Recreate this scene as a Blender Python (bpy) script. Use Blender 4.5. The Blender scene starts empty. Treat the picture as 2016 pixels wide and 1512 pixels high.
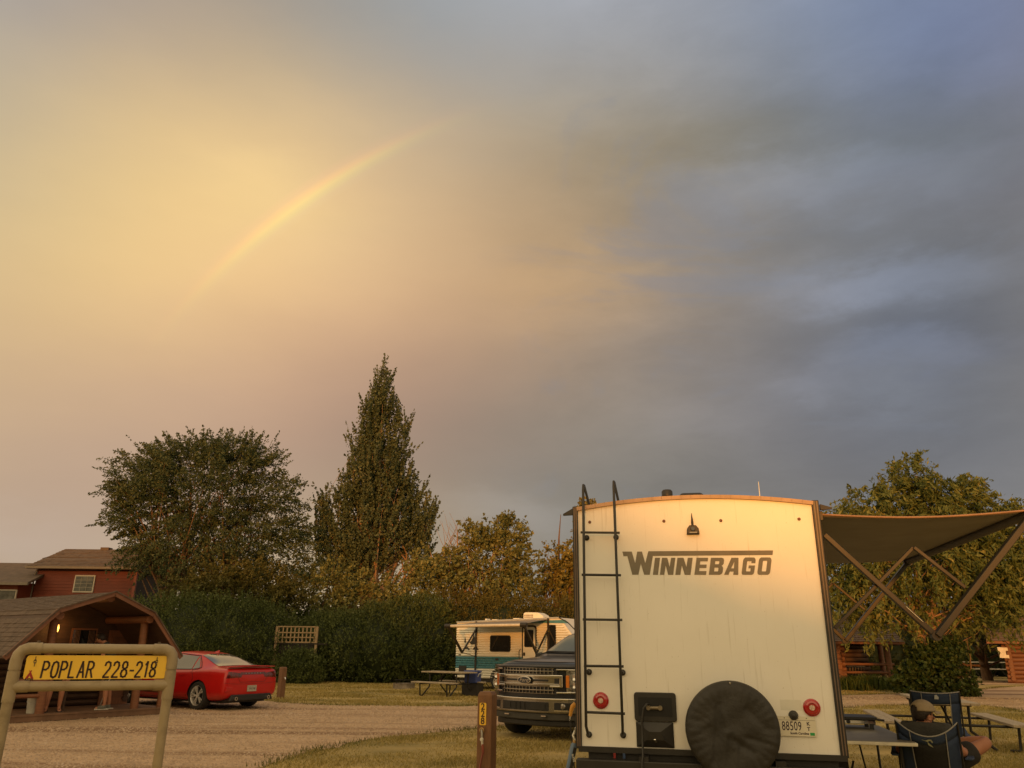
import bpy, bmesh, math, random
import numpy as np
from mathutils import Vector, Matrix
R = math.radians
random.seed(4); rng = np.random.default_rng(7)
sc = bpy.context.scene
col = sc.collection

# ------------------------------------------------------------------ camera
F_PX, PITCH, ROLL, EYE = 1514.0, R(18.9), R(0.6), 1.55
camd = bpy.data.cameras.new('camera'); cam = bpy.data.objects.new('camera', camd); col.objects.link(cam)
camd.sensor_width = 36.0; camd.lens = 36.0*F_PX/2016.0; camd.clip_end = 3000; camd.clip_start = 0.05
fwd = Vector((0, math.cos(PITCH), math.sin(PITCH))); up0 = Vector((0, -math.sin(PITCH), math.cos(PITCH))); rt0 = Vector((1, 0, 0))
cx = rt0*math.cos(ROLL)+up0*math.sin(ROLL); cy = up0*math.cos(ROLL)-rt0*math.sin(ROLL)
cam.matrix_world = Matrix(((cx.x, cy.x, -fwd.x, 0), (cx.y, cy.y, -fwd.y, 0), (cx.z, cy.z, -fwd.z, EYE), (0, 0, 0, 1)))
sc.camera = cam
sc.view_settings.view_transform = 'Standard'; sc.view_settings.look = 'None'
sc.view_settings.exposure = 0.0; sc.view_settings.gamma = 1.0
sc.view_settings.use_curve_mapping = False
sc.cycles.max_bounces = 6; sc.cycles.diffuse_bounces = 3; sc.cycles.transparent_max_bounces = 6

def ray(px, py):
    u0 = px-1008; v0 = py-756; c, s = math.cos(ROLL), math.sin(ROLL)
    u = u0*c+v0*s; w = -u0*s+v0*c; x = u/F_PX; v = -w/F_PX
    return Vector((x, math.cos(PITCH)-v*math.sin(PITCH), math.sin(PITCH)+v*math.cos(PITCH)))
def P(px, py, Y):
    r = ray(px, py); k = Y/r.y; return Vector((r.x*k, Y, EYE+r.z*k))
def G(px, py, z=0.0):
    r = ray(px, py); k = (z-EYE)/r.z; return Vector((r.x*k, r.y*k, z))
def hit(px, py, o, deg, off=0.0):
    """where a ray meets the upright plane through o with x axis at deg: local x, z"""
    a = R(deg); d = (math.cos(a), math.sin(a)); n = (-math.sin(a), math.cos(a)); r = ray(px, py)
    ox = o[0]+n[0]*off; oy = o[1]+n[1]*off
    k = (n[0]*ox+n[1]*oy)/(n[0]*r.x+n[1]*r.y)
    x, y, z = r.x*k, r.y*k, EYE+r.z*k
    return (x-ox)*d[0]+(y-oy)*d[1], z

# ------------------------------------------------------------------ sky, sun
SUN_AZ, SUN_EL = 190.0, 3.6          # degrees from +Y clockwise; the bow in the photo is opposite it
w = bpy.data.worlds.new('World'); sc.world = w; w.use_nodes = True
nt = w.node_tree; nt.nodes.clear(); N = nt.nodes.new; L = nt.links.new
def vm(op, a, b=None, s=None):
    n = N('ShaderNodeVectorMath'); n.operation = op
    for i, v in enumerate((a, b)):
        if v is None: continue
        if hasattr(v, 'is_output'): L(v, n.inputs[i])
        else: n.inputs[i].default_value = v
    if s is not None:
        if hasattr(s, 'is_output'): L(s, n.inputs['Scale'])
        else: n.inputs['Scale'].default_value = s
    return n.outputs['Value'] if op in ('DOT_PRODUCT', 'LENGTH') else n.outputs['Vector']
def mt(op, a, b=None, c=None, clamp=False):
    n = N('ShaderNodeMath'); n.operation = op; n.use_clamp = clamp
    for i, v in enumerate((a, b, c)):
        if v is None: continue
        if hasattr(v, 'is_output'): L(v, n.inputs[i])
        else: n.inputs[i].default_value = v
    return n.outputs[0]
tc = N('ShaderNodeTexCoord'); d0 = vm('NORMALIZE', tc.outputs['Generated'])
def noise(vec, scale, detail=4, rough=.5, dist=0, color=False):
    n = N('ShaderNodeTexNoise'); L(vec, n.inputs['Vector']); n.inputs['Scale'].default_value = scale
    n.inputs['Detail'].default_value = detail; n.inputs['Roughness'].default_value = rough; n.inputs['Distortion'].default_value = dist
    return n.outputs['Color'] if color else n.outputs['Fac']
# clouds lie flatter towards the horizon: squash the lookup so streaks run level, climbing a little to the right
mpn = N('ShaderNodeMapping'); L(d0, mpn.inputs['Vector']); mpn.inputs['Rotation'].default_value = (0, R(14), 0); mpn.inputs['Scale'].default_value = (1, 1, 2.6)
dst = mpn.outputs['Vector']
warp = vm('SCALE', vm('SUBTRACT', noise(dst, 2.6, 5, .55, color=True), (.5, .5, .5)), s=.08)
d1 = vm('NORMALIZE', vm('ADD', d0, warp))
LOBES = [((-.25, -.95, .08), 1.3, (1.50, 1.06, .47)), ((-.62, .68, .38), 3.0, (.50, .33, .12))]
BASE = (.17, .165, .17)
CEN = [[-0.536, 0.59, 0.604, -0.223, -0.067, 0.115], [-0.375, 0.646, 0.665, -0.227, -0.171, -0.039], [-0.172, 0.685, 0.708, -0.272, -0.139, -0.064], [0.055, 0.693, 0.719, 0.269, 0.269, 0.417], [0.273, 0.666, 0.694, -0.111, 0.007, 0.156], [0.456, 0.615, 0.644, -0.202, -0.087, 0.135], [-0.555, 0.649, 0.52, -0.291, -0.2, -0.067], [-0.391, 0.717, 0.577, 0.136, 0.01, -0.053], [-0.179, 0.765, 0.619, -0.248, -0.151, -0.035], [0.06, 0.775, 0.63, -0.266, -0.187, -0.222], [0.288, 0.742, 0.606, 0.045, -0.06, -0.252], [0.477, 0.68, 0.558, 0.047, -0.001, -0.018], [-0.569, 0.705, 0.424, -0.044, -0.014, -0.051], [-0.403, 0.783, 0.474, 0.473, 0.358, 0.039], [-0.185, 0.84, 0.511, 0.483, 0.326, 0.129], [0.063, 0.851, 0.521, -0.059, -0.102, -0.128], [0.3, 0.812, 0.5, 0.007, 0.03, 0.041], [0.492, 0.74, 0.458, 0.011, 0.024, -0.019], [-0.576, 0.753, 0.318, 0.113, 0.066, 0.01], [-0.408, 0.84, 0.357, -0.074, -0.051, 0.007], [-0.187, 0.903, 0.386, -0.04, -0.077, -0.008], [0.066, 0.916, 0.395, 0.185, 0.105, 0.112], [0.307, 0.873, 0.379, -0.057, 0.031, 0.194], [0.502, 0.793, 0.347, -0.088, -0.055, -0.014], [-0.575, 0.792, 0.206, -0.047, -0.073, -0.025], [-0.407, 0.883, 0.232, -0.247, -0.225, -0.037], [-0.186, 0.95, 0.252, -0.437, -0.309, -0.133], [0.068, 0.964, 0.258, -0.12, -0.039, -0.089], [0.309, 0.918, 0.249, -0.042, -0.089, -0.165], [0.503, 0.834, 0.228, -0.065, -0.08, -0.066], [-0.566, 0.819, 0.092, -0.254, -0.151, -0.043], [-0.399, 0.911, 0.105, 0.201, 0.189, 0.064], [-0.181, 0.977, 0.115, 0.242, 0.165, 0.03], [0.068, 0.991, 0.119, -0.111, -0.069, 0.048], [0.305, 0.945, 0.116, -0.002, 0.004, 0.011], [0.497, 0.861, 0.108, 0.001, 0.047, 0.085]]
warp2 = vm('SCALE', vm('SUBTRACT', noise(dst, 6.5, 8, .62, color=True), (.5, .5, .5)), s=.11)
d2 = vm('NORMALIZE', vm('ADD', d0, warp2))
# single clouds and gaps, by the direction they stand in: (photo x, y of that direction, tightness, light added)
CLOUDS = [(1200, 300, 150, (-.02, -.02, -.025)), (1420, 265, 260, (-.04, -.04, -.05)), (1620, 250, 300, (-.035, -.038, -.055)), (1820, 250, 360, (-.025, -.028, -.055)), (1950, 265, 400, (-.02, -.02, -.035)), (1250, 400, 200, (-.015, -.012, -.01)),
          (1600, 120, 110, (.0, .006, .02)), (1900, 120, 160, (.005, .008, .022)), (1420, 360, 350, (.02, .03, .045)), (1700, 345, 300, (.02, .03, .055)), (1560, 350, 400, (.02, .025, .04)), (1850, 470, 260, (-.035, -.04, -.055)), (1550, 445, 350, (-.03, -.03, -.035)), (1600, 572, 700, (.04, .05, .075)), (1720, 555, 600, (.04, .05, .075)), (1850, 535, 500, (.03, .04, .065)),
          (1500, 620, 260, (-.02, -.022, -.03)), (1780, 630, 350, (-.02, -.02, -.02)), (1740, 690, 900, (.03, .04, .065)), (1860, 690, 700, (.03, .035, .055)), (1590, 755, 1300, (.04, .045, .06)), (1740, 780, 1100, (.03, .035, .045)), (1400, 830, 700, (.02, .02, .025)), (1600, 860, 200, (-.012, -.012, -.012)), (1930, 640, 300, (-.03, -.03, -.03)),
          (1120, 560, 220, (.09, .045, .005)), (540, 400, 420, (.035, .03, .0)), (515, 330, 1200, (.05, .035, .01)), (640, 470, 220, (-.03, -.01, .0)), (30, 1050, 500, (.02, .025, .035)), (960, 1005, 900, (.035, .035, .035)), (1060, 1020, 1200, (.03, .03, .035)), (780, 120, 160, (-.05, -.03, .0)), (1060, 200, 300, (.03, .02, .0))]
acc = None
for d, k, c in LOBES+[((a[0], a[1], a[2]), 28.0, (a[3], a[4], a[5])) for a in CEN]:
    d = tuple(Vector(d).normalized())
    g = mt('EXPONENT', mt('MULTIPLY_ADD', vm('DOT_PRODUCT', d1, d), k, -k))
    acc = vm('ADD', acc if acc is not None else BASE, vm('SCALE', c, s=g))
for px_, py_, k, c in CLOUDS:
    d = tuple(ray(px_, py_).normalized()); q_ = vm('MULTIPLY', vm('SUBTRACT', d2, d), (1, 1, 2.7)); g = mt('EXPONENT', mt('MULTIPLY', vm('DOT_PRODUCT', q_, q_), -.27*k)); acc = vm('ADD', acc, vm('SCALE', tuple(v*.95 for v in c), s=g))
# streaky cloud texture, strongest in the grey part of the sky
n1 = noise(dst, 3.3, 8, .58, .35)
n2 = noise(dst, 9.0, 6, .6, .4)
tex = mt('ADD', mt('MULTIPLY_ADD', n1, .8, -.4), mt('MULTIPLY_ADD', n2, .45, -.225))
rgt = N('ShaderNodeMapRange'); rgt.interpolation_type = 'SMOOTHSTEP'
L(vm('DOT_PRODUCT', d0, (1, 0, 0)), rgt.inputs['Value']); rgt.inputs['From Min'].default_value = -.08; rgt.inputs['From Max'].default_value = .18
amt = mt('MULTIPLY_ADD', rgt.outputs[0], .46, .10)
fac = mt('MULTIPLY_ADD', tex, amt, 1.0)
acc = vm('SCALE', acc, s=fac)
# gaps in the grey cloud show bluer, paler air
gp = N('ShaderNodeMapRange'); gp.interpolation_type = 'SMOOTHSTEP'; L(noise(dst, 2.7, 8, .62, .8), gp.inputs['Value'])
gp.inputs['From Min'].default_value = .53; gp.inputs['From Max'].default_value = .68
mx = N('ShaderNodeMix'); mx.data_type = 'RGBA'; L(mt('MULTIPLY', mt('MULTIPLY', gp.outputs[0], rgt.outputs[0]), .35), mx.inputs[0])
L(acc, mx.inputs[6]); mx.inputs[7].default_value = (.225, .25, .31, 1)
acc = mx.outputs[2]
# rainbow segment, opposite the sun
az = R(SUN_AZ-180); anti = Vector((math.sin(az)*math.cos(R(1.5)), math.cos(az)*math.cos(R(1.5)), -math.sin(R(1.5))))
ang = mt('ARCCOSINE', vm('DOT_PRODUCT', d0, tuple(anti)))
t_ = mt('MULTIPLY', mt('SUBTRACT', mt('MULTIPLY', ang, 57.29578), 40.6), 1/2.1)
cr = N('ShaderNodeValToRGB'); L(t_, cr.inputs[0]); e = cr.color_ramp.elements
e[0].position = 0; e[0].color = (0, 0, 0, 1); e[1].position = 1; e[1].color = (0, 0, 0, 1)
for p_, c_ in ((.2, (.01, .02, .015)), (.34, (.05, .085, .01)), (.48, (.17, .15, .0)), (.62, (.22, .075, .0)), (.78, (.07, .01, .01))):
    q = e.new(p_); q.color = (*c_, 1)
mid = (ray(600, 395)).normalized()
seg = mt('EXPONENT', mt('MULTIPLY_ADD', vm('DOT_PRODUCT', d0, tuple(mid)), 110.0, -110.0))
acc = vm('ADD', acc, vm('SCALE', cr.outputs[0], s=mt('MULTIPLY', seg, .85)))
bg = N('ShaderNodeBackground'); L(acc, bg.inputs['Color']); bg.inputs['Strength'].default_value = 1.0
sky = N('ShaderNodeTexSky'); sky.sky_type = 'NISHITA'; sky.sun_disc = False; sky.sun_elevation = R(SUN_EL); sky.sun_rotation = R(SUN_AZ)
bg2 = N('ShaderNodeBackground'); L(sky.outputs[0], bg2.inputs['Color']); bg2.inputs['Strength'].default_value = .05
ms = N('ShaderNodeMixShader'); ms.inputs[0].default_value = .06; L(bg.outputs[0], ms.inputs[1]); L(bg2.outputs[0], ms.inputs[2])
out = N('ShaderNodeOutputWorld'); L(ms.outputs[0], out.inputs['Surface'])
w.cycles.sampling_method = 'MANUAL'; w.cycles.sample_map_resolution = 512

sd = bpy.data.lights.new('sun', 'SUN'); sd.energy = 2.6; sd.angle = R(2.0); sd.color = (1.0, .36, .055)
sun = bpy.data.objects.new('sun', sd); col.objects.link(sun)
a_ = R(SUN_AZ); sdir = Vector((math.sin(a_)*math.cos(R(SUN_EL)), math.cos(a_)*math.cos(R(SUN_EL)), math.sin(R(SUN_EL))))
sun.rotation_euler = sdir.to_track_quat('Z', 'Y').to_euler()

# ------------------------------------------------------------------ materials
MATS = {}
def mat(name, c, rough=.7, metal=0.0, var=.12, vs=6.0, bump=0.0, bs=40.0, spec=.5, coat=0, c2=None, stretch=None, mixlo=.35, mixhi=.65, trans=0, world=False, coat_rough=.05):
    """a principled material whose colour drifts by noise (c -> c2 or c +- var) with fine bump"""
    if name in MATS: return MATS[name]
    m = bpy.data.materials.new(name); m.use_nodes = True; t = m.node_tree; b = t.nodes['Principled BSDF']
    b.inputs['Roughness'].default_value = rough; b.inputs['Metallic'].default_value = metal
    b.inputs['Specular IOR Level'].default_value = spec; b.inputs['Coat Weight'].default_value = coat; b.inputs['Coat Roughness'].default_value = coat_rough
    if trans: b.inputs['Transmission Weight'].default_value = trans
    tcn = t.nodes.new('ShaderNodeTexCoord'); vec = tcn.outputs['Object']
    if world:
        g = t.nodes.new('ShaderNodeNewGeometry'); vec = g.outputs['Position']
    if stretch:
        mp = t.nodes.new('ShaderNodeMapping'); mp.inputs['Scale'].default_value = stretch; t.links.new(vec, mp.inputs['Vector']); vec = mp.outputs['Vector']
    n = t.nodes.new('ShaderNodeTexNoise'); n.inputs['Scale'].default_value = vs; n.inputs['Detail'].default_value = 7; n.inputs['Roughness'].default_value = .62
    t.links.new(vec, n.inputs['Vector'])
    mr = t.nodes.new('ShaderNodeMapRange'); mr.inputs['From Min'].default_value = mixlo; mr.inputs['From Max'].default_value = mixhi; t.links.new(n.outputs['Fac'], mr.inputs['Value'])
    mx = t.nodes.new('ShaderNodeMix'); mx.data_type = 'RGBA'; t.links.new(mr.outputs[0], mx.inputs[0])
    if c2 is None: c2 = tuple(min(1, x*(1+var)) for x in c); c1 = tuple(x*(1-var) for x in c)
    else: c1 = c
    mx.inputs[6].default_value = (*c1, 1); mx.inputs[7].default_value = (*c2, 1)
    t.links.new(mx.outputs[2], b.inputs['Base Color'])
    if bump:
        n2 = t.nodes.new('ShaderNodeTexNoise'); n2.inputs['Scale'].default_value = bs; n2.inputs['Detail'].default_value = 5; t.links.new(vec, n2.inputs['Vector'])
        bp = t.nodes.new('ShaderNodeBump'); bp.inputs['Strength'].default_value = bump; bp.inputs['Distance'].default_value = .02
        t.links.new(n2.outputs['Fac'], bp.inputs['Height']); t.links.new(bp.outputs['Normal'], b.inputs['Normal'])
    MATS[name] = m; return m
def leafmat(name, ca, cb, cc=None, tl=.25):
    """leaf: colour varies per leaf and per clump, some light through it"""
    m = bpy.data.materials.new(name); m.use_nodes = True; t = m.node_tree; b = t.nodes['Principled BSDF']
    b.inputs['Roughness'].default_value = .55; b.inputs['Specular IOR Level'].default_value = .3
    g = t.nodes.new('ShaderNodeNewGeometry'); tcn = t.nodes.new('ShaderNodeTexCoord')
    n = t.nodes.new('ShaderNodeTexNoise'); n.inputs['Scale'].default_value = .9; n.inputs['Detail'].default_value = 3; t.links.new(tcn.outputs['Object'], n.inputs['Vector'])
    ad = t.nodes.new('ShaderNodeMath'); ad.operation = 'MULTIPLY_ADD'; ad.inputs[1].default_value = .55
    t.links.new(g.outputs['Random Per Island'], ad.inputs[0])
    sb = t.nodes.new('ShaderNodeMapRange'); sb.inputs['From Min'].default_value = .3; sb.inputs['From Max'].default_value = .7; sb.inputs['To Max'].default_value = .5; t.links.new(n.outputs['Fac'], sb.inputs['Value'])
    t.links.new(sb.outputs[0], ad.inputs[2])
    r = t.nodes.new('ShaderNodeValToRGB'); t.links.new(ad.outputs[0], r.inputs[0]); el = r.color_ramp.elements
    el[0].position = .05; el[0].color = (*ca, 1); el[1].position = .75; el[1].color = (*cb, 1)
    if cc: q = el.new(.95); q.color = (*cc, 1)
    t.links.new(r.outputs[0], b.inputs['Base Color'])
    tr = t.nodes.new('ShaderNodeBsdfTranslucent'); t.links.new(r.outputs[0], tr.inputs['Color'])
    ms_ = t.nodes.new('ShaderNodeMixShader'); ms_.inputs[0].default_value = tl
    t.links.new(b.outputs[0], ms_.inputs[1]); t.links.new(tr.outputs[0], ms_.inputs[2])
    t.links.new(ms_.outputs[0], t.nodes['Material Output'].inputs['Surface']); MATS[name] = m; return m

# ------------------------------------------------------------------ mesh helpers
def tag(o, label=None, cat=None, group=None, kind=None):
    if label: o['label'] = label
    if cat: o['category'] = cat
    if group: o['group'] = group
    if kind: o['kind'] = kind
    return o
def empty(name, loc, rz=0, label=None, cat=None, group=None, scale=1.0):
    o = bpy.data.objects.new(name, None); col.objects.link(o); o.location = loc; o.rotation_euler = (0, 0, rz); o.scale = (scale,)*3
    o.empty_display_size = .1
    return tag(o, label, cat, group)
def link(name, me, parent=None, smooth=False):
    o = bpy.data.objects.new(name, me); col.objects.link(o)
    if parent is not None: o.parent = parent
    if smooth and len(me.polygons): me.polygons.foreach_set('use_smooth', [True]*len(me.polygons))
    return o
class MB:
    def __init__(s): s.v = []; s.f = []
    def add(s, vs, fs):
        k = len(s.v); s.v += [tuple(x) for x in vs]; s.f += [tuple(i+k for i in f) for f in fs]; return s
    def box(s, x0, y0, z0, x1, y1, z1):
        if x0 > x1: x0, x1 = x1, x0
        if y0 > y1: y0, y1 = y1, y0
        if z0 > z1: z0, z1 = z1, z0
        return s.add([(x0, y0, z0), (x1, y0, z0), (x1, y1, z0), (x0, y1, z0), (x0, y0, z1), (x1, y0, z1), (x1, y1, z1), (x0, y1, z1)],
                     [(0, 3, 2, 1), (4, 5, 6, 7), (0, 1, 5, 4), (1, 2, 6, 5), (2, 3, 7, 6), (3, 0, 4, 7)])
    def bar(s, a, b, w, h, upv=(0, 0, 1)):
        """rectangular bar from a to b, w wide across, h along upv"""
        a = Vector(a); b = Vector(b); d = (b-a).normalized(); u = Vector(upv)
        if abs(d.dot(u)) > .98: u = Vector((0, 1, 0))
        r = d.cross(u).normalized()*(w/2); u = r.cross(d).normalized()*(h/2)
        vs = [a-r-u, a+r-u, a+r+u, a-r+u, b-r-u, b+r-u, b+r+u, b-r+u]
        return s.add(vs, [(0, 1, 2, 3), (7, 6, 5, 4), (0, 4, 5, 1), (1, 5, 6, 2), (2, 6, 7, 3), (3, 7, 4, 0)])
    def tube(s, pts, r, n=8, caps=True):
        pts = [Vector(p) for p in pts]; rs = r if isinstance(r, (list, tuple)) else [r]*len(pts); k = len(s.v); ref = None
        for i, p in enumerate(pts):
            d = (pts[min(i+1, len(pts)-1)]-pts[max(i-1, 0)]).normalized()
            if ref is None: ref = Vector((0, 0, 1)) if abs(d.z) < .9 else Vector((1, 0, 0))
            a = (ref-d*ref.dot(d)).normalized(); ref = a; b = d.cross(a)
            for j in range(n):
                t = 2*math.pi*j/n; s.v.append(tuple(p+a*math.cos(t)*rs[i]+b*math.sin(t)*rs[i]))
        for i in range(len(pts)-1):
            for j in range(n):
                s.f.append((k+i*n+j, k+i*n+(j+1) % n, k+(i+1)*n+(j+1) % n, k+(i+1)*n+j))
        if caps:
            s.f.append(tuple(k+j for j in reversed(range(n)))); s.f.append(tuple(k+(len(pts)-1)*n+j for j in range(n)))
        return s
    def prism(s, poly, y0, y1, axis='y'):
        """polygon of (a,b) extruded along axis: y -> (a,y,b); z -> (a,b,z); x -> (x,a,b)"""
        n = len(poly); mk = {'y': lambda a, b, t: (a, t, b), 'z': lambda a, b, t: (a, b, t), 'x': lambda a, b, t: (t, a, b)}[axis]
        return s.add([mk(a, b, y0) for a, b in poly]+[mk(a, b, y1) for a, b in poly],
                     [tuple(range(n)), tuple(range(2*n-1, n-1, -1))]+[(i, i+n, (i+1) % n+n, (i+1) % n) for i in range(n)])
    def lathe(s, prof, c=(0, 0, 0), axis='z', n=24, cap=True):
        """prof: list of (r, h)"""
        k = len(s.v); c = Vector(c)
        for r, h in prof:
            for j in range(n):
                t = 2*math.pi*j/n; a, b = r*math.cos(t), r*math.sin(t)
                q = {'z': (a, b, h), 'y': (a, h, b), 'x': (h, a, b)}[axis]; s.v.append(tuple(c+Vector(q)))
        for i in range(len(prof)-1):
            for j in range(n): s.f.append((k+i*n+j, k+i*n+(j+1) % n, k+(i+1)*n+(j+1) % n, k+(i+1)*n+j))
        if cap:
            s.f.append(tuple(k+j for j in range(n))); s.f.append(tuple(k+(len(prof)-1)*n+j for j in range(n)))
        return s
    def mesh(s, name='mesh'):
        me = bpy.data.meshes.new(name); me.from_pydata(s.v, [], s.f); me.validate(); 
        bm = bmesh.new(); bm.from_mesh(me); bmesh.ops.recalc_face_normals(bm, faces=bm.faces); bm.to_mesh(me); bm.free(); me.update(); return me
    def build(s, name, m, parent=None, smooth=False, bevel=0, seg=2, label=None, kind=None):
        me = s.mesh(name); me.materials.append(m); o = link(name, me, parent, smooth)
        if bevel:
            b = o.modifiers.new('bevel', 'BEVEL'); b.width = bevel; b.segments = seg; b.limit_method = 'ANGLE'; b.angle_limit = R(35)
        if smooth and not bevel: me.set_sharp_from_angle(angle=R(45))
        if label: o['label'] = label
        if kind: o['kind'] = kind
        return o
def rrect(x0, z0, x1, z1, r, n=4):
    p = []
    for cx_, cz_, a0 in ((x1-r, z1-r, 0), (x0+r, z1-r, 90), (x0+r, z0+r, 180), (x1-r, z0+r, 270)):
        for i in range(n+1): t = R(a0+90*i/n); p.append((cx_+r*math.cos(t), cz_+r*math.sin(t)))
    return p
def text_mesh(s, size, ext=.002, xs=1.0, shear=0.0, align='CENTER', bold=0.0, spacing=1.0, lines=1.0):
    cu = bpy.data.curves.new('text', 'FONT'); cu.body = s; cu.size = size; cu.extrude = ext; cu.align_x = align; cu.align_y = 'CENTER'
    cu.shear = shear; cu.offset = bold; cu.space_character = spacing; cu.space_line = lines; cu.resolution_u = 3
    o = bpy.data.objects.new('text_tmp', cu); col.objects.link(o); dg = bpy.context.evaluated_depsgraph_get(); dg.update()
    me = bpy.data.meshes.new_from_object(o.evaluated_get(dg)); bpy.data.objects.remove(o); bpy.data.curves.remove(cu)
    me.transform(Matrix.Diagonal((xs, 1, 1, 1))); return me
def text(name, s, size, m, parent, loc, rot=(R(90), 0, 0), **k):
    me = text_mesh(s, size, **k); me.materials.clear(); me.materials.append(m); o = link(name, me, parent); o.location = loc; o.rotation_euler = rot; return o
def copy_tree(o, parent=None):
    c = o.copy(); col.objects.link(c); c.parent = parent
    for ch in [x for x in col.objects if x.parent == o]: copy_tree(ch, c)
    return c
def dup(o, parent=None, loc=None, rot=None):
    c = o.copy(); col.objects.link(c); c.parent = parent if parent is not None else o.parent
    if loc is not None: c.location = loc
    if rot is not None: c.rotation_euler = rot
    return c
def npmesh(name, V, Fc, m, parent=None, kind=None, nv=4):
    me = bpy.data.meshes.new(name); V = np.ascontiguousarray(V, dtype=np.float32); Fc = np.ascontiguousarray(Fc, dtype=np.int32)
    me.vertices.add(len(V)); me.vertices.foreach_set('co', V.ravel()); me.loops.add(Fc.size); me.loops.foreach_set('vertex_index', Fc.ravel())
    me.polygons.add(len(Fc)); me.polygons.foreach_set('loop_start', np.arange(0, Fc.size, Fc.shape[1], dtype=np.int32))
    me.polygons.foreach_set('loop_total', np.full(len(Fc), Fc.shape[1], dtype=np.int32)); me.update(calc_edges=True)
    me.materials.append(m); o = link(name, me, parent)
    if kind: o['kind'] = kind
    return o

# ------------------------------------------------------------------ common materials
M_black = mat('black_plastic', (.018, .017, .016), .45, var=.2)
M_rubber = mat('rubber', (.022, .021, .020), .85, var=.25, bump=.2)
M_dark = mat('dark_steel', (.03, .028, .026), .55, metal=.3, var=.2)
M_chrome = mat('chrome', (.75, .74, .72), .12, metal=1.0, var=.03)
M_alu = mat('aluminium', (.55, .54, .52), .35, metal=.9, var=.08)
M_glass = mat('dark_glass', (.012, .014, .015), .06, var=.1, spec=.8)
M_barn = mat('barn_glass', (.10, .10, .09), .15, var=.4, vs=3)
M_wood_grey = mat('weathered_plank', (.30, .24, .17), .85, c2=(.44, .37, .27), vs=5, stretch=(1, 8, 8), bump=.4, bs=30)
M_stain = mat('stained_log', (.17, .068, .030), .6, c2=(.25, .10, .045), vs=3, stretch=(1, 1, 6), bump=.3, bs=25, world=True)
M_logdark = mat('dark_log', (.050, .026, .014), .7, c2=(.08, .040, .022), vs=3, stretch=(1, 1, 6), bump=.3, bs=25, world=True)  # log colour with the shade under porch and roof put into it
M_fascia = mat('red_fascia', (.20, .085, .045), .65, var=.2, vs=2)
M_deck = mat('deck_board', (.17, .095, .055), .75, var=.25, vs=3, bump=.2)
M_shingle = mat('brown_shingle', (.085, .058, .042), .9, c2=(.15, .105, .075), vs=7, bump=.5, bs=60, world=True)
M_bark = mat('bark', (.11, .065, .038), .9, c2=(.20, .12, .07), vs=6, stretch=(1, 1, .3), bump=.6, bs=20)
M_bark_pale = mat('pale_bark', (.24, .145, .08), .85, c2=(.38, .24, .14), vs=6, stretch=(1, 1, .3), bump=.5, bs=20)
M_post = mat('post_wood', (.14, .066, .030), .6, c2=(.21, .10, .045), vs=4, stretch=(6, 6, 1), bump=.3, bs=30)

# ------------------------------------------------------------------ ground
def inpoly(x, y, poly):
    c = np.zeros(len(x), bool); n = len(poly); j = n-1
    for i in range(n):
        xi, yi = poly[i]; xj, yj = poly[j]
        c ^= ((yi > y) != (yj > y)) & (x < (xj-xi)*(y-yi)/((yj-yi) or 1e-9)+xi); j = i
    return c
M_grass = mat('lawn', (.22, .175, .055), .95, c2=(.46, .33, .12), vs=.55, world=True, mixlo=.36, mixhi=.62, stretch=(.6, 1.5, 1), bump=.8, bs=14)
nt2 = M_grass.node_tree
S = 1500.0
g = MB(); g.add([(-S, -S, 0), (S, -S, 0), (S, S, 0), (-S, S, 0)], [(0, 1, 2, 3)])
ground = g.build('ground', M_grass); tag(ground, kind='structure')
def wob(pts, k=6, a=.12):
    """roughen an outline so the gravel edge is ragged"""
    o = []
    for i in range(len(pts)):
        p, q = Vector(pts[i]), Vector(pts[(i+1) % len(pts)])
        n_ = max(1, int((q-p).length/.5)) if max(abs(p.x), abs(q.x)) < 30 else 1
        for j in range(n_):
            r = p.lerp(q, j/n_); o.append((r.x+random.uniform(-a, a), r.y+random.uniform(-a, a)))
    return o
def g2(px, py): q = G(px, py); return (q.x, q.y)
road_near = [(-30, -4), (-10, 4.5), (-4.6, 9.2), g2(500, 1512), g2(620, 1478), g2(760, 1451), g2(870, 1440), g2(985, 1430), g2(1140, 1418), g2(1650, 1393), g2(1780, 1389), g2(1901, 1384), g2(1940, 1389), g2(2016, 1402), (32, 21), (60, 20)]
road_far = [(60, 34), g2(2016, 1351), g2(1960, 1354), g2(1900, 1361), g2(1770, 1366), g2(1650, 1369), g2(1140, 1384), g2(985, 1387), g2(900, 1391), g2(740, 1390), g2(620, 1388), g2(545, 1383), (-10.5, 27), (-20, 32), (-40, 34), (-60, 0)]
road_poly = wob(road_near+road_far)
M_gravel = mat('gravel', (.38, .26, .155), .95, c2=(.55, .39, .255), vs=5, world=True, mixlo=.3, mixhi=.7, bump=1.0, bs=26)
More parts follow.
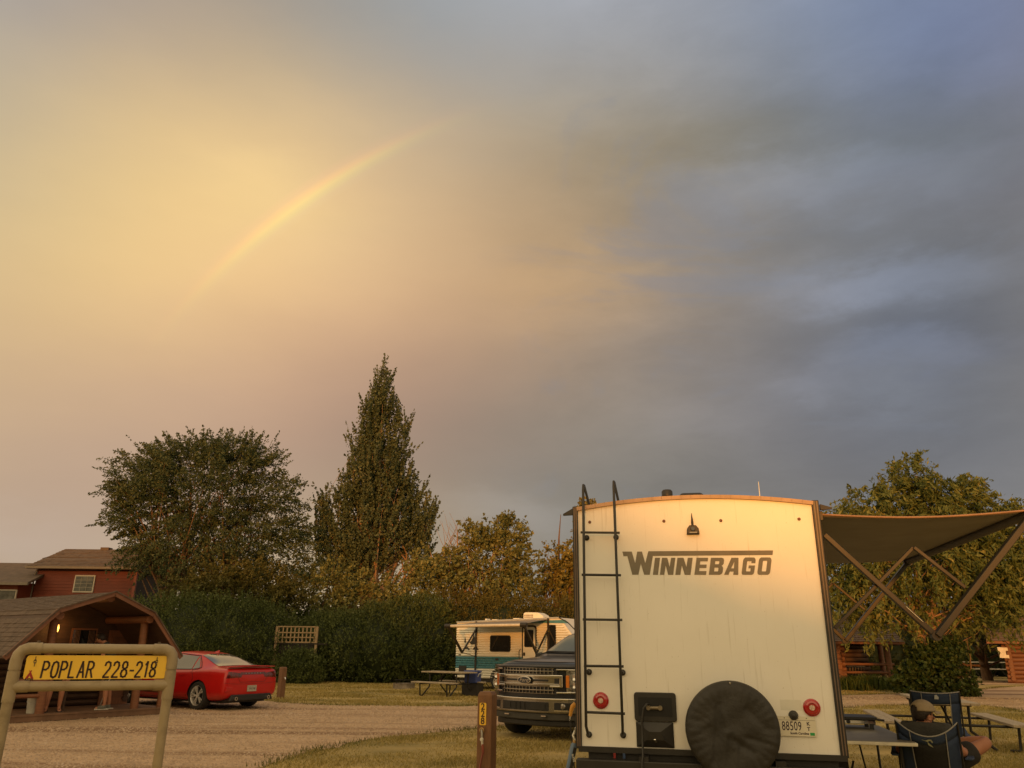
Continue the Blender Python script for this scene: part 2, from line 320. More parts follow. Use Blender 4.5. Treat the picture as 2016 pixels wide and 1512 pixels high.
# wheel tracks: noise drawn out along the road darkens compacted strips
t = M_gravel.node_tree; b = t.nodes['Principled BSDF']; src = b.inputs['Base Color'].links[0].from_socket
gn = t.nodes.new('ShaderNodeNewGeometry'); mp = t.nodes.new('ShaderNodeMapping'); mp.vector_type = 'POINT'
dv = Vector(g2(985, 1430))-Vector(g2(620, 1478)); mp.inputs['Rotation'].default_value = (0, 0, -math.atan2(dv.y, dv.x)); mp.inputs['Scale'].default_value = (.05, .75, 1)
t.links.new(gn.outputs['Position'], mp.inputs['Vector'])
n3 = t.nodes.new('ShaderNodeTexNoise'); n3.inputs['Scale'].default_value = 1.0; n3.inputs['Detail'].default_value = 5; n3.inputs['Roughness'].default_value = .6; t.links.new(mp.outputs[0], n3.inputs['Vector'])
mr = t.nodes.new('ShaderNodeMapRange'); mr.interpolation_type = 'SMOOTHSTEP'; mr.inputs['From Min'].default_value = .47; mr.inputs['From Max'].default_value = .57; t.links.new(n3.outputs['Fac'], mr.inputs['Value'])
mx_ = t.nodes.new('ShaderNodeMix'); mx_.data_type = 'RGBA'; mx_.blend_type = 'MULTIPLY'; mx_.inputs[0].default_value = 1
cr_ = t.nodes.new('ShaderNodeValToRGB'); cr_.color_ramp.elements[0].color = (1.08, 1.06, 1.02, 1); cr_.color_ramp.elements[1].color = (.52, .44, .36, 1); t.links.new(mr.outputs[0], cr_.inputs[0])
t.links.new(src, mx_.inputs[6]); t.links.new(cr_.outputs[0], mx_.inputs[7]); t.links.new(mx_.outputs[2], b.inputs['Base Color'])
def sheet(poly, z, name, m):
    me = bpy.data.meshes.new(name); bm = bmesh.new(); f = bm.faces.new([bm.verts.new((x, y, z)) for x, y in poly]); bmesh.ops.triangulate(bm, faces=[f]); bmesh.ops.recalc_face_normals(bm, faces=bm.faces)
    for f in bm.faces:
        if f.normal.z < 0: f.normal_flip()
    bm.to_mesh(me); bm.free(); me.materials.append(m); return tag(link(name, me), kind='structure')
sheet(road_poly, .005, 'gravel_road', M_gravel)
lane = wob([g2(1880, 1349.5), g2(1885, 1342), g2(2016, 1340.5), (80, 58), (80, 40), g2(2016, 1347.5)], a=.1)
sheet(lane, .006, 'gravel_lane', M_gravel)

# loose stones on the road and grass blades on the lawn
def scatter_xy(n, y0, y1, x_of):
    u = rng.random(n); y = y0+(y1-y0)*u**1.35
    lo, hi = x_of(y); x = lo+(hi-lo)*rng.random(n); return x, y
span = lambda y: (-.70*y-.5, .74*y+.5)
x, y = scatter_xy(90000, 10.2, 30, span); k = inpoly(x, y, road_poly); x, y = x[k], y[k]; n = len(x)
s = rng.uniform(.010, .026, n)*(1+(y-10)/25); V = np.zeros((n, 5, 3)); an = rng.random(n)*6.28
for i in range(4):
    a = an+i*1.57; V[:, i] = np.stack([x+np.cos(a)*s*rng.uniform(.7, 1.2, n), y+np.sin(a)*s*rng.uniform(.7, 1.2, n), np.full(n, .003)], 1)
V[:, 4] = np.stack([x+rng.normal(0, .3, n)*s, y+rng.normal(0, .3, n)*s, .004+s*rng.uniform(.5, .9, n)], 1)
base = (np.arange(n)*5)[:, None]; Fc = np.concatenate([base+np.array(q)[None] for q in ((0, 1, 4), (1, 2, 4), (2, 3, 4), (3, 0, 4))])
M_stone = leafmat('stone', (.32, .215, .13), (.47, .335, .215), (.56, .42, .29), tl=0)
tag(npmesh('loose_gravel', V.reshape(-1, 3), Fc, M_stone), 'loose tan stones scattered over the gravel road', 'gravel', kind='stuff')

x, y = scatter_xy(620000, 10.0, 36, span); x2, y2 = x, y
k = ~inpoly(x, y, road_poly) & ~inpoly(x, y, lane); x, y = x[k], y[k]; n = len(x)
# tussocky: drop blades where a coarse random field is low
fld = np.sin(x*1.7+np.sin(y*1.1)*2)+np.sin(y*2.3+x*.7)+np.sin(x*4.1-y*3.3)*.6
k = rng.random(n) < .45+.2*fld; x, y, fld = x[k], y[k], fld[k]; n = len(x)
h = rng.uniform(.018, .042, n)*(1+.25*fld)*(1+(y-10)/40); wd = rng.uniform(.004, .0075, n)*(1+(y-10)/12); an = rng.random(n)*6.28; ln = rng.normal(0, .6, (n, 2))*h[:, None]
V = np.stack([np.stack([x-np.cos(an)*wd, y-np.sin(an)*wd, np.full(n, -.002)], 1), np.stack([x+np.cos(an)*wd, y+np.sin(an)*wd, np.full(n, -.002)], 1), np.stack([x+ln[:, 0], y+ln[:, 1], h], 1)], 1)
M_blade = leafmat('grass_blade', (.18, .165, .045), (.42, .32, .105), (.56, .44, .20), tl=.2)
MATS['grass_blade'].node_tree.nodes['Noise Texture'].inputs['Scale'].default_value = .5
tag(npmesh('grass', V.reshape(-1, 3), np.arange(n*3).reshape(n, 3), M_blade), 'short patchy yellow green lawn grass', 'grass', kind='stuff')
# long grass along the edge of the road
ed = []
rp = [(p, q) for p, q in zip(road_near[3:13], road_near[4:14])]+[(p, q) for p, q in zip(road_far[1:11], road_far[2:12])]
for p, q in rp:
    p, q = Vector(p), Vector(q); m_ = int((q-p).length*230)
    for _ in range(m_):
        r = p.lerp(q, random.random()); ed.append((r.x+random.gauss(0, .13), r.y+random.gauss(0, .13)))
ed = np.array(ed); x, y = ed[:, 0], ed[:, 1]; k = rng.random(len(x)) < .5+.4*np.sin(x*1.3+y*.9); x, y = x[k], y[k]; n = len(x)
h = rng.uniform(.03, .08, n); wd = rng.uniform(.005, .010, n); an = rng.random(n)*6.28; ln = rng.normal(0, .4, (n, 2))*h[:, None]
V = np.stack([np.stack([x-np.cos(an)*wd, y-np.sin(an)*wd, np.full(n, -.002)], 1), np.stack([x+np.cos(an)*wd, y+np.sin(an)*wd, np.full(n, -.002)], 1), np.stack([x+ln[:, 0], y+ln[:, 1], h], 1)], 1)
M_blade2 = leafmat('edge_blade', (.075, .085, .02), (.17, .15, .04), (.25, .2, .07), tl=.2)
tag(npmesh('verge_grass', V.reshape(-1, 3), np.arange(n*3).reshape(n, 3), M_blade2), 'darker tufts of grass fringing the gravel road', 'grass', kind='stuff')

# ------------------------------------------------------------------ vegetation
def unit(v): return v/np.maximum(np.linalg.norm(v, axis=-1, keepdims=True), 1e-6)
def leaf_quads(c, axis, L_, W_):
    n = len(c); b = unit(np.cross(axis, rng.normal(size=(n, 3)))); L_ = np.broadcast_to(L_, (n,))[:, None]; W_ = np.broadcast_to(W_, (n,))[:, None]
    V = np.stack([c-axis*L_/2, c+b*W_/2-axis*L_*.08, c+axis*L_/2, c-b*W_/2-axis*L_*.08], 1).reshape(-1, 3)
    return V, np.arange(n*4).reshape(n, 4)
def sprays(o, d, length, per, spread, lsize, aspect, droop=0.0, align=.5):
    """leaves along twigs: o origins, d directions"""
    n = len(o); t = rng.random((n, per, 1)); L_ = (length*rng.uniform(.5, 1.2, n))[:, None, None]
    c = o[:, None]+d[:, None]*t*L_+rng.normal(size=(n, per, 3))*spread*(1.15-t)
    c[..., 2] -= droop*(t[..., 0]**2)*L_[..., 0]
    c = c.reshape(-1, 3); ax = unit(np.repeat(d, per, 0)*align+rng.normal(size=(n*per, 3))*(1-align)+np.array([0, 0, -droop])*.8)
    l = lsize*rng.uniform(.6, 1.3, n*per); return leaf_quads(c, ax, l, l*aspect)
def lobe_pts(lobes, n, shell=.45):
    v = np.array([l[3]*l[4]*l[5] for l in lobes])**.75; pick = rng.choice(len(lobes), n, p=v/v.sum()); Lb = np.array(lobes)[pick]
    d = unit(rng.normal(size=(n, 3))); r = rng.random(n)**shell
    return Lb[:, :3]+d*r[:, None]*Lb[:, 3:6], d, r
def limbs(mb, base, top, pts, r0, n=6):
    """branches leave the leader at a height below each point and curve out to it"""
    base, top = Vector(base), Vector(top)
    for p in pts:
        p = Vector(p); zt = base.z+(p.z-base.z)*random.uniform(.3, .62); f = min(.95, max(.04, (zt-base.z)/(top.z-base.z)))
        s = base.lerp(top, f); m_ = s.lerp(p, .5); m_.z -= random.uniform(-.05, .12)*(p-s).length
        L_ = (p-s).length; r = r0*(1-f)*.32+.008
        mb.tube([s, s.lerp(m_, .5)+Vector((random.uniform(-.05, .05)*L_, random.uniform(-.05, .05)*L_, 0)), m_, m_.lerp(p, .55)+Vector((0, 0, .04*L_)), p], [r, r*.8, r*.6, r*.4, .006], n, caps=False)
def tree(name, label, cat, loc, h, r0, lobes, nspray, per, slen, spread, ls, asp, lm, bm_, updir=(0, 0, .3), outw=1.0, droop=0, nl=40, lean=(0, 0), stems=None, shell=.45, group=None, align=.5):
    root = empty(name, loc, 0, label, cat, group)
    o, d, r = lobe_pts(lobes, nspray, shell); cen = np.array([0, 0, np.mean([l[2] for l in lobes])])
    dd = unit(unit(o-cen)*outw+d*.5+np.array(updir)+rng.normal(size=o.shape)*.35)
    V, Fc = sprays(o, dd, slen, per, spread, ls, asp, droop, align)
    k = (r > .75) & (rng.random(len(r)) < .22)      # longer shoots that break the outline
    if k.sum() > 3:
        V2, F2 = sprays(o[k], unit(dd[k]+rng.normal(size=dd[k].shape)*.25), slen*1.45, int(per*1.2), spread*.6, ls, asp, droop*.6, align); Fc = np.concatenate([Fc, F2+len(V)]); V = np.concatenate([V, V2])
    npmesh('crown', V, Fc, lm, root)
    tb = MB(); stems = stems or [((0, 0, -.1), (lean[0], lean[1], h*.93))]
    sel = o[rng.choice(len(o), min(nl, len(o)), replace=False)]
    for i, (a, b_) in enumerate(stems):
        a, b_ = Vector(a), Vector(b_); mid_ = [a.lerp(b_, t_)+Vector((random.uniform(-.02, .02), random.uniform(-.02, .02), 0))*(b_-a).length*(0 if t_ in (0, 1) else 1) for t_ in (0, .1, .3, .5, .7, .85, 1)]
        tb.tube(mid_, [r0*1.25, r0, r0*.8, r0*.6, r0*.4, r0*.22, .015], 9, caps=False)
        limbs(tb, a, b_, sel[i::len(stems)], r0)
    tb.build('trunk', bm_, root, smooth=True); return root
LM_locust = leafmat('locust_leaf', (.042, .066, .030), (.095, .120, .052), (.15, .155, .07))
LM_poplar = leafmat('poplar_leaf', (.050, .070, .032), (.125, .150, .072), (.23, .23, .13))
LM_elder = leafmat('pale_leaf', (.085, .100, .030), (.23, .225, .075), (.36, .32, .13))
LM_gold = leafmat('golden_leaf', (.10, .105, .025), (.27, .22, .055), (.40, .30, .08))
LM_hedge = leafmat('hedge_leaf', (.042, .062, .016), (.105, .130, .036), (.16, .18, .055))
LM_hedge2 = leafmat('hedge_leaf_warm', (.060, .058, .014), (.14, .125, .028), (.20, .165, .04))
LM_ash = leafmat('ash_leaf', (.060, .090, .024), (.165, .19, .052), (.34, .31, .095))
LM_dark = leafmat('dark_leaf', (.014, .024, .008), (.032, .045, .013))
def LB(px, py, Y, rx, rz, base, ry=None):
    q = P(px, py, Y); return (q.x-base[0], q.y-base[1], q.z, rx, ry or rx*.8, rz)

B = (-16.6, 42)
lob = [LB(*a, B) for a in ((400, 960, 42, 3.6, 2.5), (300, 950, 42, 2.1, 1.7), (335, 905, 42, 1.5, 1.1), (430, 895, 42, 2.0, 1.0), (500, 915, 42, 1.5, 1.2), (540, 985, 42, 1.5, 1.4), (265, 1020, 42, 1.5, .9), (255, 975, 42, 1.3, .6), (290, 1080, 42, 1.4, 1.2), (420, 1070, 42, 3.2, 2.3), (540, 1080, 42, 1.6, 1.8), (585, 1045, 42, 1.0, .6), (240, 905, 42, .7, .25), (600, 1120, 42, 1.1, 1.3))]
tree('locust_tree', 'broad dark green locust tree behind the red house, crown ragged with feathery tips', 'tree', (B[0], B[1], 0), 10.5, .26, lob, 2700, 38, .9, .13, .15, .45, LM_locust, M_bark, outw=1.2, nl=90, stems=[((0, 0, 0), (-1.2, 0, 10.6)), ((.3, .2, 0), (2.6, .4, 10)), ((-.2, 0, 1), (-4.2, .3, 8.5))], droop=.15)
B = (-7.6, 44)
lob = [LB(*a, B) for a in ((752, 770, 44, .5, 1.5), (745, 830, 44, 1.05, 1.7), (722, 880, 44, .8, 1.6), (775, 880, 44, .8, 1.8), (740, 950, 44, 1.7, 2.2), (700, 985, 44, 1.1, 1.8), (790, 985, 44, 1.0, 1.7), (740, 1060, 44, 2.1, 2.4), (650, 1060, 44, .8, 1.8), (830, 1030, 44, .75, 1.5), (815, 1080, 44, 1.0, 1.5), (690, 1110, 44, 1.6, 1.8), (640, 1010, 44, .4, .9))]
lob = [(a, b_, c, d, e_*1.0, f) for a, b_, c, d, e_, f in lob]
tree('poplar_tree', 'tall pointed poplar rising above all other trees, pale trunk showing through', 'tree', (B[0], B[1], 0), 17.3, .27, lob, 1900, 40, 1.25, .09, .14, .75, LM_poplar, M_bark_pale, updir=(0, 0, 2.6), outw=.35, nl=80, stems=[((0, 0, 0), (-.1, 0, 17.2)), ((-.2, 0, 2), (-1.5, -.2, 12)), ((.2, 0, 2), (1.9, .2, 10.5)), ((-.3, 0, 2), (-.9, .4, 13)), ((-.5, 0, 1), (-3.6, 0, 8.8)), ((.4, 0, 1), (3.3, 0, 9))])
B = (-1.6, 41)
lob = [LB(*a, B) for a in ((985, 1060, 41, 1.4, 1.0), (940, 1075, 41, 1.1, 1.0), (1010, 1105, 41, 1.3, 1.0), (905, 1120, 41, 1.5, 1.1), (860, 1120, 41, 1.2, .9), (975, 1150, 41, 2.2, 1.2), (990, 1030, 41, .4, .5), (1025, 1060, 41, .5, .5), (930, 1045, 41, .5, .5))]
bx = tree('box_elder_tree', 'pale olive loose crowned tree right of the tall poplar, bare twigs at its left', 'tree', (B[0], B[1], 0), 8.0, .2, lob, 900, 18, .65, .12, .19, .55, LM_elder, M_bark_pale, outw=.9, nl=60, droop=.2, shell=.6, stems=[((0, 0, 0), (.9, 0, 8)), ((-.3, 0, .5), (-1.2, 0, 7.4)), ((.2, -.3, .5), (1.7, 0, 7)), ((-.4, 0, .5), (-2.7, 0, 6.6))])
tw = MB()
for k_ in range(26):
    a = P(random.uniform(862, 935), random.uniform(1085, 1110), 41.3); b_ = P(random.gauss(893, 24), random.uniform(1008, 1055), 41.3)
    q0 = Vector((a.x-B[0], a.y-B[1], a.z)); q1 = Vector((b_.x-B[0], b_.y-B[1]+random.uniform(-.4, .4), b_.z)); tw.tube([q0, q0.lerp(q1, .5)+Vector((random.uniform(-.1, .1), 0, 0)), q1], [.02, .012, .004], 4, caps=False)
tw.build('bare_twig', M_bark_pale, bx)
B = (2.2, 43)
lob = [LB(*a, B) for a in ((1110, 1105, 43, 1.1, 1.0), (1085, 1140, 43, 1.2, .9), (1130, 1150, 43, 1.4, 1.3), (1140, 1095, 43, 1.0, 1.0), (1150, 1030, 43, .45, 1.3), (1160, 1000, 43, .28, .6), (1145, 1060, 43, .6, .8), (1180, 1100, 43, 1.3, 1.6))]
tree('box_elder_tree', 'golden green tree just left of the big white trailer, top showing behind its ladder', 'tree', (B[0], B[1], 0), 8.3, .2, lob, 700, 18, .6, .12, .18, .6, LM_gold, M_bark, outw=.8, nl=50, droop=.25, shell=.6, stems=[((0, 0, 0), (.6, 0, 8.6)), ((0, 0, .5), (-1.4, 0, 6.4)), ((.3, 0, 0), (1.5, 0, 7))])
B = (-9.8, 40)
lob = [LB(*a, B) for a in ((665, 1150, 40, 1.3, 1.1), (630, 1170, 40, 1.0, 1.0), (700, 1170, 40, 1.2, 1.0), (660, 1200, 40, 1.6, .9), (770, 1170, 40, 1.5, 1.0), (835, 1150, 40, 1.1, 1.0), (820, 1120, 40, .7, .8))]
tree('young_maple_tree', 'low bushy olive tree at the foot of the tall poplar', 'tree', (B[0], B[1], 0), 5.0, .16, lob, 460, 20, .55, .12, .17, .6, LM_elder, M_bark, outw=.8, nl=30, shell=.6)
B = (-13.6, 39)
lob = [LB(*a, B) for a in ((470, 1150, 39, 2.2, 1.0), (560, 1165, 39, 1.3, 1.1), (400, 1165, 39, 1.8, .8), (520, 1190, 39, 2.2, .8))]
tree('understory_tree', 'low shaded tree under the broad locust crown, red twigs at its foot', 'tree', (B[0], B[1], 0), 4.8, .15, lob, 900, 24, .6, .13, .15, .5, LM_hedge2, M_bark, outw=.8, nl=60, shell=.7)

def hedge(name, label, blobs, lm, n, per=14, slen=.5, ls=.1, asp=.5, up=1.2, core=.86):
    """blobs: world ellipsoids (x,y,z,rx,ry,rz) clipped at the ground, with a solid dark core against see-through"""
    c0 = (sum(b_[0] for b_ in blobs)/len(blobs), sum(b_[1] for b_ in blobs)/len(blobs)); root = empty(name, (*c0, 0), 0, label, 'hedge')
    bl = [(b_[0]-c0[0], b_[1]-c0[1], *b_[2:]) for b_ in blobs]
    o, d, r = lobe_pts(bl, n*2, .12); k = (o[:, 2] > .02) & (d[:, 1] < .45); o, d = o[k][:n], d[k][:n]
    dd = unit(d+np.array([0, 0, up])+rng.normal(size=o.shape)*.3); V, Fc = sprays(o, dd, slen, per, .07, ls, asp, 0, .6); npmesh('foliage', V, Fc, lm, root)
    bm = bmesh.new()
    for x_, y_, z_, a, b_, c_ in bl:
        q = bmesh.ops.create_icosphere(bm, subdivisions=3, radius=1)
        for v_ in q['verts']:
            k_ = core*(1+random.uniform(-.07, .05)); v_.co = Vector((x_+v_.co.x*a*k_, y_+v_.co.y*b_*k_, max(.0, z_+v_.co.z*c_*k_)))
    me = bpy.data.meshes.new('core'); bm.to_mesh(me); bm.free(); me.materials.append(LM_dark); link('dark_core', me, root); return root  # solid dark filler inside the leaves stops see-through
def HB(px, pytop, Y, rx, ry=1.6):
    q = P(px, pytop, Y); return (q.x, Y, q.z*.42, rx, ry, q.z*.58)
hedge('hedge', 'tall feathery green hedge behind the red car and the cabin', [HB(a, b_, c, d) for a, b_, c, d in ((235, 1195, 37.5, 2.2), (320, 1182, 37, 2.3), (395, 1176, 36.6, 2.2), (465, 1182, 36.6, 2.1), (520, 1196, 36.8, 1.7), (548, 1222, 37, 1.2))], LM_hedge, 5200, slen=.62)
hedge('hedge', 'dark leafy hedge between the lattice panel and the small white camper', [HB(a, b_, c, d) for a, b_, c, d in ((650, 1212, 37.4, 1.5), (700, 1204, 37, 1.6), (750, 1192, 37, 1.7), (800, 1180, 37.4, 1.7), (840, 1176, 37.8, 1.6))], LM_hedge, 4600, slen=.45)
hedge('hedge', 'tall warm green feathery hedge behind the small white camper', [HB(a, b_, c, d) for a, b_, c, d in ((880, 1170, 39, 1.8), (935, 1178, 39, 1.9), (985, 1176, 39, 1.8), (1035, 1182, 39.4, 1.8), (1090, 1186, 39.4, 1.9), (1150, 1184, 39.6, 1.9), (1220, 1190, 40, 2.2))], LM_hedge2, 5600, slen=.6)
hedge('hedge', 'dark shrub mass behind the lattice fence panel', [HB(a, b_, c, d) for a, b_, c, d in ((560, 1205, 39.5, 1.6), (600, 1212, 39.5, 1.5), (640, 1200, 39.5, 1.4))], LM_hedge, 1500)

hedge('shrub', 'small dark shrub growing in front of the lattice panel', [(P(590, 1300, 35.2).x, 35.2, .35, .95, .5, .8)], LM_hedge, 420)['category'] = 'shrub'
# right-hand trees
B = (15.9, 31)
lob = [LB(*a, B) for a in ((1800, 970, 31, 1.3, 1.5), (1790, 935, 31, .55, .7), (1735, 1010, 31, 1.4, 1.1), (1680, 1030, 31, 1.1, .7), (1860, 1000, 31, 1.5, 1.2), (1905, 975, 31, .7, .8), (1960, 1020, 31, 1.1, .8), (1800, 1080, 31, 2.6, 1.7), (1700, 1110, 31, 1.7, 1.3), (1900, 1090, 31, 2.3, 1.7), (1970, 1110, 31, 1.6, 1.6), (1690, 1190, 31, 1.3, 1.0), (1770, 1180, 31, 1.7, .9), (1900, 1190, 31, 1.5, .8), (1960, 1180, 31, 1.3, .8))]
tree('ash_tree', 'large drooping leaved tree behind the open awning, orange trunk forked in two', 'tree', (B[0], B[1], 0), 7.6, .15, lob, 2300, 22, .75, .12, .24, .3, LM_ash, M_bark_pale, updir=(0, 0, .4), outw=1.0, droop=.75, nl=70, align=.35, stems=[((.2, 0, 0), (.05, 0, 1.7)), ((.1, 0, 1.55), (-1.3, 0, 6.2)), ((.1, 0, 1.55), (1.6, 0, 6.6))])
B = (17.3, 30.6)
lob = [(0, 0, 1.1, 1.35, 1.0, 1.05), (-1.1, .2, .6, .9, .8, .65), (.7, -.2, 1.7, .8, .7, .6), (1.2, -.3, .6, .7, .6, .5)]
lob = [(a*.72-1.35, b_*.72, c*.82, d*.70, e_*.7, f*.84) for a, b_, c, d, e_, f in lob]
tree('bush', 'round dark green bush around the foot of the forked orange trunk', 'bush', (B[0], B[1], 0), 2.2, .04, lob, 520, 18, .4, .1, .15, .6, leafmat('bush_leaf', (.018, .036, .009), (.045, .075, .016)), M_bark, outw=.9, nl=24, shell=.3)
B = (28, 48)
lob = [LB(*a, B) for a in ((1930, 1210, 46, 2.4, 1.9), (1990, 1180, 46, 2.4, 2.6), (2060, 1170, 46, 2.6, 3.0), (1890, 1230, 46, 2.2, 1.5), (1850, 1240, 46, 2.0, 1.2))]
tree('spruce_tree', 'dark shaded evergreen tree at the right edge behind the second log cabin', 'tree', (B[0], B[1], 0), 7.5, .25, lob, 800, 22, .8, .16, .2, .3, LM_dark, M_bark, nl=30, shell=.6)
hedge('hedge', 'dark evergreen belt at the far right behind the log cabins', [(x_, 56+random.uniform(-1, 1), 1.6, 3.0, 2.0, 2.6+random.uniform(-.4, .6)) for x_ in range(17, 48, 3)], LM_dark, 2600, slen=.8, ls=.2)
hedge('hedge', 'evergreen belt half hidden behind the big white trailer', [(x_, 55+random.uniform(-1, 1), 1.4, 3.0, 2.0, 2.2+random.uniform(-.4, .6)) for x_ in range(5, 17, 3)], LM_hedge, 700, slen=.8, ls=.2)
# single bare trunk between the cabins
q = G(1951, 1325); tb = MB(); tb.tube([(0, 0, -.1), (-.05, 0, 2.2), (-.1, .2, 5)], [.24, .19, .1], 10)
gt = empty('tree', (q.x*.86, q.y*.86, 0), 0, 'grey trunked tree between the bush and the right-hand log cabin', 'tree'); tb.build('trunk', mat('grey_bark', (.20, .16, .11), .9, var=.3, bump=.5), gt, smooth=True)
V, Fc = sprays(*(lambda o_: (o_, unit(rng.normal(size=o_.shape)+[0, 0, .3])))(np.array([0, 0, 5.2])+rng.normal(size=(160, 3))*[1.1, .8, .7]), .6, 14, .14, .2, .5); npmesh('crown', V, Fc, LM_dark, gt)
# tall grass clump by the right cabin porch
q = G(1712, 1357); n = 1500; x = rng.uniform(-1.35, 1.35, n); yy = rng.normal(0, .22, n); h = rng.uniform(.3, .8, n)*(1-.25*np.abs(x)/1.3); an = rng.random(n)*6.28; ln = rng.normal(0, .3, (n, 2))*h[:, None]; wd = .014
a = np.stack([x-np.cos(an)*wd, yy-np.sin(an)*wd, 0*x], 1); b_ = np.stack([x+np.cos(an)*wd, yy+np.sin(an)*wd, 0*x], 1); m1 = np.stack([x+ln[:, 0]*.35, yy+ln[:, 1]*.35, h*.7], 1); tp = np.stack([x+ln[:, 0], yy+ln[:, 1], h*.92], 1)
o = npmesh('tall_grass', np.stack([a, b_, m1+[wd*.8, 0, 0], tp, m1-[wd*.8, 0, 0]], 1).reshape(-1, 3), np.arange(n*5).reshape(n, 5), leafmat('tall_blade', (.05, .085, .015), (.12, .15, .03)), kind='stuff')
o.location = (q.x*.97, q.y*.97, 0); tag(o, 'tall arching grass growing along the log cabin porch', 'grass')

# unseen blocker added behind the camera, its outline shaped to shade the lower scene
oc = MB()
prof = [(-75, 9), (-40, 10.5), (-30, 9.5), (-22, 8.6), (-17, 7.2), (-12.5, 5.6), (-9, 5.0), (-5.2, 4.95), (-4.4, 4.85), (-3.0, 4.25), (-1.6, 3.7), (1, 3.5), (4, 3.7), (8, 3.4), (14, 3.7), (22, 3.5), (40, 3.9), (60, 3.5)]
pts_ = []
for (xa, za), (xb, zb) in zip(prof, prof[1:]):
    for i in range(8): t_ = i/8; pts_.append((xa+(xb-xa)*t_, za+(zb-za)*t_+random.uniform(-.10, .10)))
oc.prism([(-75, 0)]+pts_+[(60, 0)], -23.5, -22)
o = oc.build('hedge', LM_hedge); tag(o, 'unseen slab added behind the viewer to block the low sun', 'hedge')  # shade caster only, not one of the planted hedges

# ------------------------------------------------------------------ big white trailer
TO, TA = (.635, 7.35), -12.2
T = empty('travel_trailer', (TO[0], TO[1], 0), R(TA), 'big white travel trailer seen from behind, ladder and covered spare wheel', 'trailer')
def th(px, py, off=0): return hit(px, py, TO, TA, off)
W_, ZB, ZT, LEN = 2.13, .745, 2.80, 5.6
M_gel = mat('white_gelcoat', (.78, .76, .70), .34, c2=(.84, .82, .77), vs=1.4, spec=.5, mixlo=.3, mixhi=.7)
# run-off streaks and specks of dirt on the rear wall
t = M_gel.node_tree; b = t.nodes['Principled BSDF']; src = b.inputs['Base Color'].links[0].from_socket
tcn = t.nodes['Texture Coordinate']
mp = t.nodes.new('ShaderNodeMapping'); mp.inputs['Scale'].default_value = (16, 1, .9); t.links.new(tcn.outputs['Object'], mp.inputs['Vector'])
na = t.nodes.new('ShaderNodeTexNoise'); na.inputs['Scale'].default_value = 2.2; na.inputs['Detail'].default_value = 6; t.links.new(mp.outputs[0], na.inputs['Vector'])
ra = t.nodes.new('ShaderNodeMapRange'); ra.inputs['From Min'].default_value = .60; ra.inputs['From Max'].default_value = .80; ra.inputs['To Max'].default_value = .6; t.links.new(na.outputs['Fac'], ra.inputs['Value'])
nb = t.nodes.new('ShaderNodeTexNoise'); nb.inputs['Scale'].default_value = 42; nb.inputs['Detail'].default_value = 2; t.links.new(tcn.outputs['Object'], nb.inputs['Vector'])
rb = t.nodes.new('ShaderNodeMapRange'); rb.inputs['From Min'].default_value = .70; rb.inputs['From Max'].default_value = .76; rb.inputs['To Max'].default_value = .45; t.links.new(nb.outputs['Fac'], rb.inputs['Value'])
mm = t.nodes.new('ShaderNodeMath'); mm.operation = 'MAXIMUM'; t.links.new(ra.outputs[0], mm.inputs[0]); t.links.new(rb.outputs[0], mm.inputs[1])
mg = t.nodes.new('ShaderNodeMix'); mg.data_type = 'RGBA'; t.links.new(mm.outputs[0], mg.inputs[0]); t.links.new(src, mg.inputs[6]); mg.inputs[7].default_value = (.42, .38, .29, 1); t.links.new(mg.outputs[2], b.inputs['Base Color'])
def arch(x): u = (x/W_-.5)*2; return ZT+.085*(1-u*u)
body = [(0, ZB)]+[(W_, ZB)]+[(W_*(1-i/20), arch(W_*(1-i/20))) for i in range(21)]
MB().prism(body, 0, LEN).build('body', M_gel, T)
M_trim = mat('brown_trim', (.15, .10, .07), .4, var=.2)
tr = MB()
for i in range(24):
    xa, xb = W_*i/24, W_*(i+1)/24
    tr.bar((xa, -.012, arch(xa)+.005), (xb+.004, -.012, arch(xb)+.005), .035, .034)
tr.build('roof_trim', mat('roof_edge', (.42, .27, .17), .45, var=.15), T)
for sx, x0, w_ in ((0, -.042, .05), (1, W_-.008, .062)):
    o = MB().box(x0, -.022, ZB-.02, x0+w_, .10, ZT+.03).build('corner_trim', M_black, T, bevel=.006)
    for q_ in (.25, .62):
        MB().box(x0+w_*q_, -.027, ZB, x0+w_*q_+.009, -.0225, ZT+.02).build('trim_strip', M_trim, o)
MB().box(-.02, -.024, ZB-.045, W_+.04, .05, ZB).build('bottom_trim', M_black, T)
# underframe and bumper
MB().box(.06, .02, .60, W_-.03, LEN-.05, ZB-.045).build('underframe', M_dark, T)
bp_ = MB().box(-.03, -.13, .47, W_+.02, -.02, .655).build('bumper', M_black, T, bevel=.008)
for x_ in (.5, 1.6): MB().box(x_, -.12, .655, x_+.08, .5, .69).build('chassis_rail', M_dark, T)
for x_, c_ in ((.28, (.22, .02, .02)), (.36, (.03, .06, .14))): MB().box(x_, -.03, .66, x_+.02, .0, .70).build('clearance_reflector', mat('reflector_%s' % ('red' if c_[0] > .1 else 'blue'), c_, .3), T)
for x_ in (-.02, W_-.26):
    k_ = MB(); k_.lathe([(.0, 0), (.3, 0), (.345, .04), (.345, .18), (.3, .22), (0, .22)], (x_+.02, 2.7, .345), 'x', 28, False); k_.build('wheel', M_rubber, T, smooth=True)
for x_ in (.16, W_-.2):
    k_ = MB(); k_.bar((x_, .5, .62), (x_+.02, .25, .03), .05, .05); k_.box(x_-.08, .17, .0, x_+.12, .33, .03); k_.build('stabiliser_jack', M_dark, T)
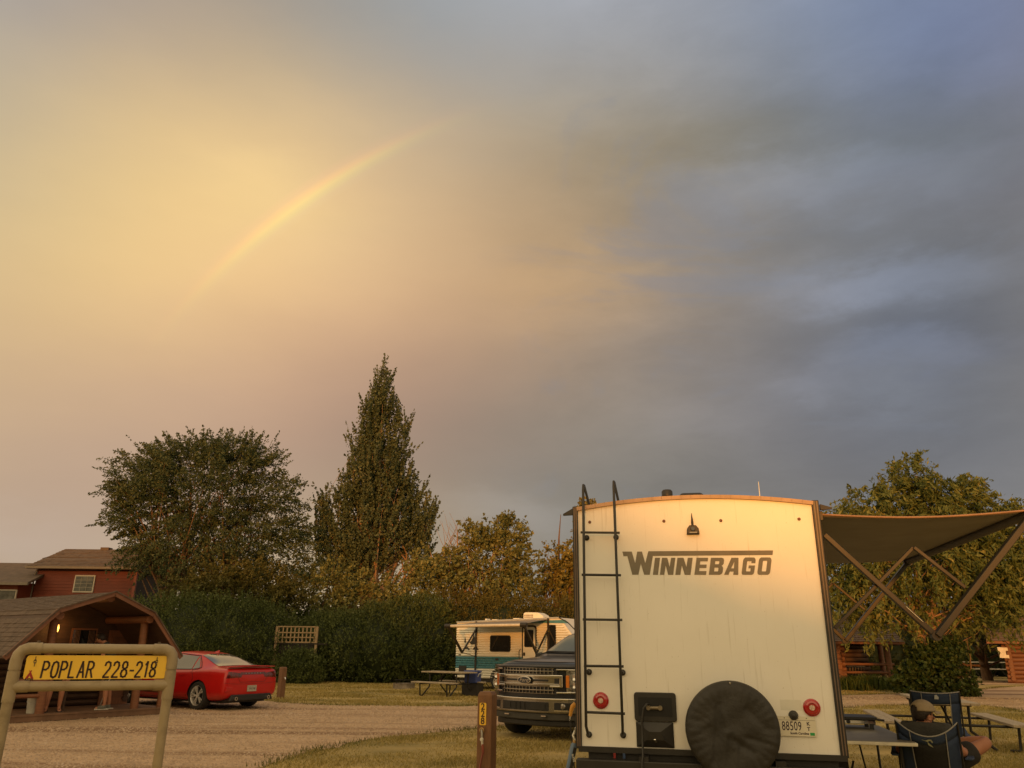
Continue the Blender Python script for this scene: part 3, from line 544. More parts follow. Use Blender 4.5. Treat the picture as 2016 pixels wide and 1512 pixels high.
# ladder
LD = empty('ladder', (0, 0, 0)); LD.parent = T; OFF = -.11
def lp(px, py, off=OFF): x_, z_ = th(px, py, off); return (x_, off, z_)
lo_, hi_ = lp(1154, 1440), lp(1148, 965); lo2, hi2 = lp(1226, 1440), lp(1208, 958)
for (bo, tp_, foot) in ((lo_, hi_, (1160, 1446)), (lo2, hi2, (1227, 1447))):
    fx, fz = th(*foot); m_ = MB()
    m_.tube([(fx, -.01, fz), (fx, -.06, fz), (bo[0], OFF, bo[2]+.04), (bo[0]*.5+tp_[0]*.5, OFF, (bo[2]+tp_[2])/2), (tp_[0], OFF, tp_[2]), (tp_[0], OFF+.03, tp_[2]+.055), (tp_[0], OFF+.09, tp_[2]+.06), (tp_[0]+.012, OFF+.33, tp_[2]-.06), (tp_[0]+.015, OFF+.38, arch(tp_[0])-.01)], .0125, 10)
    m_.build('rail', M_black, LD, smooth=True)
for y_ in (1048, 1131.5, 1219.5, 1311, 1402):
    a, b_ = lp(1147 + (y_-1048)/40, y_), lp(1218+(y_-1048)/35, y_+ (3 if y_ > 1350 else 1)); MB().tube([(a[0]-.018, OFF, a[2]), (b_[0]+.01, OFF, b_[2])], .011, 8).build('rung', M_black, LD, smooth=True)
for q_ in ((1155, 1059), (1213, 1058), (1160, 1323), (1226, 1324), (1160, 1446), (1227, 1447)):
    x_, z_ = th(*q_); MB().lathe([(0, 0), (.026, 0), (.026, -.012), (.012, -.02), (.012, -.085), (0, -.085)], (x_, 0, z_), 'y', 18, False).build('mount', M_black, LD, smooth=True)
# lights
M_red = mat('red_lens', (.40, .010, .012), .12, var=.15, vs=60, spec=.8, coat=.5); M_amberdark = mat('amber_dark', (.22, .05, .02), .25, coat=.4)
for q_ in ((1183, 1379), (1598, 1393)):
    x_, z_ = th(*q_)
    tl = MB().lathe([(0, -.028), (.024, -.028), (.026, -.022), (.036, -.022), (.038, -.03), (.052, -.026), (.054, -.02), (.068, -.012), (.070, .001), (0, .001)], (x_, 0, z_), 'y', 36, False).build('tail_light', M_red, T, smooth=True)
    MB().lathe([(0, -.031), (.022, -.030), (.023, -.024)], (x_, 0, z_), 'y', 20, False).build('reverse_lens', mat('clear_lens', (.75, .62, .5), .15, c2=(.35, .2, .15), vs=90), tl)
    for a in (30, 150, 270): MB().lathe([(0, -.016), (.004, -.016), (.004, -.01)], (x_+.061*math.cos(R(a)), 0, z_+.061*math.sin(R(a))), 'y', 8, False).build('screw', M_dark, tl)
for q_ in ((1161, 1028), (1307, 1026), (1419, 1025), (1573, 1022)):
    x_, z_ = th(*q_); o = MB().lathe([(0, -.013), (.007, -.012), (.010, -.007), (.010, 0)], (x_, 0, z_), 'y', 14, False).build('marker_light', M_amberdark, T, smooth=True)
    MB().lathe([(0, -.004), (.0145, -.004), (.0145, 0), (0, 0)], (x_, 0, z_), 'y', 14, False).build('bezel', M_black, o)
# camera housing with its aerial
x_, z_ = th(1364, 1043)
cm = MB().prism([(x_-.058, z_-.045), (x_+.058, z_-.045), (x_+.052, z_+.005), (x_+.03, z_+.036), (x_-.03, z_+.036), (x_-.052, z_+.005)], -.05, 0).build('rear_camera', M_black, T, bevel=.006)
MB().lathe([(0, -.066), (.018, -.066), (.022, -.05), (.022, -.045)], (x_, 0, z_+.002), 'y', 16, False).build('lens', M_glass, cm, smooth=True)
MB().box(x_-.032, -.052, z_-.034, x_+.035, -.0502, z_-.026).build('label', mat('grey_print', (.5, .48, .42), .5), cm)
MB().tube([(x_, -.02, z_+.03), (x_-.001, -.02, z_+.065), (x_-.003, -.02, z_+.15)], [.009, .011, .0025], 8).build('aerial', M_black, cm, smooth=True)
# logo, cut vinyl letters
M_vinyl = mat('taupe_vinyl', (.155, .135, .10), .5, c2=(.21, .18, .13), vs=5, stretch=(1, 1, .4))
def plate(polys, m, name, parent, pxf, y=-.002, holes=()):
    """flat vinyl from outlines given in photo coordinates of the wall; holes are cut through"""
    cu = bpy.data.curves.new('c', 'CURVE'); cu.dimensions = '2D'; cu.fill_mode = 'BOTH'; cu.extrude = .0008
    for pl in list(polys)+list(holes):
        s_ = cu.splines.new('POLY'); s_.points.add(len(pl)-1); s_.use_cyclic_u = True
        for i, q in enumerate(pl): a_, c_ = pxf(*q); s_.points[i].co = (a_, c_, 0, 1)
    o = bpy.data.objects.new('c', cu); col.objects.link(o); dg = bpy.context.evaluated_depsgraph_get(); me = bpy.data.meshes.new_from_object(o.evaluated_get(dg)); bpy.data.objects.remove(o)
    me.materials.clear(); me.materials.append(m); o = link(name, me, parent); o.rotation_euler = (R(90), 0, 0); o.location = (0, y, 0); return o
c4 = lambda x_, y_: th(1080+x_/4.2, 920+y_/4.2)
c3 = lambda x_, y_: th(1200+x_/4.8, 920+y_/4.8)
barR = [((1545)/4.8+1200, 785/4.8+920), (1540/4.8+1200, 829/4.8+920)]
c4i = lambda q: ((q[0]-1080)*4.2, (q[1]-920)*4.2)
plate([[(610, 697), (688, 697), (716, 792), (733, 697), (772, 697), (800, 792), (825, 694), c4i(barR[0]), c4i(barR[1]), (862, 733), (837, 888), (790, 888), (763, 795), (743, 888), (692, 888), (652, 735), (620, 735)]], M_vinyl, 'lettering', T, c4)
def L3(x0, x1, sh=20): # maps unit letter (0..1, 0 bottom ..1 top) to crop coordinates, slanted
    return lambda u, v: c3(x0+(x1-x0)*u+sh*v, 1016-161*v)
letters = {
 'I': ([(0, 0), (1, 0), (1, 1), (0, 1)], []),
 'N': ([(0, 0), (.33, 0), (.35, .55), (.62, 0), (1, 0), (1, 1), (.68, 1), (.66, .46), (.40, 1), (0, 1)], []),
 'E': ([(0, 0), (1, 0), (1, .22), (.36, .22), (.36, .40), (.95, .40), (.95, .60), (.36, .60), (.36, .79), (1, .79), (1, 1), (0, 1)], []),
 'B': ([(0, 0), (.8, 0), (.95, .06), (1, .16), (1, .40), (.94, .48), (.86, .53), (.94, .58), (1, .66), (1, .86), (.93, .96), (.8, 1), (0, 1)], [[(.36, .2), (.64, .2), (.66, .24), (.66, .38), (.62, .42), (.36, .42)], [(.36, .62), (.62, .62), (.66, .66), (.66, .76), (.64, .8), (.36, .8)]]),
 'A': ([(-.08, 0), (.26, 0), (.33, .19), (.62, .19), (.62, 0), (1, 0), (.86, 1), (.32, 1)], [[(.40, .38), (.61, .38), (.58, .76)]]),
 'G': ([(.1, 0), (.85, 0), (.95, .05), (1, .14), (1, .55), (.5, .55), (.5, .38), (.68, .38), (.68, .2), (.36, .2), (.33, .24), (.33, .76), (.36, .8), (.66, .8), (.68, .76), (.68, .68), (1, .68), (1, .86), (.93, .97), (.84, 1.02), (.16, 1.02), (.05, .96), (0, .86), (0, .14), (.03, .04)], []),
 'O': ([(.15, 0), (.85, 0), (.96, .06), (1, .16), (1, .86), (.94, .97), (.84, 1.02), (.16, 1.02), (.05, .96), (0, .86), (0, .16), (.04, .05)], [[(.36, .2), (.64, .2), (.67, .25), (.67, .77), (.64, .82), (.36, .82), (.33, .77), (.33, .25)]])}
for ch, x0, x1 in (('I', 410, 458), ('N', 476, 602), ('N', 622, 766), ('E', 802, 912), ('B', 938, 1066), ('A', 1092, 1216), ('G', 1246, 1364), ('O', 1394, 1514)):
    pl, hl = letters[ch]; plate([pl], M_vinyl, 'lettering', T, L3(x0, x1), holes=hl)
# power inlet hatch, flap hanging open
x0, z0 = th(1250, 1419); x1, z1 = th(1330, 1364)
hf = MB(); hf.prism(rrect(x0, z0, x1, z1, .025), -.02, 0); hf_ = hf.build('power_hatch', M_black, T, bevel=.005)
MB().prism(rrect(x0+.035, z0+.04, x1-.035, z1-.04, .01), -.0225, -.0205).build('recess', mat('pit_black', (.006, .006, .006), .7), hf_)
a, c_ = th(1277, 1393); m_ = MB(); m_.tube([(a, -.034, c_), (a+.10, -.034, c_)], .014, 10); m_.lathe([(0, -.052), (.018, -.052), (.022, -.03), (.022, -.024)], (a, 0, c_), 'y', 16, False); m_.lathe([(0, -.052), (.018, -.052), (.022, -.03), (.022, -.024)], (a+.10, 0, c_), 'y', 16, False); m_.build('socket', mat('dull_brass', (.22, .18, .12), .4, metal=.4), hf_, smooth=True)
x2, z2 = th(1254, 1470); x3, _ = th(1328, 1470)
fl = MB(); xa, xb, za, zb = x2, x3, z2, z0-.004; xm, zm = (xa+xb)/2, (za+zb)/2
fl.add([(xa, -.012, za), (xb, -.012, za), (xb, -.012, zb), (xa, -.012, zb), (xa+.09, -.045, za+.06), (xb-.08, -.045, za+.06), (xb-.11, -.05, zb-.075), (xa+.11, -.05, zb-.075), (xa, 0, za), (xb, 0, za), (xb, 0, zb), (xa, 0, zb)],
       [(4, 5, 6, 7), (0, 1, 5, 4), (1, 2, 6, 5), (2, 3, 7, 6), (3, 0, 4, 7), (0, 8, 9, 1), (1, 9, 10, 2), (2, 10, 11, 3), (3, 11, 8, 0), (8, 11, 10, 9)])
flp = fl.build('hatch_flap', M_black, T, bevel=.004)
lx, lz = th(1291, 1455); MB().tube([(lx-.012, -.052, lz), (lx+.004, -.056, lz)], .006, 8).build('latch', M_chrome, flp); MB().box(lx-.008, -.053, lz-.022, lx+.014, -.047, lz-.008).build('latch_hole', M_glass, flp)
# licence plate
x1, z1 = th(1604, 1411); zp0 = z1-.152; xp0 = x1-.305
lpn = MB().prism(rrect(xp0, zp0, x1, z1, .012), -.016, -.014).build('licence_plate', mat('plate_white', (.66, .62, .50), .45, var=.04), T)
M_ink = mat('plate_ink', (.03, .012, .03), .5)
text('number', '88509', .098, M_ink, lpn, (x1-.158-.034, -.0165, z1-.078), xs=.62, ext=.0006, bold=.0006, spacing=1.05)
text('suffix', 'K\nT', .040, M_ink, lpn, (x1-.060, -.0165, z1-.076), ext=.0006, bold=.001, lines=1.0)
text('state_name', 'South Carolina', .024, M_ink, lpn, (x1-.135, -.0165, zp0+.022), ext=.0006, bold=.0008)
text('plate_class', 'Camper', .016, M_ink, lpn, (x1-.155, -.0165, z1-.016), ext=.0006)
MB().box(xp0+.004, -.0164, z1-.031, x1-.004, -.0161, z1-.029).build('ruled_line', M_ink, lpn)
MB().box(x1-.052, -.0166, zp0+.008, x1-.016, -.0161, zp0+.030).build('sticker', mat('green_sticker', (.02, .30, .08), .5), lpn)
for dx in (.07, .245): MB().lathe([(0, -.0185), (.004, -.0185), (.004, -.016)], (x1-dx, 0, z1-.014), 'y', 8, False).build('bolt', M_dark, lpn)
lx, lz = th(1562, 1408); MB().lathe([(0, -.05), (.022, -.046), (.036, -.02), (.04, 0)], (lx, 0, lz-.002), 'y', 18, False).build('plate_lamp', M_black, T, smooth=True)
a, c_ = th(1537, 1398); b_, d_ = th(1577, 1378); MB().box(a, -.0012, c_, b_, 0, d_).build('clear_decal', mat('faint_film', (.70, .69, .62), .3, var=.05), T)
# spare wheel under a black fabric cover
sx, sz = th(1440, 1432); RR = .375
bm = bmesh.new(); rngs = [(0, 0)]+[(.02*i, 0) for i in range(1, 15)]+[(.295, .0), (.33, .006), (.355, .02), (RR, .05), (RR+.004, .10), (RR-.004, .20), (RR-.03, .235)]; NS = 96; rows = []
for r_, d_ in rngs:
    row = []
    for j in range(NS):
        t_ = 2*math.pi*j/NS; sag = 1+.012*math.sin(t_*1-1.5); px_, pz_ = r_*math.cos(t_)*sag, r_*math.sin(t_)
        wr = 0
        if r_ < .34:   # drooping folds: big diagonal sag lines plus radial gathers near the hem
            wr = .012*abs(math.sin((px_*1.0-pz_*.30)*8+.8*math.sin(pz_*5)))*max(0, 1-r_/.36)**.4+.004*math.sin(px_*23+pz_*9+2*math.sin(pz_*11))*(r_/.35)+.003*math.sin(pz_*30-px_*17)
        for (ax, az, bx2, bz2, am, wd_) in ((-.10, .20, -.17, -.30, .020, .022), (-.10, .20, -.02, -.05, -.012, .030), (-.02, -.06, .14, -.16, .018, .028), (.12, .16, .26, .02, .012, .022), (-.06, -.02, -.10, -.34, -.016, .03), (.05, -.12, .02, -.34, .014, .02), (-.30, -.05, -.18, .02, .008, .015), (-.31, .05, -.2, .09, .008, .014), (.10, -.05, .30, -.10, .010, .02)):
            L2 = (bx2-ax)**2+(bz2-az)**2; tt = max(0, min(1, ((px_-ax)*(bx2-ax)+(pz_-az)*(bz2-az))/L2)); dd2 = (px_-ax-tt*(bx2-ax))**2+(pz_-az-tt*(bz2-az))**2; wr += am*math.exp(-dd2/wd_**2)*(1-tt*.3)*(1 if r_ < .3 else 0)
        g_ = .005*math.sin(t_*33)*(max(0, r_-.2)/.17)
        row.append(bm.verts.new((px_+0, -.30+d_+wr+g_, pz_)))
    rows.append(row)
for i in range(len(rows)-1):
    for j in range(NS): 
        if i == 0: continue
        bm.faces.new((rows[i][j], rows[i][(j+1) % NS], rows[i+1][(j+1) % NS], rows[i+1][j]))
bm.faces.new(rows[1]); bmesh.ops.delete(bm, geom=rows[0], context='VERTS'); bmesh.ops.recalc_face_normals(bm, faces=bm.faces)
me = bpy.data.meshes.new('cover'); bm.to_mesh(me); bm.free(); me.materials.append(mat('black_vinyl_cloth', (.022, .021, .019), .62, var=.2, bump=.25, bs=30)); sp_ = link('spare_wheel_cover', me, T, True); sp_.location = (sx, 0, sz)
ss = sp_.modifiers.new('s', 'SUBSURF'); ss.levels = ss.render_levels = 1
MB().lathe([(.0, 0), (.3, 0), (.34, -.05), (.34, -.2), (.25, -.24), (0, -.24)], (0, -.02, 0), 'y', 24, False).build('tyre', M_rubber, sp_, smooth=True)
MB().tube([(.0, -.27, RR-.012), (.004, -.285, RR-.02)], .006, 6).build('eyelet', M_alu, sp_)
# roof fittings
def arc(x_): return arch(x_)
x_, _ = th(1309, 978); MB().lathe([(.045, 0), (.045, .05), (.052, .055), (.052, .10), (.04, .115), (0, .115)], (x_+.02, .16, arch(x_)+.0), 'z', 16, False).build('plumbing_vent', M_black, T, smooth=True)
x_, _ = th(1357, 978); MB().add([(x_-.15, .2, arch(x_)), (x_+.20, .2, arch(x_)), (x_+.20, .7, arch(x_)), (x_-.15, .7, arch(x_)), (x_-.07, .26, arch(x_)+.10), (x_+.12, .26, arch(x_)+.10), (x_+.12, .6, arch(x_)+.10), (x_-.07, .6, arch(x_)+.10)], [(4, 5, 6, 7), (0, 1, 5, 4), (1, 2, 6, 5), (2, 3, 7, 6), (3, 0, 4, 7), (3, 2, 1, 0)]).build('roof_vent', M_black, T, bevel=.02)
x_, _ = th(1494, 978); MB().tube([(x_+.06, .5, arch(x_)-.02), (x_+.06, .5, arch(x_)+.26)], [.006, .003], 6).build('antenna', mat('white_rod', (.7, .68, .6), .4), T)
MB().add([(x_-.2, 1.3, arch(x_)-.02), (x_+.45, 1.3, arch(x_)-.03), (x_+.45, 1.8, arch(x_)-.03), (x_-.2, 1.8, arch(x_)-.02), (x_+.05, 1.4, arch(x_)+.28), (x_+.2, 1.4, arch(x_)+.27), (x_+.2, 1.7, arch(x_)+.27), (x_+.05, 1.7, arch(x_)+.28)], [(4, 5, 6, 7), (0, 1, 5, 4), (1, 2, 6, 5), (2, 3, 7, 6), (3, 0, 4, 7), (3, 2, 1, 0)]).build('roof_hatch', mat('grey_vent', (.15, .14, .13), .6), T)
MB().add([(-.045, .02, ZT+.02), (-.045, .02, ZT-.04), (-.14, .03, ZT-.045), (-.14, .03, ZT-.03), (-.045, .07, ZT+.02), (-.045, .07, ZT-.04), (-.14, .06, ZT-.045), (-.14, .06, ZT-.03)], [(0, 1, 2, 3), (7, 6, 5, 4), (0, 4, 5, 1), (1, 5, 6, 2), (2, 6, 7, 3), (3, 7, 4, 0)]).build('gutter_spout', M_black, T)
MB().add([(W_+.07, .02, ZT+.0), (W_+.07, .02, ZT-.05), (W_+.17, .03, ZT-.045), (W_+.17, .03, ZT-.03), (W_+.07, .07, ZT+.0), (W_+.07, .07, ZT-.05), (W_+.17, .06, ZT-.045), (W_+.17, .06, ZT-.03)], [(0, 1, 2, 3), (7, 6, 5, 4), (0, 4, 5, 1), (1, 5, 6, 2), (2, 6, 7, 3), (3, 7, 4, 0)]).build('gutter_spout', M_black, T)
# awning on the far side
AW = empty('awning', (0, 0, 0)); AW.parent = T
M_arm = mat('awning_arm', (.034, .030, .024), .45, metal=.3, var=.15); M_cloth = mat('awning_cloth', (.27, .24, .20), .85, var=.10, vs=2)
def ah(px, py, y): return hit(px, py, TO, TA, y)
YN = .15; WX = W_+.075
def A_(px, py, y): x_, z_ = ah(px, py, y); return Vector((x_, y, z_))
p_wt, p_el, p_ro = A_(1613, 1053, YN), A_(1842, 1252, YN), A_(2030, 1011, YN)
p_wl, p_pk, p_jn = A_(1637, 1237, YN), A_(1800, 1077, YN), A_(1902, 1157, YN)
p_wt.x = p_wl.x = WX+.02
def frame(dy, nm):
    sh = Vector((0, dy, 0)); y1 = YN+dy
    MB().bar(p_wt+sh, p_el+sh, .045, .06, (0, 1, 0)).build('arm', M_arm, AW, bevel=.005)
    MB().bar(p_el+sh+Vector((0, -.03, 0)), p_ro+sh+Vector((0, -.03, 0)), .05, .10, (0, 1, 0)).build('arm', M_arm, AW, bevel=.005)
    MB().bar(p_wl+sh+Vector((0, .04, 0)), p_pk+sh+Vector((0, .04, 0)), .03, .035, (0, 1, 0)).build('arm', M_arm, AW, bevel=.004)
    MB().bar(p_pk+sh+Vector((0, .02, 0)), p_jn+sh+Vector((0, .02, 0)), .03, .035, (0, 1, 0)).build('arm', M_arm, AW, bevel=.004)
    MB().lathe([(0, -.05), (.04, -.05), (.04, .03), (0, .03)], p_el+sh, 'y', 14, False).build('elbow_joint', M_black, AW, smooth=True)
    MB().lathe([(0, -.05), (.055, -.05), (.06, .0), (.05, .05), (0, .05)], p_ro+sh, 'y', 16, False).build('roller_cap', M_black, AW, smooth=True)
frame(0, ''); frame(4.0, '')
d_ = (p_el-p_wt).normalized(); m0 = p_wt.lerp(p_el, .74); MB().bar(m0+Vector((0, -.032, .012)), m0+d_*.17+Vector((0, -.032, .012)), .003, .03, (0, 1, 0)).build('warning_label', mat('label_white', (.8, .76, .62), .5), AW)
MB().tube([(WX+.03, .3, p_wt.z-.03), (WX+.02, 4.1, p_wt.z-.03)], .01, 6).build('cable', M_black, AW)
MB().tube([p_ro+Vector((0, -.05, 0)), p_ro+Vector((0, 4.08, 0))], .04, 14).build('roller_tube', mat('roller_dark', (.10, .085, .07), .6), AW, smooth=True)
MB().box(WX-.03, .10, ZT-.13, WX+.02, 4.3, ZT-.05).build('awning_rail', M_arm, AW)
nx, ny = 24, 16; V = []; Fq = []
for j in range(ny+1):
    y_ = .12+4.06*j/ny
    for i in range(nx+1):
        u = i/nx; v = j/ny; x_ = WX+.02+(p_ro.x-WX-.02)*u; z_ = (ZT-.075)+(p_ro.z+.03-(ZT-.075))*u-.035*math.sin(math.pi*u)*(1-.35*math.sin(math.pi*v))
        V.append((x_, y_+.05*math.sin(math.pi*u)*(1 if j == 0 else 0), z_))
for j in range(ny):
    for i in range(nx): a = j*(nx+1)+i; Fq.append((a, a+1, a+nx+2, a+nx+1))
fab = npmesh('fabric', np.array(V), np.array(Fq), M_cloth, AW); fab.data.polygons.foreach_set('use_smooth', [True]*len(Fq)); sm = fab.modifiers.new('t', 'SOLIDIFY'); sm.thickness = .003
hb = MB()
hb.tube([Vector(V[i])+Vector((0, -.004, -.004)) for i in range(nx+1)], .009, 6); hb.build('hem', mat('awning_hem', (.34, .20, .12), .7), AW, smooth=True)

# power cord
pc = bpy.data.objects.new('tmp', None); a, c_ = th(1272, 1392); b_, d_ = th(1265, 1420); e_, f_ = th(1266, 1500)
def tw(x_, y_, z_): an_ = R(TA); return Vector((TO[0]+x_*math.cos(an_)-y_*math.sin(an_), TO[1]+x_*math.sin(an_)+y_*math.cos(an_), z_))
bpy.data.objects.remove(pc)
m_ = MB(); m_.tube([tw(a+.03, -.05, c_+.025), tw(a+.01, -.10, c_+.03), tw(a-.015, -.11, c_), tw(b_, -.08, d_), tw(b_+.0, -.15, d_-.25), tw(e_, -.17, f_), tw(e_+.01, -.2, .3), tw(e_-.1, -.3, .02), tw(e_-.5, -.5, .015)], .010, 8)
tag(m_.build('electric_cable', M_black, smooth=True), 'black electric cable hanging from the open hatch of the big trailer', 'cable')

# ------------------------------------------------------------------ lofted car bodies
def loft(name, st, prof, m, parent, sub=1):
    """st: stations (x along car, then shape numbers); prof(st)-> half section points (y,z) from bottom centre to top centre"""
    bm = bmesh.new(); rows = []
    for s_ in st:
        hp = prof(s_); full = hp+[(-y_, z_) for y_, z_ in reversed(hp[1:-1])]
        rows.append([bm.verts.new((y_, s_[0], z_)) for y_, z_ in full])
    n = len(rows[0])
    for a, b_ in zip(rows, rows[1:]):
        for j in range(n): bm.faces.new((a[j], a[(j+1) % n], b_[(j+1) % n], b_[j]))
    bm.faces.new(rows[0]); bm.faces.new(rows[-1]); bmesh.ops.recalc_face_normals(bm, faces=bm.faces)
    me = bpy.data.meshes.new(name); bm.to_mesh(me); bm.free(); me.materials.append(m); o = link(name, me, parent, True)
    if sub: q_ = o.modifiers.new('s', 'SUBSURF'); q_.levels = q_.render_levels = sub
    return o
def carve(o, cyls, lining):
    """cut round wheel openings"""
    for (x_, y_, z_, r_, xw) in cyls:
        me = MB().lathe([(0, -xw), (r_, -xw), (r_, xw), (0, xw)], (x_, y_, z_), 'x', 40, False).mesh(); bm = bmesh.new(); bm.from_mesh(me); bmesh.ops.remove_doubles(bm, verts=bm.verts, dist=1e-5); bmesh.ops.recalc_face_normals(bm, faces=bm.faces); bm.to_mesh(me); bm.free()
        me.materials.append(lining); c = bpy.data.objects.new('cut_tmp', me); col.objects.link(c)
        b_ = o.modifiers.new('b', 'BOOLEAN'); b_.object = c; b_.operation = 'DIFFERENCE'; b_.solver = 'EXACT'; b_.material_mode = 'TRANSFER'; c.parent = o.parent
    dg = bpy.context.evaluated_depsgraph_get(); dg.update(); me = bpy.data.meshes.new_from_object(o.evaluated_get(dg))
    for md in list(o.modifiers):
        if md.type == 'BOOLEAN': bpy.data.objects.remove(md.object)
    o.modifiers.clear(); o.data = me; me.set_sharp_from_angle(angle=R(50)); return o
def decal(o, uv, bvh, name, m, parent, axis, lift=.006):
    """patch of outline points projected on the body along an axis, lifted off by a few mm"""
    pts = []
    for p in uv:
        if axis == 'side': org, d = Vector((3*SGN, p[0], p[1])), Vector((-SGN, 0, 0))
        elif axis == 'rear': org, d = Vector((p[0], -3, p[1])), Vector((0, 1, 0))
        elif axis == 'front': org, d = Vector((p[0], 12, p[1])), Vector((0, -1, 0))
        else: org, d = Vector((p[0], p[1], 5)), Vector((0, 0, -1))
        h_, nrm, _, _ = bvh.ray_cast(org, d)
        if h_ is None: h_ = org+d*2.05; nrm = -d
        pts.append(h_+nrm*lift)
    return pts
from mathutils.bvhtree import BVHTree
SGN = 1
def patch(bvh, quad, name, m, parent, axis, nu=10, nv=6, lift=.006, rad=0):
    """grid patch inside a 4-corner outline (bl, br, tr, tl) hugging the body"""
    V = []; F_ = []
    for j in range(nv+1):
        for i in range(nu+1):
            u, v = i/nu, j/nv
            a = Vector(quad[0]).lerp(Vector(quad[1]), u); b_ = Vector(quad[3]).lerp(Vector(quad[2]), u); V.append(a.lerp(b_, v))
    P3 = decal(None, V, bvh, name, m, parent, axis, lift)
    for j in range(nv):
        for i in range(nu): a = j*(nu+1)+i; F_.append((a, a+1, a+nu+2, a+nu+1))
    me = bpy.data.meshes.new(name); me.from_pydata(P3, [], F_); me.materials.append(m); o = link(name, me, parent, True); return o
def bvh_of(o): return BVHTree.FromPolygons([v.co for v in o.data.vertices], [tuple(p.vertices) for p in o.data.polygons])
def line(bvh, pts, name, m, parent, axis, w_=.008, lift=.003):
    V = []
    for a, b_ in zip(pts, pts[1:]):
        for i in range(8): V.append(Vector(a).lerp(Vector(b_), i/8))
    V.append(Vector(pts[-1])); P3 = decal(None, V, bvh, name, m, parent, axis, lift); return MB().tube(P3, w_/2, 5).build(name, m, parent)

# ------------------------------------------------------------------ red sedan (tail towards the viewer)
M_redp = mat('red_car_paint', (.50, .010, .008), .30, var=.05, coat=.5, spec=.4)
CS = .94
car = empty('sedan', (-7.613, 20.862, 0), 0, 'red sports sedan with rear spoiler parked beside the cabin', 'car', scale=CS)
fd = Vector((-.857, .514, 0)); sd_ = Vector((.514, .857, 0))        # forward; towards its far side
car.location = Vector((-7.72, 20.80, 0))+sd_*.80*CS-fd*1.02*CS; car.rotation_euler = (0, 0, math.atan2(-fd.x, fd.y))
# local: +y forward, -x left side (towards the viewer), y=0 rear bumper, rear axle y=1.02, front axle y=4.07
def cp(s):
    _, zb, w_, zs, zbelt, wt, zt = s
    return [(0, zb), (w_*.82, zb), (w_*.97, zb+.10), (w_, (zb+zs)/2), (w_*.995, zs), (w_*.955, zbelt-.03), (w_*.90, zbelt), (wt, zt-.07 if zt > zbelt+.12 else zt-.01), (wt*.72, zt-.015), (0, zt)]
stn = [(0.0, .40, .80, .66, .93, .60, .96), (.05, .30, .90, .68, .98, .70, 1.03), (.12, .26, .93, .70, 1.0, .72, 1.055), (.4, .22, .95, .72, 1.02, .72, 1.075), (.62, .20, .96, .74, 1.025, .70, 1.10), (.95, .20, .96, .76, 1.02, .66, 1.24), (1.35, .20, .955, .76, 1.0, .63, 1.385), (1.8, .20, .95, .76, .98, .62, 1.455), (2.4, .20, .95, .75, .965, .63, 1.475), (2.9, .20, .95, .74, .95, .62, 1.44), (3.3, .20, .95, .73, .94, .62, 1.27), (3.65, .20, .95, .72, .93, .66, 1.06), (4.1, .21, .95, .70, .88, .68, .97), (4.7, .24, .90, .62, .76, .66, .84), (5.0, .30, .78, .55, .64, .5, .68)]
bd = loft('body', stn, cp, M_redp, car, 2); carve(bd, [(sx_*.86, y_, .35, .40, .22) for sx_ in (-1, 1) for y_ in (1.02, 4.07)], M_black); bv = bvh_of(bd)
SGN = -1
M_carglass = mat('car_glass', (.03, .033, .03), .04, var=.1, spec=1.0, coat=1)
for nm, q in (('side_window', [(3.30, .985), (2.42, .985), (2.40, 1.36), (3.0, 1.29)]), ('side_window', [(2.36, .985), (1.45, 1.0), (1.52, 1.325), (2.34, 1.37)])):
    patch(bv, q, nm, M_carglass, car, 'side', lift=.008)
patch(bv, [(1.41, 1.005), (1.16, 1.04), (1.30, 1.17), (1.47, 1.30)], 'quarter_window', M_carglass, car, 'side', lift=.008)
line(bv, [(3.36, .97), (1.2, 1.005), (1.10, 1.05), (1.27, 1.19), (1.50, 1.34), (2.3, 1.395), (3.0, 1.32)], 'window_frame', M_black, car, 'side', .022)
line(bv, [(1.40, 1.0), (1.26, .80), (1.33, .55), (1.5, .30)], 'door_seam', M_black, car, 'side', .007); line(bv, [(2.38, 1.0), (2.42, .30)], 'door_seam', M_black, car, 'side', .007); line(bv, [(1.5, .29), (3.5, .29)], 'sill_seam', M_black, car, 'side', .006)
for y_ in (1.75, 2.85): o = patch(bv, [(y_+.12, .845), (y_-.12, .85), (y_-.12, .885), (y_+.12, .88)], 'door_handle', M_redp, car, 'side', 6, 3, .022)
# rear screen hugging the body from above
V = []
for j in range(9):
    for i in range(13):
        u, v = i/12, j/8; y_ = .60+(1.46-.60)*v; w_ = .67-.13*v; V.append((w_*(2*u-1), y_-.0*abs(2*u-1)))
P3 = decal(None, [Vector(a) for a in V], bv, '', None, None, 'top', .008); F_ = [(j*13+i, j*13+i+1, (j+1)*13+i+1, (j+1)*13+i) for j in range(8) for i in range(12)]
me = bpy.data.meshes.new('rear_screen'); me.from_pydata(P3, [], F_); me.materials.append(M_carglass); link('rear_screen', me, car, True)
sp_ = MB(); sp_.add([(x_, y_, z_) for x_, y_, z_ in [(-.76, .16, 1.055), (-.77, .02, 1.075), (-.77, .02, 1.095), (-.74, .22, 1.075), (0, .20, 1.07), (0, -.03, 1.095), (0, -.03, 1.12), (0, .28, 1.10), (.76, .16, 1.055), (.77, .02, 1.075), (.77, .02, 1.095), (.74, .22, 1.075)]], [(0, 1, 5, 4), (1, 2, 6, 5), (2, 3, 7, 6), (3, 0, 4, 7), (4, 5, 9, 8), (5, 6, 10, 9), (6, 7, 11, 10), (7, 4, 8, 11), (0, 3, 2, 1), (8, 9, 10, 11)]); sp_.build('spoiler', M_redp, car, bevel=.008)
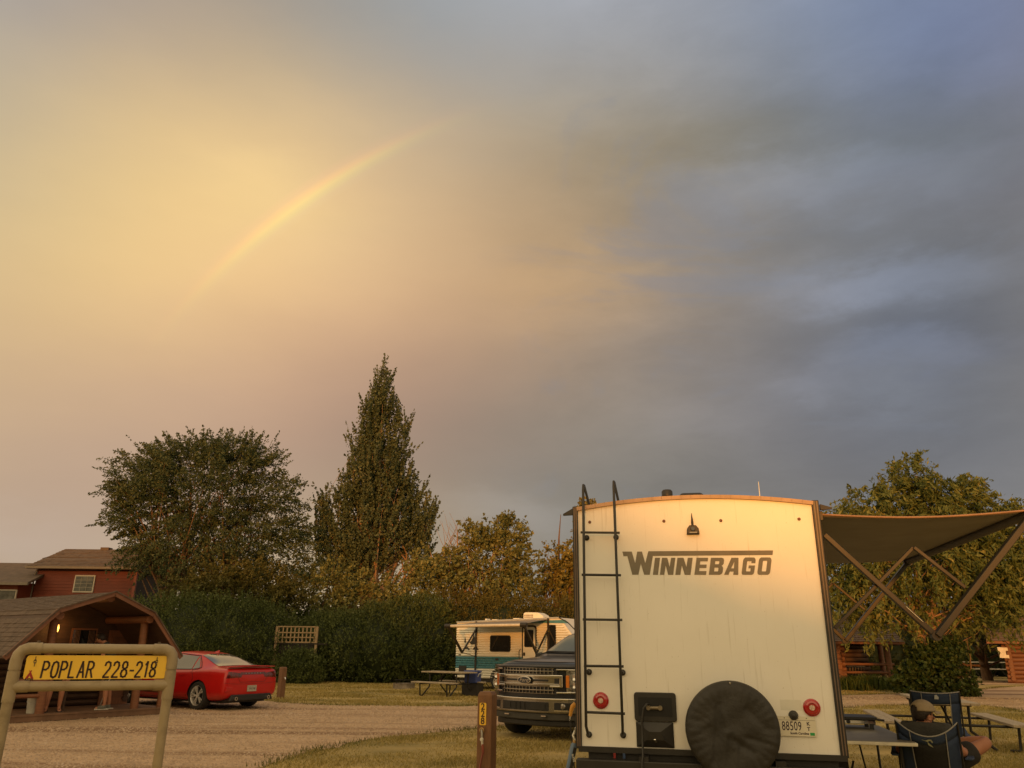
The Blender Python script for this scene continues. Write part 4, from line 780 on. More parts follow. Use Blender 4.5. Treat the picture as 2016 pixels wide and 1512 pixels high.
M_tail = mat('smoked_tail_lens', (.05, .006, .006), .12, c2=(.16, .012, .012), vs=14, coat=1)
for s_ in (-1, 1):
    patch(bv, [(s_*.86, .80), (s_*.40, .82), (s_*.36, .915), (s_*.80, .965)], 'tail_lamp', M_tail, car, 'rear', 14, 5, .006); 
patch(bv, [(-.42, .885), (.42, .885), (.42, .945), (-.42, .945)], 'light_bar', M_tail, car, 'rear', 12, 3, .007)
for k_ in range(6): patch(bv, [(-.26+k_*.10, .91), (-.24+k_*.10, .91), (-.24+k_*.10, .925), (-.26+k_*.10, .925)], 'letter', M_alu, car, 'rear', 1, 1, .010)
line(bv, [(-.5, .84), (-.42, .70), (.42, .70), (.5, .84)], 'boot_seam', M_black, car, 'rear', .007)
line(bv, [(-.88, .68), (-.5, .655), (.5, .655), (.88, .68)], 'bumper_seam', M_black, car, 'rear', .005)
pl_ = MB().box(-.155, -.03, .46, .155, -.018, .615).build('licence_plate', mat('car_plate', (.5, .47, .38), .5, c2=(.32, .31, .25), vs=30), car); pl_.location = (0.0, .022, 0)
text('number', '7KX 48', .075, M_ink, pl_, (0, -.031, .53), xs=.9, ext=.0006)
dfz = MB(); dfz.prism([(-.74, .24), (.74, .24), (.66, .395), (-.66, .395)], -.03, .25); dfz.build('diffuser', M_black, car, bevel=.02)
for s_ in (-1, 1): MB().lathe([(.03, -.08), (.045, -.08), (.045, .1), (.0, .1), (.0, .0), (.03, 0)], (s_*.55, .0, .30), 'y', 16, False).build('exhaust_tip', M_chrome, car, smooth=True)
o = MB().prism([(-.87, .47), (-.66, .50), (-.64, .58), (-.86, .60)], .005, .05).build('bumper_vent', M_redp, car, bevel=.01)
MB().add([(-.018, 1.48, 1.41), (.018, 1.48, 1.41), (-.018, 1.66, 1.43), (.018, 1.66, 1.43), (0, 1.46, 1.49), (0, 1.51, 1.485), (0, 1.66, 1.445)], [(0, 1, 4), (1, 3, 6, 5), (1, 5, 4), (0, 5, 6, 2), (0, 4, 5), (2, 6, 3), (0, 2, 3, 1)]).build('shark_fin', M_redp, car)
MB().add([(-.93, 3.15, .97), (-1.07, 3.13, .98), (-1.07, 3.10, 1.10), (-.93, 3.12, 1.09), (-.93, 3.3, .98), (-1.05, 3.27, .99), (-1.05, 3.25, 1.08), (-.93, 3.28, 1.08)], [(0, 1, 2, 3), (4, 7, 6, 5), (0, 4, 5, 1), (1, 5, 6, 2), (2, 6, 7, 3), (3, 7, 4, 0)]).build('door_mirror', M_redp, car, bevel=.02)
def wheel(parent, x_, y_, z_, r_, wd, s_, spokes=5, rim_m=M_chrome, name='wheel'):
    o = MB().lathe([(r_*.70, -wd/2), (r_*.93, -wd/2), (r_, -wd/2+.03), (r_, wd/2-.03), (r_*.93, wd/2), (r_*.70, wd/2)], (0, 0, 0), 'x', 40, False).build(name, M_rubber, parent, smooth=True); o.location = (x_, y_, z_)
    f_ = s_*wd/2
    MB().lathe([(r_*.72, f_*.98), (r_*.69, f_*1.0), (r_*.66, f_*.8), (r_*.64, f_*.1)], (0, 0, 0), 'x', 36, False).build('rim', rim_m, o, smooth=True)
    MB().lathe([(0, f_*.05), (r_*.66, f_*.05)], (0, 0, 0), 'x', 30, False).build('brake', M_black, o)
    sp = MB()
    for k_ in range(spokes):
        for dd_ in (-.16, .16):
            a0 = 2*math.pi*k_/spokes; a1 = a0+dd_
            sp.bar((f_*.72, r_*.10*math.cos(a0), r_*.10*math.sin(a0)), (f_*.92, r_*.68*math.cos(a1), r_*.68*math.sin(a1)), .028, .03, (1, 0, 0))
    sp.lathe([(0, f_*.82), (r_*.13, f_*.80), (r_*.15, f_*.5)], (0, 0, 0), 'x', 16, False); sp.build('spokes', rim_m, o); return o
for s_ in (-1, 1):
    for y_ in (1.02, 4.07): wheel(car, s_*.815, y_, .355, .355, .25, s_, 5, mat('polished_wheel', (.80, .78, .74), .38, metal=.6, var=.2, vs=20))
MB().box(-.7, .25, .18, .7, 4.7, .28).build('underbody', M_black, car)

# ------------------------------------------------------------------ dark pickup, nose towards the viewer
SGN = -1
M_truck = mat('dark_truck_paint', (.010, .012, .016), .3, var=.08, coat=.45, spec=.4)
TK = empty('pickup_truck', (.29, 14.86, 0), R(-37), 'dark grey pickup truck with chrome grille, half behind the big trailer', 'truck')
def tp_(s):
    _, zb, w_, zs, zbelt, wt, zt = s
    return [(0, zb), (w_*.90, zb), (w_*.98, zb+.08), (w_, (zb+zs)/2), (w_, zs), (w_*.985, zbelt-.04), (w_*.93, zbelt), (wt, zt-.05 if zt > zbelt+.2 else zt-.012), (wt*.7, zt-.01), (0, zt)]
stn = [(.36, .70, .84, .95, 1.13, .62, 1.16), (.37, .66, .90, 1.0, 1.19, .68, 1.235), (.43, .64, .95, 1.0, 1.235, .74, 1.285), (.5, .60, .97, 1.0, 1.26, .78, 1.33), (1.0, .56, .985, 1.0, 1.285, .80, 1.365), (1.5, .50, .985, 1.0, 1.31, .80, 1.395), (1.62, .50, .985, 1.0, 1.32, .80, 1.42), (2.0, .48, .985, 1.0, 1.32, .74, 1.66), (2.35, .46, .985, 1.0, 1.32, .70, 1.86), (2.9, .46, .985, 1.0, 1.32, .70, 1.93), (4.1, .46, .985, 1.0, 1.32, .70, 1.92), (4.5, .46, .985, 1.0, 1.32, .72, 1.80), (4.62, .46, .985, 1.0, 1.32, .80, 1.33), (5.85, .5, .985, 1.0, 1.32, .86, 1.33)]
tb_ = loft('body', stn, tp_, M_truck, TK, 1); carve(tb_, [(s_*.9, y_, .42, .47, .25) for s_ in (-1, 1) for y_ in (.98, 4.65)], M_black); bv = bvh_of(tb_)
V = []
for j in range(9):
    for i in range(13):
        u, v = i/12, j/8; y_ = 1.66+(2.32-1.66)*v+.06*(2*u-1)**2; w_ = .80-.13*v; V.append(Vector((w_*(2*u-1), y_)))
P3 = decal(None, V, bv, '', None, None, 'top', .008); me = bpy.data.meshes.new('windscreen'); me.from_pydata(P3, [], [(j*13+i, j*13+i+1, (j+1)*13+i+1, (j+1)*13+i) for j in range(8) for i in range(12)]); me.materials.append(mat('windscreen_glass', (.085, .095, .07), .12, var=.2, vs=1.5, coat=.3, spec=.5)); ws = link('windscreen', me, TK, True)  # greenish grey of reflected trees is put into the glass colour
patch(bv, [(2.05, 1.36), (3.1, 1.36), (3.1, 1.78), (2.45, 1.78)], 'side_window', M_carglass, TK, 'side'); patch(bv, [(3.18, 1.36), (4.2, 1.36), (4.1, 1.78), (3.18, 1.78)], 'side_window', M_carglass, TK, 'side')
MB().tube(P3[:13], .012, 6).build('cowl', M_black, TK)
w1 = [P3[i]+Vector((0, -.02, .02)) for i in (11, 8, 5)]; w2 = [P3[i]+Vector((0, -.02, .02)) for i in (6, 3, 1)]
MB().tube(w1, .009, 6).build('wiper', M_black, TK); MB().tube(w2, .009, 6).build('wiper', M_black, TK)
V = []
hl_ = [(-.62, 1.56), (-.55, .5), (-.50, .25)]
for s_ in (-1, 1):
    0 and line(bv, [(s_*.66, 1.50), (s_*.55, .95), (s_*.50, .55)], 'bonnet_crease', M_truck, TK, 'top', .03, .0)
MB().tube(decal(None, [Vector((x_/10*.8, .46+.03*(x_/8)**4)) for x_ in range(-10, 11)], bv, '', None, None, 'top', .002), .006, 5).build('bonnet_seam', M_black, TK)
# door mirror on the viewer's left
mr_ = MB(); mr_.box(-1.12, 1.94, 1.30, -.98, 2.04, 1.45); mr_.bar((-1.0, 2.0, 1.36), (-.9, 2.05, 1.33), .06, .05); mr_.build('door_mirror', M_black, TK, bevel=.03)
mr_ = MB(); mr_.box(.98, 1.92, 1.30, 1.16, 2.06, 1.52); mr_.bar((1.0, 2.0, 1.36), (.9, 2.05, 1.33), .06, .05); mr_.build('door_mirror', M_black, TK, bevel=.03)
# grille: frame bowed in plan
def bow(x_): return .02+.33*abs(x_)**3+.02*abs(x_)
def bowed(x0, x1, z0, z1, dep=.03, y0=0, n_=14):
    m_ = MB(); vs = []
    for i in range(n_+1):
        x_ = x0+(x1-x0)*i/n_; yb = bow(x_)+y0; vs += [(x_, yb, z0), (x_, yb, z1), (x_, yb+dep, z1), (x_, yb+dep, z0)]
    fs = [(0, 1, 2, 3), (4*n_+3, 4*n_+2, 4*n_+1, 4*n_)]
    for i in range(n_):
        k_ = 4*i
        for j in range(4): fs.append((k_+j, k_+(j+1) % 4, k_+4+(j+1) % 4, k_+4+j))
    return m_.add(vs, fs)
M_chr2 = mat('satin_chrome', (.50, .48, .45), .16, metal=1, var=.05)
bowed(-.60, .60, .76, 1.215, .04, .045).build('grille_surround', M_black, TK)
bowed(-.985, .985, 1.195, 1.245, .30, .02, 24).build('bonnet_lip', M_truck, TK, bevel=.022, seg=3)
bowed(-.985, .985, .705, .785, .25, .03, 24).build('nose_panel', M_truck, TK, bevel=.012)
bowed(-.985, .985, .70, 1.2, .05, .075, 24).build('nose_backing', M_truck, TK)
gr = empty('grille', (0, 0, 0)); gr.parent = TK
bowed(-.66, .66, .905, .945, .05, -.015).build('chrome_bar', M_chr2, gr, bevel=.006); bowed(-.66, .66, 1.045, 1.085, .05, -.02).build('chrome_bar', M_chrome, gr, bevel=.008)
bowed(-.64, -.14, .945, 1.045, .03, .01).build('bar_panel', M_chr2, gr); bowed(.14, .64, .945, 1.045, .03, .01).build('bar_panel', M_chr2, gr); bowed(-.46, -.15, .98, 1.012, .03, -.006).build('bar_slot', M_black, gr); bowed(.15, .46, .98, 1.012, .03, -.006).build('bar_slot', M_black, gr)
for z0, z1, zm in ((1.095, 1.20, 1.15), (.775, .895, .835)):
    bowed(-.56, .56, zm-.008, zm+.008, .02, .005).build('grille_slat', M_chr2, gr, bevel=.002)
    for z_ in (z0+.0, z1-.004): bowed(-.56, .56, z_, z_+.007, .02, .02).build('grille_slat', M_chr2, gr)
    for k_ in range(15):
        x_ = -.53+k_*1.06/14; MB().box(x_-.004, bow(x_)+.015, z0, x_+.004, bow(x_)+.04, z1).build('grille_bar', M_chr2, gr)
# badge
bdg = MB().prism([(.145*math.cos(R(a)), .995+.062*math.sin(R(a))) for a in range(0, 360, 12)], -.035, -.012).build('badge', M_chrome, TK, bevel=.004)
MB().prism([(.130*math.cos(R(a)), .995+.050*math.sin(R(a))) for a in range(0, 360, 12)], -.039, -.0355).build('badge_field', mat('badge_navy', (.03, .035, .05), .25), bdg)
text('script', 'Ford', .088, M_chrome, bdg, (0, -.040, .997), ext=.001, shear=.35, xs=1.15)
# clamps and headlights, each side
M_lamp = mat('headlamp_reflector', (.55, .53, .48), .12, metal=.8, c2=(.12, .115, .10), vs=26, coat=1)
M_amb = mat('amber_lens', (.75, .22, .02), .2, var=.1, coat=1)
for s_ in (-1, 1):
    xs_ = lambda a, b_: (min(s_*a, s_*b_), max(s_*a, s_*b_))
    a, b_ = xs_(.75, .985); hl = bowed(a, b_, .80, 1.165, .06, .03).build('headlight', M_lamp, TK, bevel=.015)
    a, b_ = xs_(.755, .80); bowed(a, b_, .885, 1.085, .03, .012).build('indicator', M_amb, hl, bevel=.006)
    for z_ in (.92, 1.05): MB().lathe([(0, -.01), (.045, -.012), (.055, .0), (.055, .02)], (s_*.87, bow(.87)+.025, z_), 'y', 18, False).build('lamp_bowl', M_chrome, hl, smooth=True)
    a, b_ = xs_(.50, .70)
    cl = MB(); 
    q = [(.46, 1.085), (.70, 1.085), (.70, 1.155), (.52, 1.175)]
    o = bowed(a, b_, 1.04, 1.09, .05, -.02).build('clamp', M_chrome, TK, bevel=.01)
    a2, b2 = xs_(.665, .715); bowed(a2, b2, .885, 1.09, .05, -.02, 3).build('clamp_side', M_chrome, o, bevel=.01); bowed(a, b_, .885, .915, .05, -.02).build('clamp_lower', M_chrome, o, bevel=.008); a3, b3 = xs_(.58, .66); bowed(a3, b3, .93, 1.03, .03, -.012, 3).build('vent', M_black, o)
    a, b_ = xs_(.60, .99); bowed(a, b_, 1.165, 1.19, .03, .01).build('headlight_trim', M_chrome, TK, bevel=.005)
    a, b_ = xs_(.60, .99); bowed(a, b_, .785, .81, .03, .01).build('headlight_trim', M_chrome, TK, bevel=.005)
# bumper
bp_ = bowed(-.98, .98, .46, .70, .10, -.05, 24).build('bumper', mat('bumper_chrome', (.36, .34, .31), .22, metal=.9, var=.1), TK, bevel=.02)
bowed(-.98, .98, .675, .705, .06, -.062, 24).build('bumper_lip', M_chrome, bp_, bevel=.008)
bowed(-.50, .50, .50, .64, .03, -.060).build('air_intake', mat('intake_black', (.010, .010, .010), .5), bp_)
for x0, x1 in ((-.48, -.30), (.14, .44)): bowed(x0, x1, .515, .625, .02, -.068, 4).build('intake_panel', M_black, bp_)
for x_ in (-.18, -.08, .02): MB().box(x_-.008, bow(x_)-.07, .50, x_+.008, bow(x_)-.05, .64).build('intake_bar', M_dark, bp_)
for s_ in (-1, 1):
    a, b_ = sorted((s_*.60, s_*.86)); bowed(a, b_, .52, .635, .03, -.058, 5).build('fog_recess', mat('intake_black', (.01, .01, .01), .5), bp_); MB().lathe([(0, -.02), (.045, -.018), (.05, 0)], (s_*.74, bow(.74)-.058, .578), 'y', 16, False).build('fog_lamp', M_lamp, bp_, smooth=True); bowed(a, b_, .50, .515, .03, -.064, 5).build('recess_trim', M_chrome, bp_)
    MB().box(s_*.40-.05, bow(.4)-.055, .405, s_*.40+.05, bow(.4), .425).build('tow_hook', M_chrome, bp_)
bowed(-.96, .96, .34, .46, .12, -.01, 20).build('valance', mat('grey_plastic', (.045, .043, .038), .6, var=.2), TK, bevel=.02)
bowed(-.80, .84, .24, .34, .10, .04, 20).build('air_dam', M_black, TK, bevel=.02)
for s_ in (-1, 1):
    for y_ in (.98, 4.65): wheel(TK, s_*.84, y_, .40, .40, .28, s_, 6, M_alu)
MB().box(-.6, .4, .3, .6, 5.6, .5).build('underbody', M_black, TK)

# ------------------------------------------------------------------ small white camper with teal stripe
CO = (-2.08, 32.0)
C_ = empty('camper', (*CO, 0), R(-25), 'small white camper with teal stripe, awning half out, seen side on', 'trailer')
def ch_(px, py, off=0): return hit(px, py, CO, -25, off)
M_side = mat('white_siding', (.74, .73, .66), .4, var=.04, vs=2); M_teal = mat('teal_siding', (.05, .20, .27), .45, var=.1, vs=12)
zb, zt, ln = .42, 2.47, 5.0
slope = lambda x_: zt+.035*min(x_, 4.3)
nose = [(ln, zb), (ln+.35, .9), (ln+.25, 1.6), (ln-.3, 2.2), (4.4, slope(4.4))]
MB().prism([(0, zb)]+nose+[(0, zt)], .012, 2.1).build('body', M_side, C_)
# lapped siding courses
nC = 23; ph = (2.42-zb)/nC
for k_ in range(nC):
    z0 = zb+k_*ph; z1 = z0+ph; teal = .80 <= z0+.04 <= 1.18
    x1 = ln if z0 < .8 else (ln+.2 if z0 < 1.6 else ln+.1-(z0-1.6)*.85)
    MB().prism([(-.002, z0), (-.034, z0+ph*.38), (-.034, z0+ph*.5), (-.002, z1-.004), (.0115, z1-.004), (.0115, z0)], 0, x1, 'x').build('siding_panel', M_teal if teal else M_side, C_)
for k_ in range(22):
    x_ = .1+k_*.21; MB().bar((x_, -.033, .82), (x_+.21, -.033, 1.14), .006, .002, (0, 1, 0)).build('diamond_line', mat('pale_teal', (.20, .42, .40), .5), C_); MB().bar((x_+.21, -.033, .82), (x_, -.033, 1.14), .006, .002, (0, 1, 0)).build('diamond_line', mat('pale_teal', (.2, .42, .4), .5), C_)
MB().bar((0, -.02, zt), (4.35, -.02, slope(4.35)), .05, .05).build('roof_edge', M_alu, C_)
MB().tube([(4.35, -.02, slope(4.35)), (4.7, -.02, 2.45), (5.05, -.02, 2.12), (5.3, -.02, 1.6)], .02, 6).build('nose_trim', M_black, C_)
MB().prism([(3.2, 2.50), (4.6, 2.545), (4.75, 2.42), (3.2, 2.44)], -.022, -.014).build('teal_flash', M_teal, C_)
def win(x0, z0, x1, z1, nm='window', m=None, fr=None, r=.07, y=-.038):
    o = MB().prism(rrect(x0, z0, x1, z1, r), y, 0).build(nm, fr or M_black, C_); MB().prism(rrect(x0+.025, z0+.025, x1-.025, z1-.025, r*.8), y-.003, y-.0005).build('pane', m or M_glass, o); return o
a, c_ = ch_(965, 1283); b_, d_ = ch_(1006, 1251); win(a, c_, b_, d_)
a, c_ = ch_(1079, 1290); b_, d_ = ch_(1095, 1230); win(a, c_, b_, d_)
a, c_ = ch_(1028, 1300); b_, d_ = ch_(1057, 1231); dr = MB().prism(rrect(a, .55, b_, d_, .12), -.036, 0).build('door', M_black, C_); MB().prism(rrect(a+.05, .58, b_-.05, d_-.06, .09), -.042, -.0365).build('door_leaf', M_side, dr)
e_, f_ = ch_(1033, 1274); g_, h_ = ch_(1051, 1240); MB().prism(rrect(e_, f_, g_, h_, .05), -.048, -.0425).build('pane', M_glass, dr); MB().box(a+.07, -.07, 1.25, a+.14, -.042, 1.37).build('handle', M_black, dr)
MB().tube([(a-.06, -.02, 1.1), (a-.10, -.07, 1.2), (a-.10, -.07, 1.4), (a-.06, -.02, 1.5)], .015, 6).build('grab_handle', M_black, C_)
for (p0, p1, nm) in (((904, 1325), (919, 1311), 'service_hatch'), ((976, 1300), (982, 1296), 'outlet_cover'), ((904, 1290), (908, 1288), 'side_light')):
    a, c_ = ch_(*p0); b_, d_ = ch_(*p1); MB().box(a, -.045, c_, b_, -.014, d_).build(nm, M_black, C_)
# bear and camp print near the tail
M_pr = mat('black_print', (.02, .02, .02), .5)
a, c_ = ch_(912, 1280); 
plate([[(a, c_), (a+.06, c_+.10), (a+.22, c_+.12), (a+.3, c_+.04), (a+.26, c_), (a+.2, c_+.05), (a+.08, c_+.04)], [(a+.42, c_+.02), (a+.5, c_+.12), (a+.62, c_+.12), (a+.68, c_+.03), (a+.6, c_+.0), (a+.52, c_+.05)], [(a+.28, c_+.28), (a+.38, c_+.38), (a+.44, c_+.50), (a+.47, c_+.58), (a+.5, c_+.5), (a+.56, c_+.40), (a+.62, c_+.30), (a+.58, c_+.22), (a+.36, c_+.22)], [(a+.05, c_+.28), (a+.09, c_+.5), (a+.13, c_+.28)]], M_pr, 'forest_print', C_, lambda x_, z_: (x_, z_), -.034)
MB().tube([(.75, -.02, c_+.03), (1.0, -.02, c_+.05)], .008, 4).build('cable', M_black, C_)
# roof units
a, _ = ch_(1020, 1205); zr = slope(a); m_ = MB(); m_.prism([(a-.05, zr-.02), (a-.05, zr+.24), (a+.02, zr+.29), (a+.55, zr+.28), (a+.75, zr+.18), (a+.85, zr+.0)], .6, 1.3); ac = m_.build('air_conditioner', mat('ac_shell', (.74, .71, .62), .5, var=.05), C_, bevel=.03)
for j in range(2):
    for i in range(7): MB().box(a+.0+i*.055, .595, zr+.09+j*.07, a+.035+i*.055, .599, zr+.13+j*.07).build('louver', M_dark, ac)
for px_, w_, h_ in ((946, .07, .13), (958, .30, .09), (988, .14, .06), (1000, .34, .10)):
    a, _ = ch_(px_, 1215); zr = slope(a)-.02; MB().prism([(a, zr), (a+w_, zr), (a+w_*.85, zr+h_), (a+w_*.15, zr+h_)], .4, .75).build('roof_vent', M_side, C_)
a, _ = ch_(981, 1215); MB().tube([(a, .5, 2.5), (a, .5, 2.86)], .008, 5).build('antenna', M_dark, C_)
a, _ = ch_(983, 1340); MB().lathe([(0, -.03), (.38, -.03), (.38, .1)], (a+.0, 0, .42), 'x' if 0 else 'y', 28, False).build('wheel_arch', M_black, C_)
w_ = wheel(C_, a, -.02, .30, .30, .2, -1, 8, mat('white_wheel', (.55, .52, .46), .5, var=.1)); w_.rotation_euler = (0, 0, R(90)); 
MB().box(.1, .1, .28, ln, 2.0, zb).build('underframe', M_dark, C_)
for x_ in (.25, 3.4): MB().bar((x_, .1, .42), (x_+.12, .08, .02), .05, .05).build('stabiliser_jack', M_black, C_)
st_ = MB(); st_.box(2.9, -.5, .2, 3.5, -.05, .24); st_.bar((2.92, -.5, .0), (2.92, -.05, .22), .03, .03); st_.bar((3.48, -.5, .0), (3.48, -.05, .22), .03, .03); st_.build('step', M_dark, C_)
# awning
CA = empty('awning', (0, 0, 0)); CA.parent = C_
x0, x1, D_ = .88, 3.92, 1.55
r0, r1 = Vector((x0-.05, -D_-.1, 2.30)), Vector((x1+.02-.0, -D_-.1, 2.36))
r0 = Vector((x0, -2.3, 2.26)); r1 = Vector((x1-.0, -2.3, 2.30))
MB().tube([r0-Vector((.1, 0, 0)), r1+Vector((.1, 0, 0))], .05, 10).build('roller_tube', mat('awning_roller', (.55, .52, .45), .5), CA, smooth=True)
npmesh('fabric', np.array([r0+Vector((0, 0, .04)), r1+Vector((0, 0, .04)), (x1, -.03, slope(x1)-.04), (x0, -.03, slope(x0)-.04)]), np.array([[0, 1, 2, 3]]), mat('camper_awning', (.24, .20, .16), .8), CA)
for x_, r_ in ((x0, r0), (x1, r1)):
    MB().box(x_-.035, -.06, .5 if x_ == x0 else .9, x_+.035, -.02, slope(x_)).build('arm', M_black, CA)
    el_ = Vector((x_, -1.15, 1.35))
    MB().bar((x_, -.05, 2.2), el_, .05, .05, (1, 0, 0)).build('arm', M_black, CA); MB().bar(el_, r_, .07, .07, (1, 0, 0)).build('arm', M_black, CA)
    MB().bar((x_, -.05, 1.2), el_, .02, .02, (1, 0, 0)).build('brace', M_black, CA)
    MB().lathe([(0, -.12), (.08, -.12), (.08, .12), (0, .12)], r_, 'x', 12, False).build('roller_cap', M_black, CA)

# ------------------------------------------------------------------ camping cabin with barn roof (left)
CB = (-10.065, 16.704); KA = 52.6
K = empty('log_cabin', (*CB, 0), R(KA), 'brown camping cabin with barn shaped shingle roof and open porch at the left', 'cabin')
def kw(x, y, z): a = R(KA); return Vector((CB[0]+x*math.cos(a)-y*math.sin(a), CB[1]+x*math.sin(a)+y*math.cos(a), z))
DZ = .15; WY = 1.75; LY = 6.4
for i in range(13):
    y_ = .0+i*WY/13; MB().box(.0, y_+.004, DZ-.03, 3.47, y_+WY/13-.004, DZ).build('deck_board', M_deck, K)
MB().box(-.01, -.03, .015, 3.48, -.002, DZ-.004).build('deck_skirt', M_deck, K); MB().box(-.012, -.045, DZ-.032, 3.482, -.031, DZ+.004).build('skirt_cap', M_deck, K)
MB().box(.02, .02, -.02, 3.45, LY, DZ-.035).build('base', M_black, K)
RP = [(-.36, 1.30), (.50, 2.245), (1.62, 2.65), (2.60, 2.235), (3.42, 1.30)]
def log(mb_name, a, b_, r, m, parent, n=10): 
    o = MB().tube([a, Vector(a).lerp(Vector(b_), .5), b_], [r*1.04, r, r*.98], n).build(mb_name, m, parent, smooth=True); return o
# roof decks, fascia, shingles
for (xa, za), (xb, zb_) in zip(RP, RP[1:]):
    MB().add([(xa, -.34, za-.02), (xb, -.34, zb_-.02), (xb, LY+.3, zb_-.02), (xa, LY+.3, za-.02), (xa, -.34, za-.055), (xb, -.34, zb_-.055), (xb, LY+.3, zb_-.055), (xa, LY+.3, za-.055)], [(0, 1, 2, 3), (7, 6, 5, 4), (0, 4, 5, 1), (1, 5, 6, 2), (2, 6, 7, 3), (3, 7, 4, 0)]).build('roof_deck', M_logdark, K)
    MB().bar((xa, -.36, za-.055), (xb, -.36, zb_-.055), .03, .105, (xb*0+0, 0, 1)).build('fascia', M_fascia, K)
    MB().bar((xa, -.385, za-.005), (xb, -.385, zb_-.005), .03, .03, (0, 0, 1)).build('drip_edge', M_shingle, K)
def shingles(parent, o, u, v, wu, wv, pu, pv, m, name='shingles', th_=.012):
    """overlapping tabs on a slope: u along the courses, v up the slope"""
    o, u, v = Vector(o), Vector(u).normalized(), Vector(v).normalized(); nn = u.cross(v).normalized()
    if nn.z < 0: nn = -nn
    mb = MB(); nv_ = int(wv/pv)+1
    for j in range(nv_):
        t0 = j*pv; t1 = min(wv, t0+pv*1.25); x_ = -random.random()*pu
        while x_ < wu:
            a = max(0, x_); b_ = min(wu, x_+pu*random.choice((.7, 1, 1, 1.3))); x_ = b_+.0 if b_ > a else wu+1
            lift = th_*random.uniform(.7, 1.35); p0 = o+u*(a+.006)+v*t0; p1 = o+u*b_+v*t0; p2 = o+u*b_+v*t1; p3 = o+u*(a+.006)+v*t1
            mb.add([p0, p1, p0+nn*lift, p1+nn*lift, p2+nn*.001, p3+nn*.001], [(0, 1, 3, 2), (2, 3, 4, 5), (0, 2, 5), (1, 4, 3)])
    ob = mb.build(name, m, parent); ob['kind'] = 'stuff'; return ob
for (xa, za), (xb, zb_) in zip(RP, RP[1:]):
    L_ = math.hypot(xb-xa, zb_-za)
    if zb_ > za: shingles(K, (xa, -.37, za-.018), (0, 1, 0), (xb-xa, 0, zb_-za), LY+.6, L_, .22, .125, M_shingle)
    else: shingles(K, (xb, -.37, zb_-.018), (0, 1, 0), (xa-xb, 0, za-zb_), LY+.6, L_, .22, .125, M_shingle)
# purlins and posts
for x_, z_, r_ in ((.60, 2.09, .085), (2.60, 2.08, .085), (1.62, 2.50, .08)): log('purlin', (x_, -.22, z_), (x_, WY, z_), r_, M_stain, K)
for x_, z_ in ((.0, 1.38), (3.28, 1.33)): log('purlin', (x_+.05, -.15, z_-.1), (x_+.05, WY, z_-.1), .06, M_stain, K)
for x_, zt_, xo in ((.70, 2.02, -.05), (2.72, 2.02, -.06), (3.33, 1.22, 0), (.10, 1.24, 0)):
    log('porch_post', (x_, .12, DZ), (x_+xo, .12, zt_), .085 if zt_ > 1.5 else .07, M_stain, K, 12)
for z_ in (.50, .80): log('porch_rail', (.12, .1, z_), (.66, .1, z_), .04, M_stain, K)
for z_ in (.50, .80): log('porch_rail', (3.33, .12, z_), (3.33, WY, z_), .04, M_stain, K)
# log walls: porch wall and the long side wall
nl_ = 9
for k_ in range(nl_):
    z_ = DZ+.07+k_*.135
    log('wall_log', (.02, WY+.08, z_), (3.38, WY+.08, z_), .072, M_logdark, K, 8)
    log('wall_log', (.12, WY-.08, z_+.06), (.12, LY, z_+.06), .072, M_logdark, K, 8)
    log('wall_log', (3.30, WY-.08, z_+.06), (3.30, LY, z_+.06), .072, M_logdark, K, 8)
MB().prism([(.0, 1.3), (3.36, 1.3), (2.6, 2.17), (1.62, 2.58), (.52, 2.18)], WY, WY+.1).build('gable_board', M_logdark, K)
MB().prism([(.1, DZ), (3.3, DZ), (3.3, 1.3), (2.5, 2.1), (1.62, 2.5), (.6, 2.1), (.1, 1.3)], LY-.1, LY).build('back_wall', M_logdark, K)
# door and curtained window on the porch wall
def kh(px, py, off=WY): return hit(px, py, CB, KA, off)
a, c_ = kh(128, 1300); b_, d_ = kh(150, 1232)
wn = MB().box(a+.02, WY-.04, .95, a+.62, WY-.005, 1.88).build('window', M_stain, K); MB().box(a+.06, WY-.046, .99, a+.58, WY-.041, 1.84).build('pane', M_glass, wn)
for s_ in (0, 1): 
    m_ = MB()
    for i in range(5): m_.box(a+.08+s_*.34+i*.03, WY-.052, 1.0, a+.095+s_*.34+i*.03, WY-.047, 1.83)
    m_.build('curtain', mat('curtain', (.16, .09, .06), .9, var=.2), wn)
dr = MB().box(a+.92, WY-.045, DZ, a+1.62, WY-.005, 1.85).build('door', mat('door_wood', (.19, .075, .035), .55, var=.2, stretch=(6, 1, 1)), K)
for z0, z1 in ((.3, .9), (1.0, 1.7)): MB().box(a+1.02, WY-.055, z0, a+1.52, WY-.046, z1).build('door_panel', mat('door_wood2', (.15, .06, .03), .6, var=.2), dr)
MB().lathe([(0, -.06), (.025, -.05), (.02, 0)], (a+1.56, WY-.045, 1.0), 'y', 10, False).build('handle', M_chrome, dr)
# lit wall lamp behind the left post
lx, lz = kh(108.5, 1237, WY-.06)
lmp = MB().box(lx-.05, WY-.10, lz-.10, lx+.05, WY-.03, lz+.12).build('wall_lamp', M_dark, K)
mem = bpy.data.materials.new('lamp_glow'); mem.use_nodes = True; pb = mem.node_tree.nodes['Principled BSDF']; pb.inputs['Emission Color'].default_value = (1, .42, .08, 1); pb.inputs['Emission Strength'].default_value = 2.5; pb.inputs['Base Color'].default_value = (.8, .5, .2, 1)
MB().lathe([(.035, -.08), (.05, 0), (.035, .08)], (lx, WY-.15, lz), 'z', 12).build('lamp_shade', mem, lmp)
ld = bpy.data.lights.new('porch_lamp', 'POINT'); ld.energy = 5; ld.color = (1, .5, .14); ld.shadow_soft_size = .05; lo = bpy.data.objects.new('porch_lamp', ld); col.objects.link(lo); lo.parent = K; lo.location = (lx, WY-.27, lz)
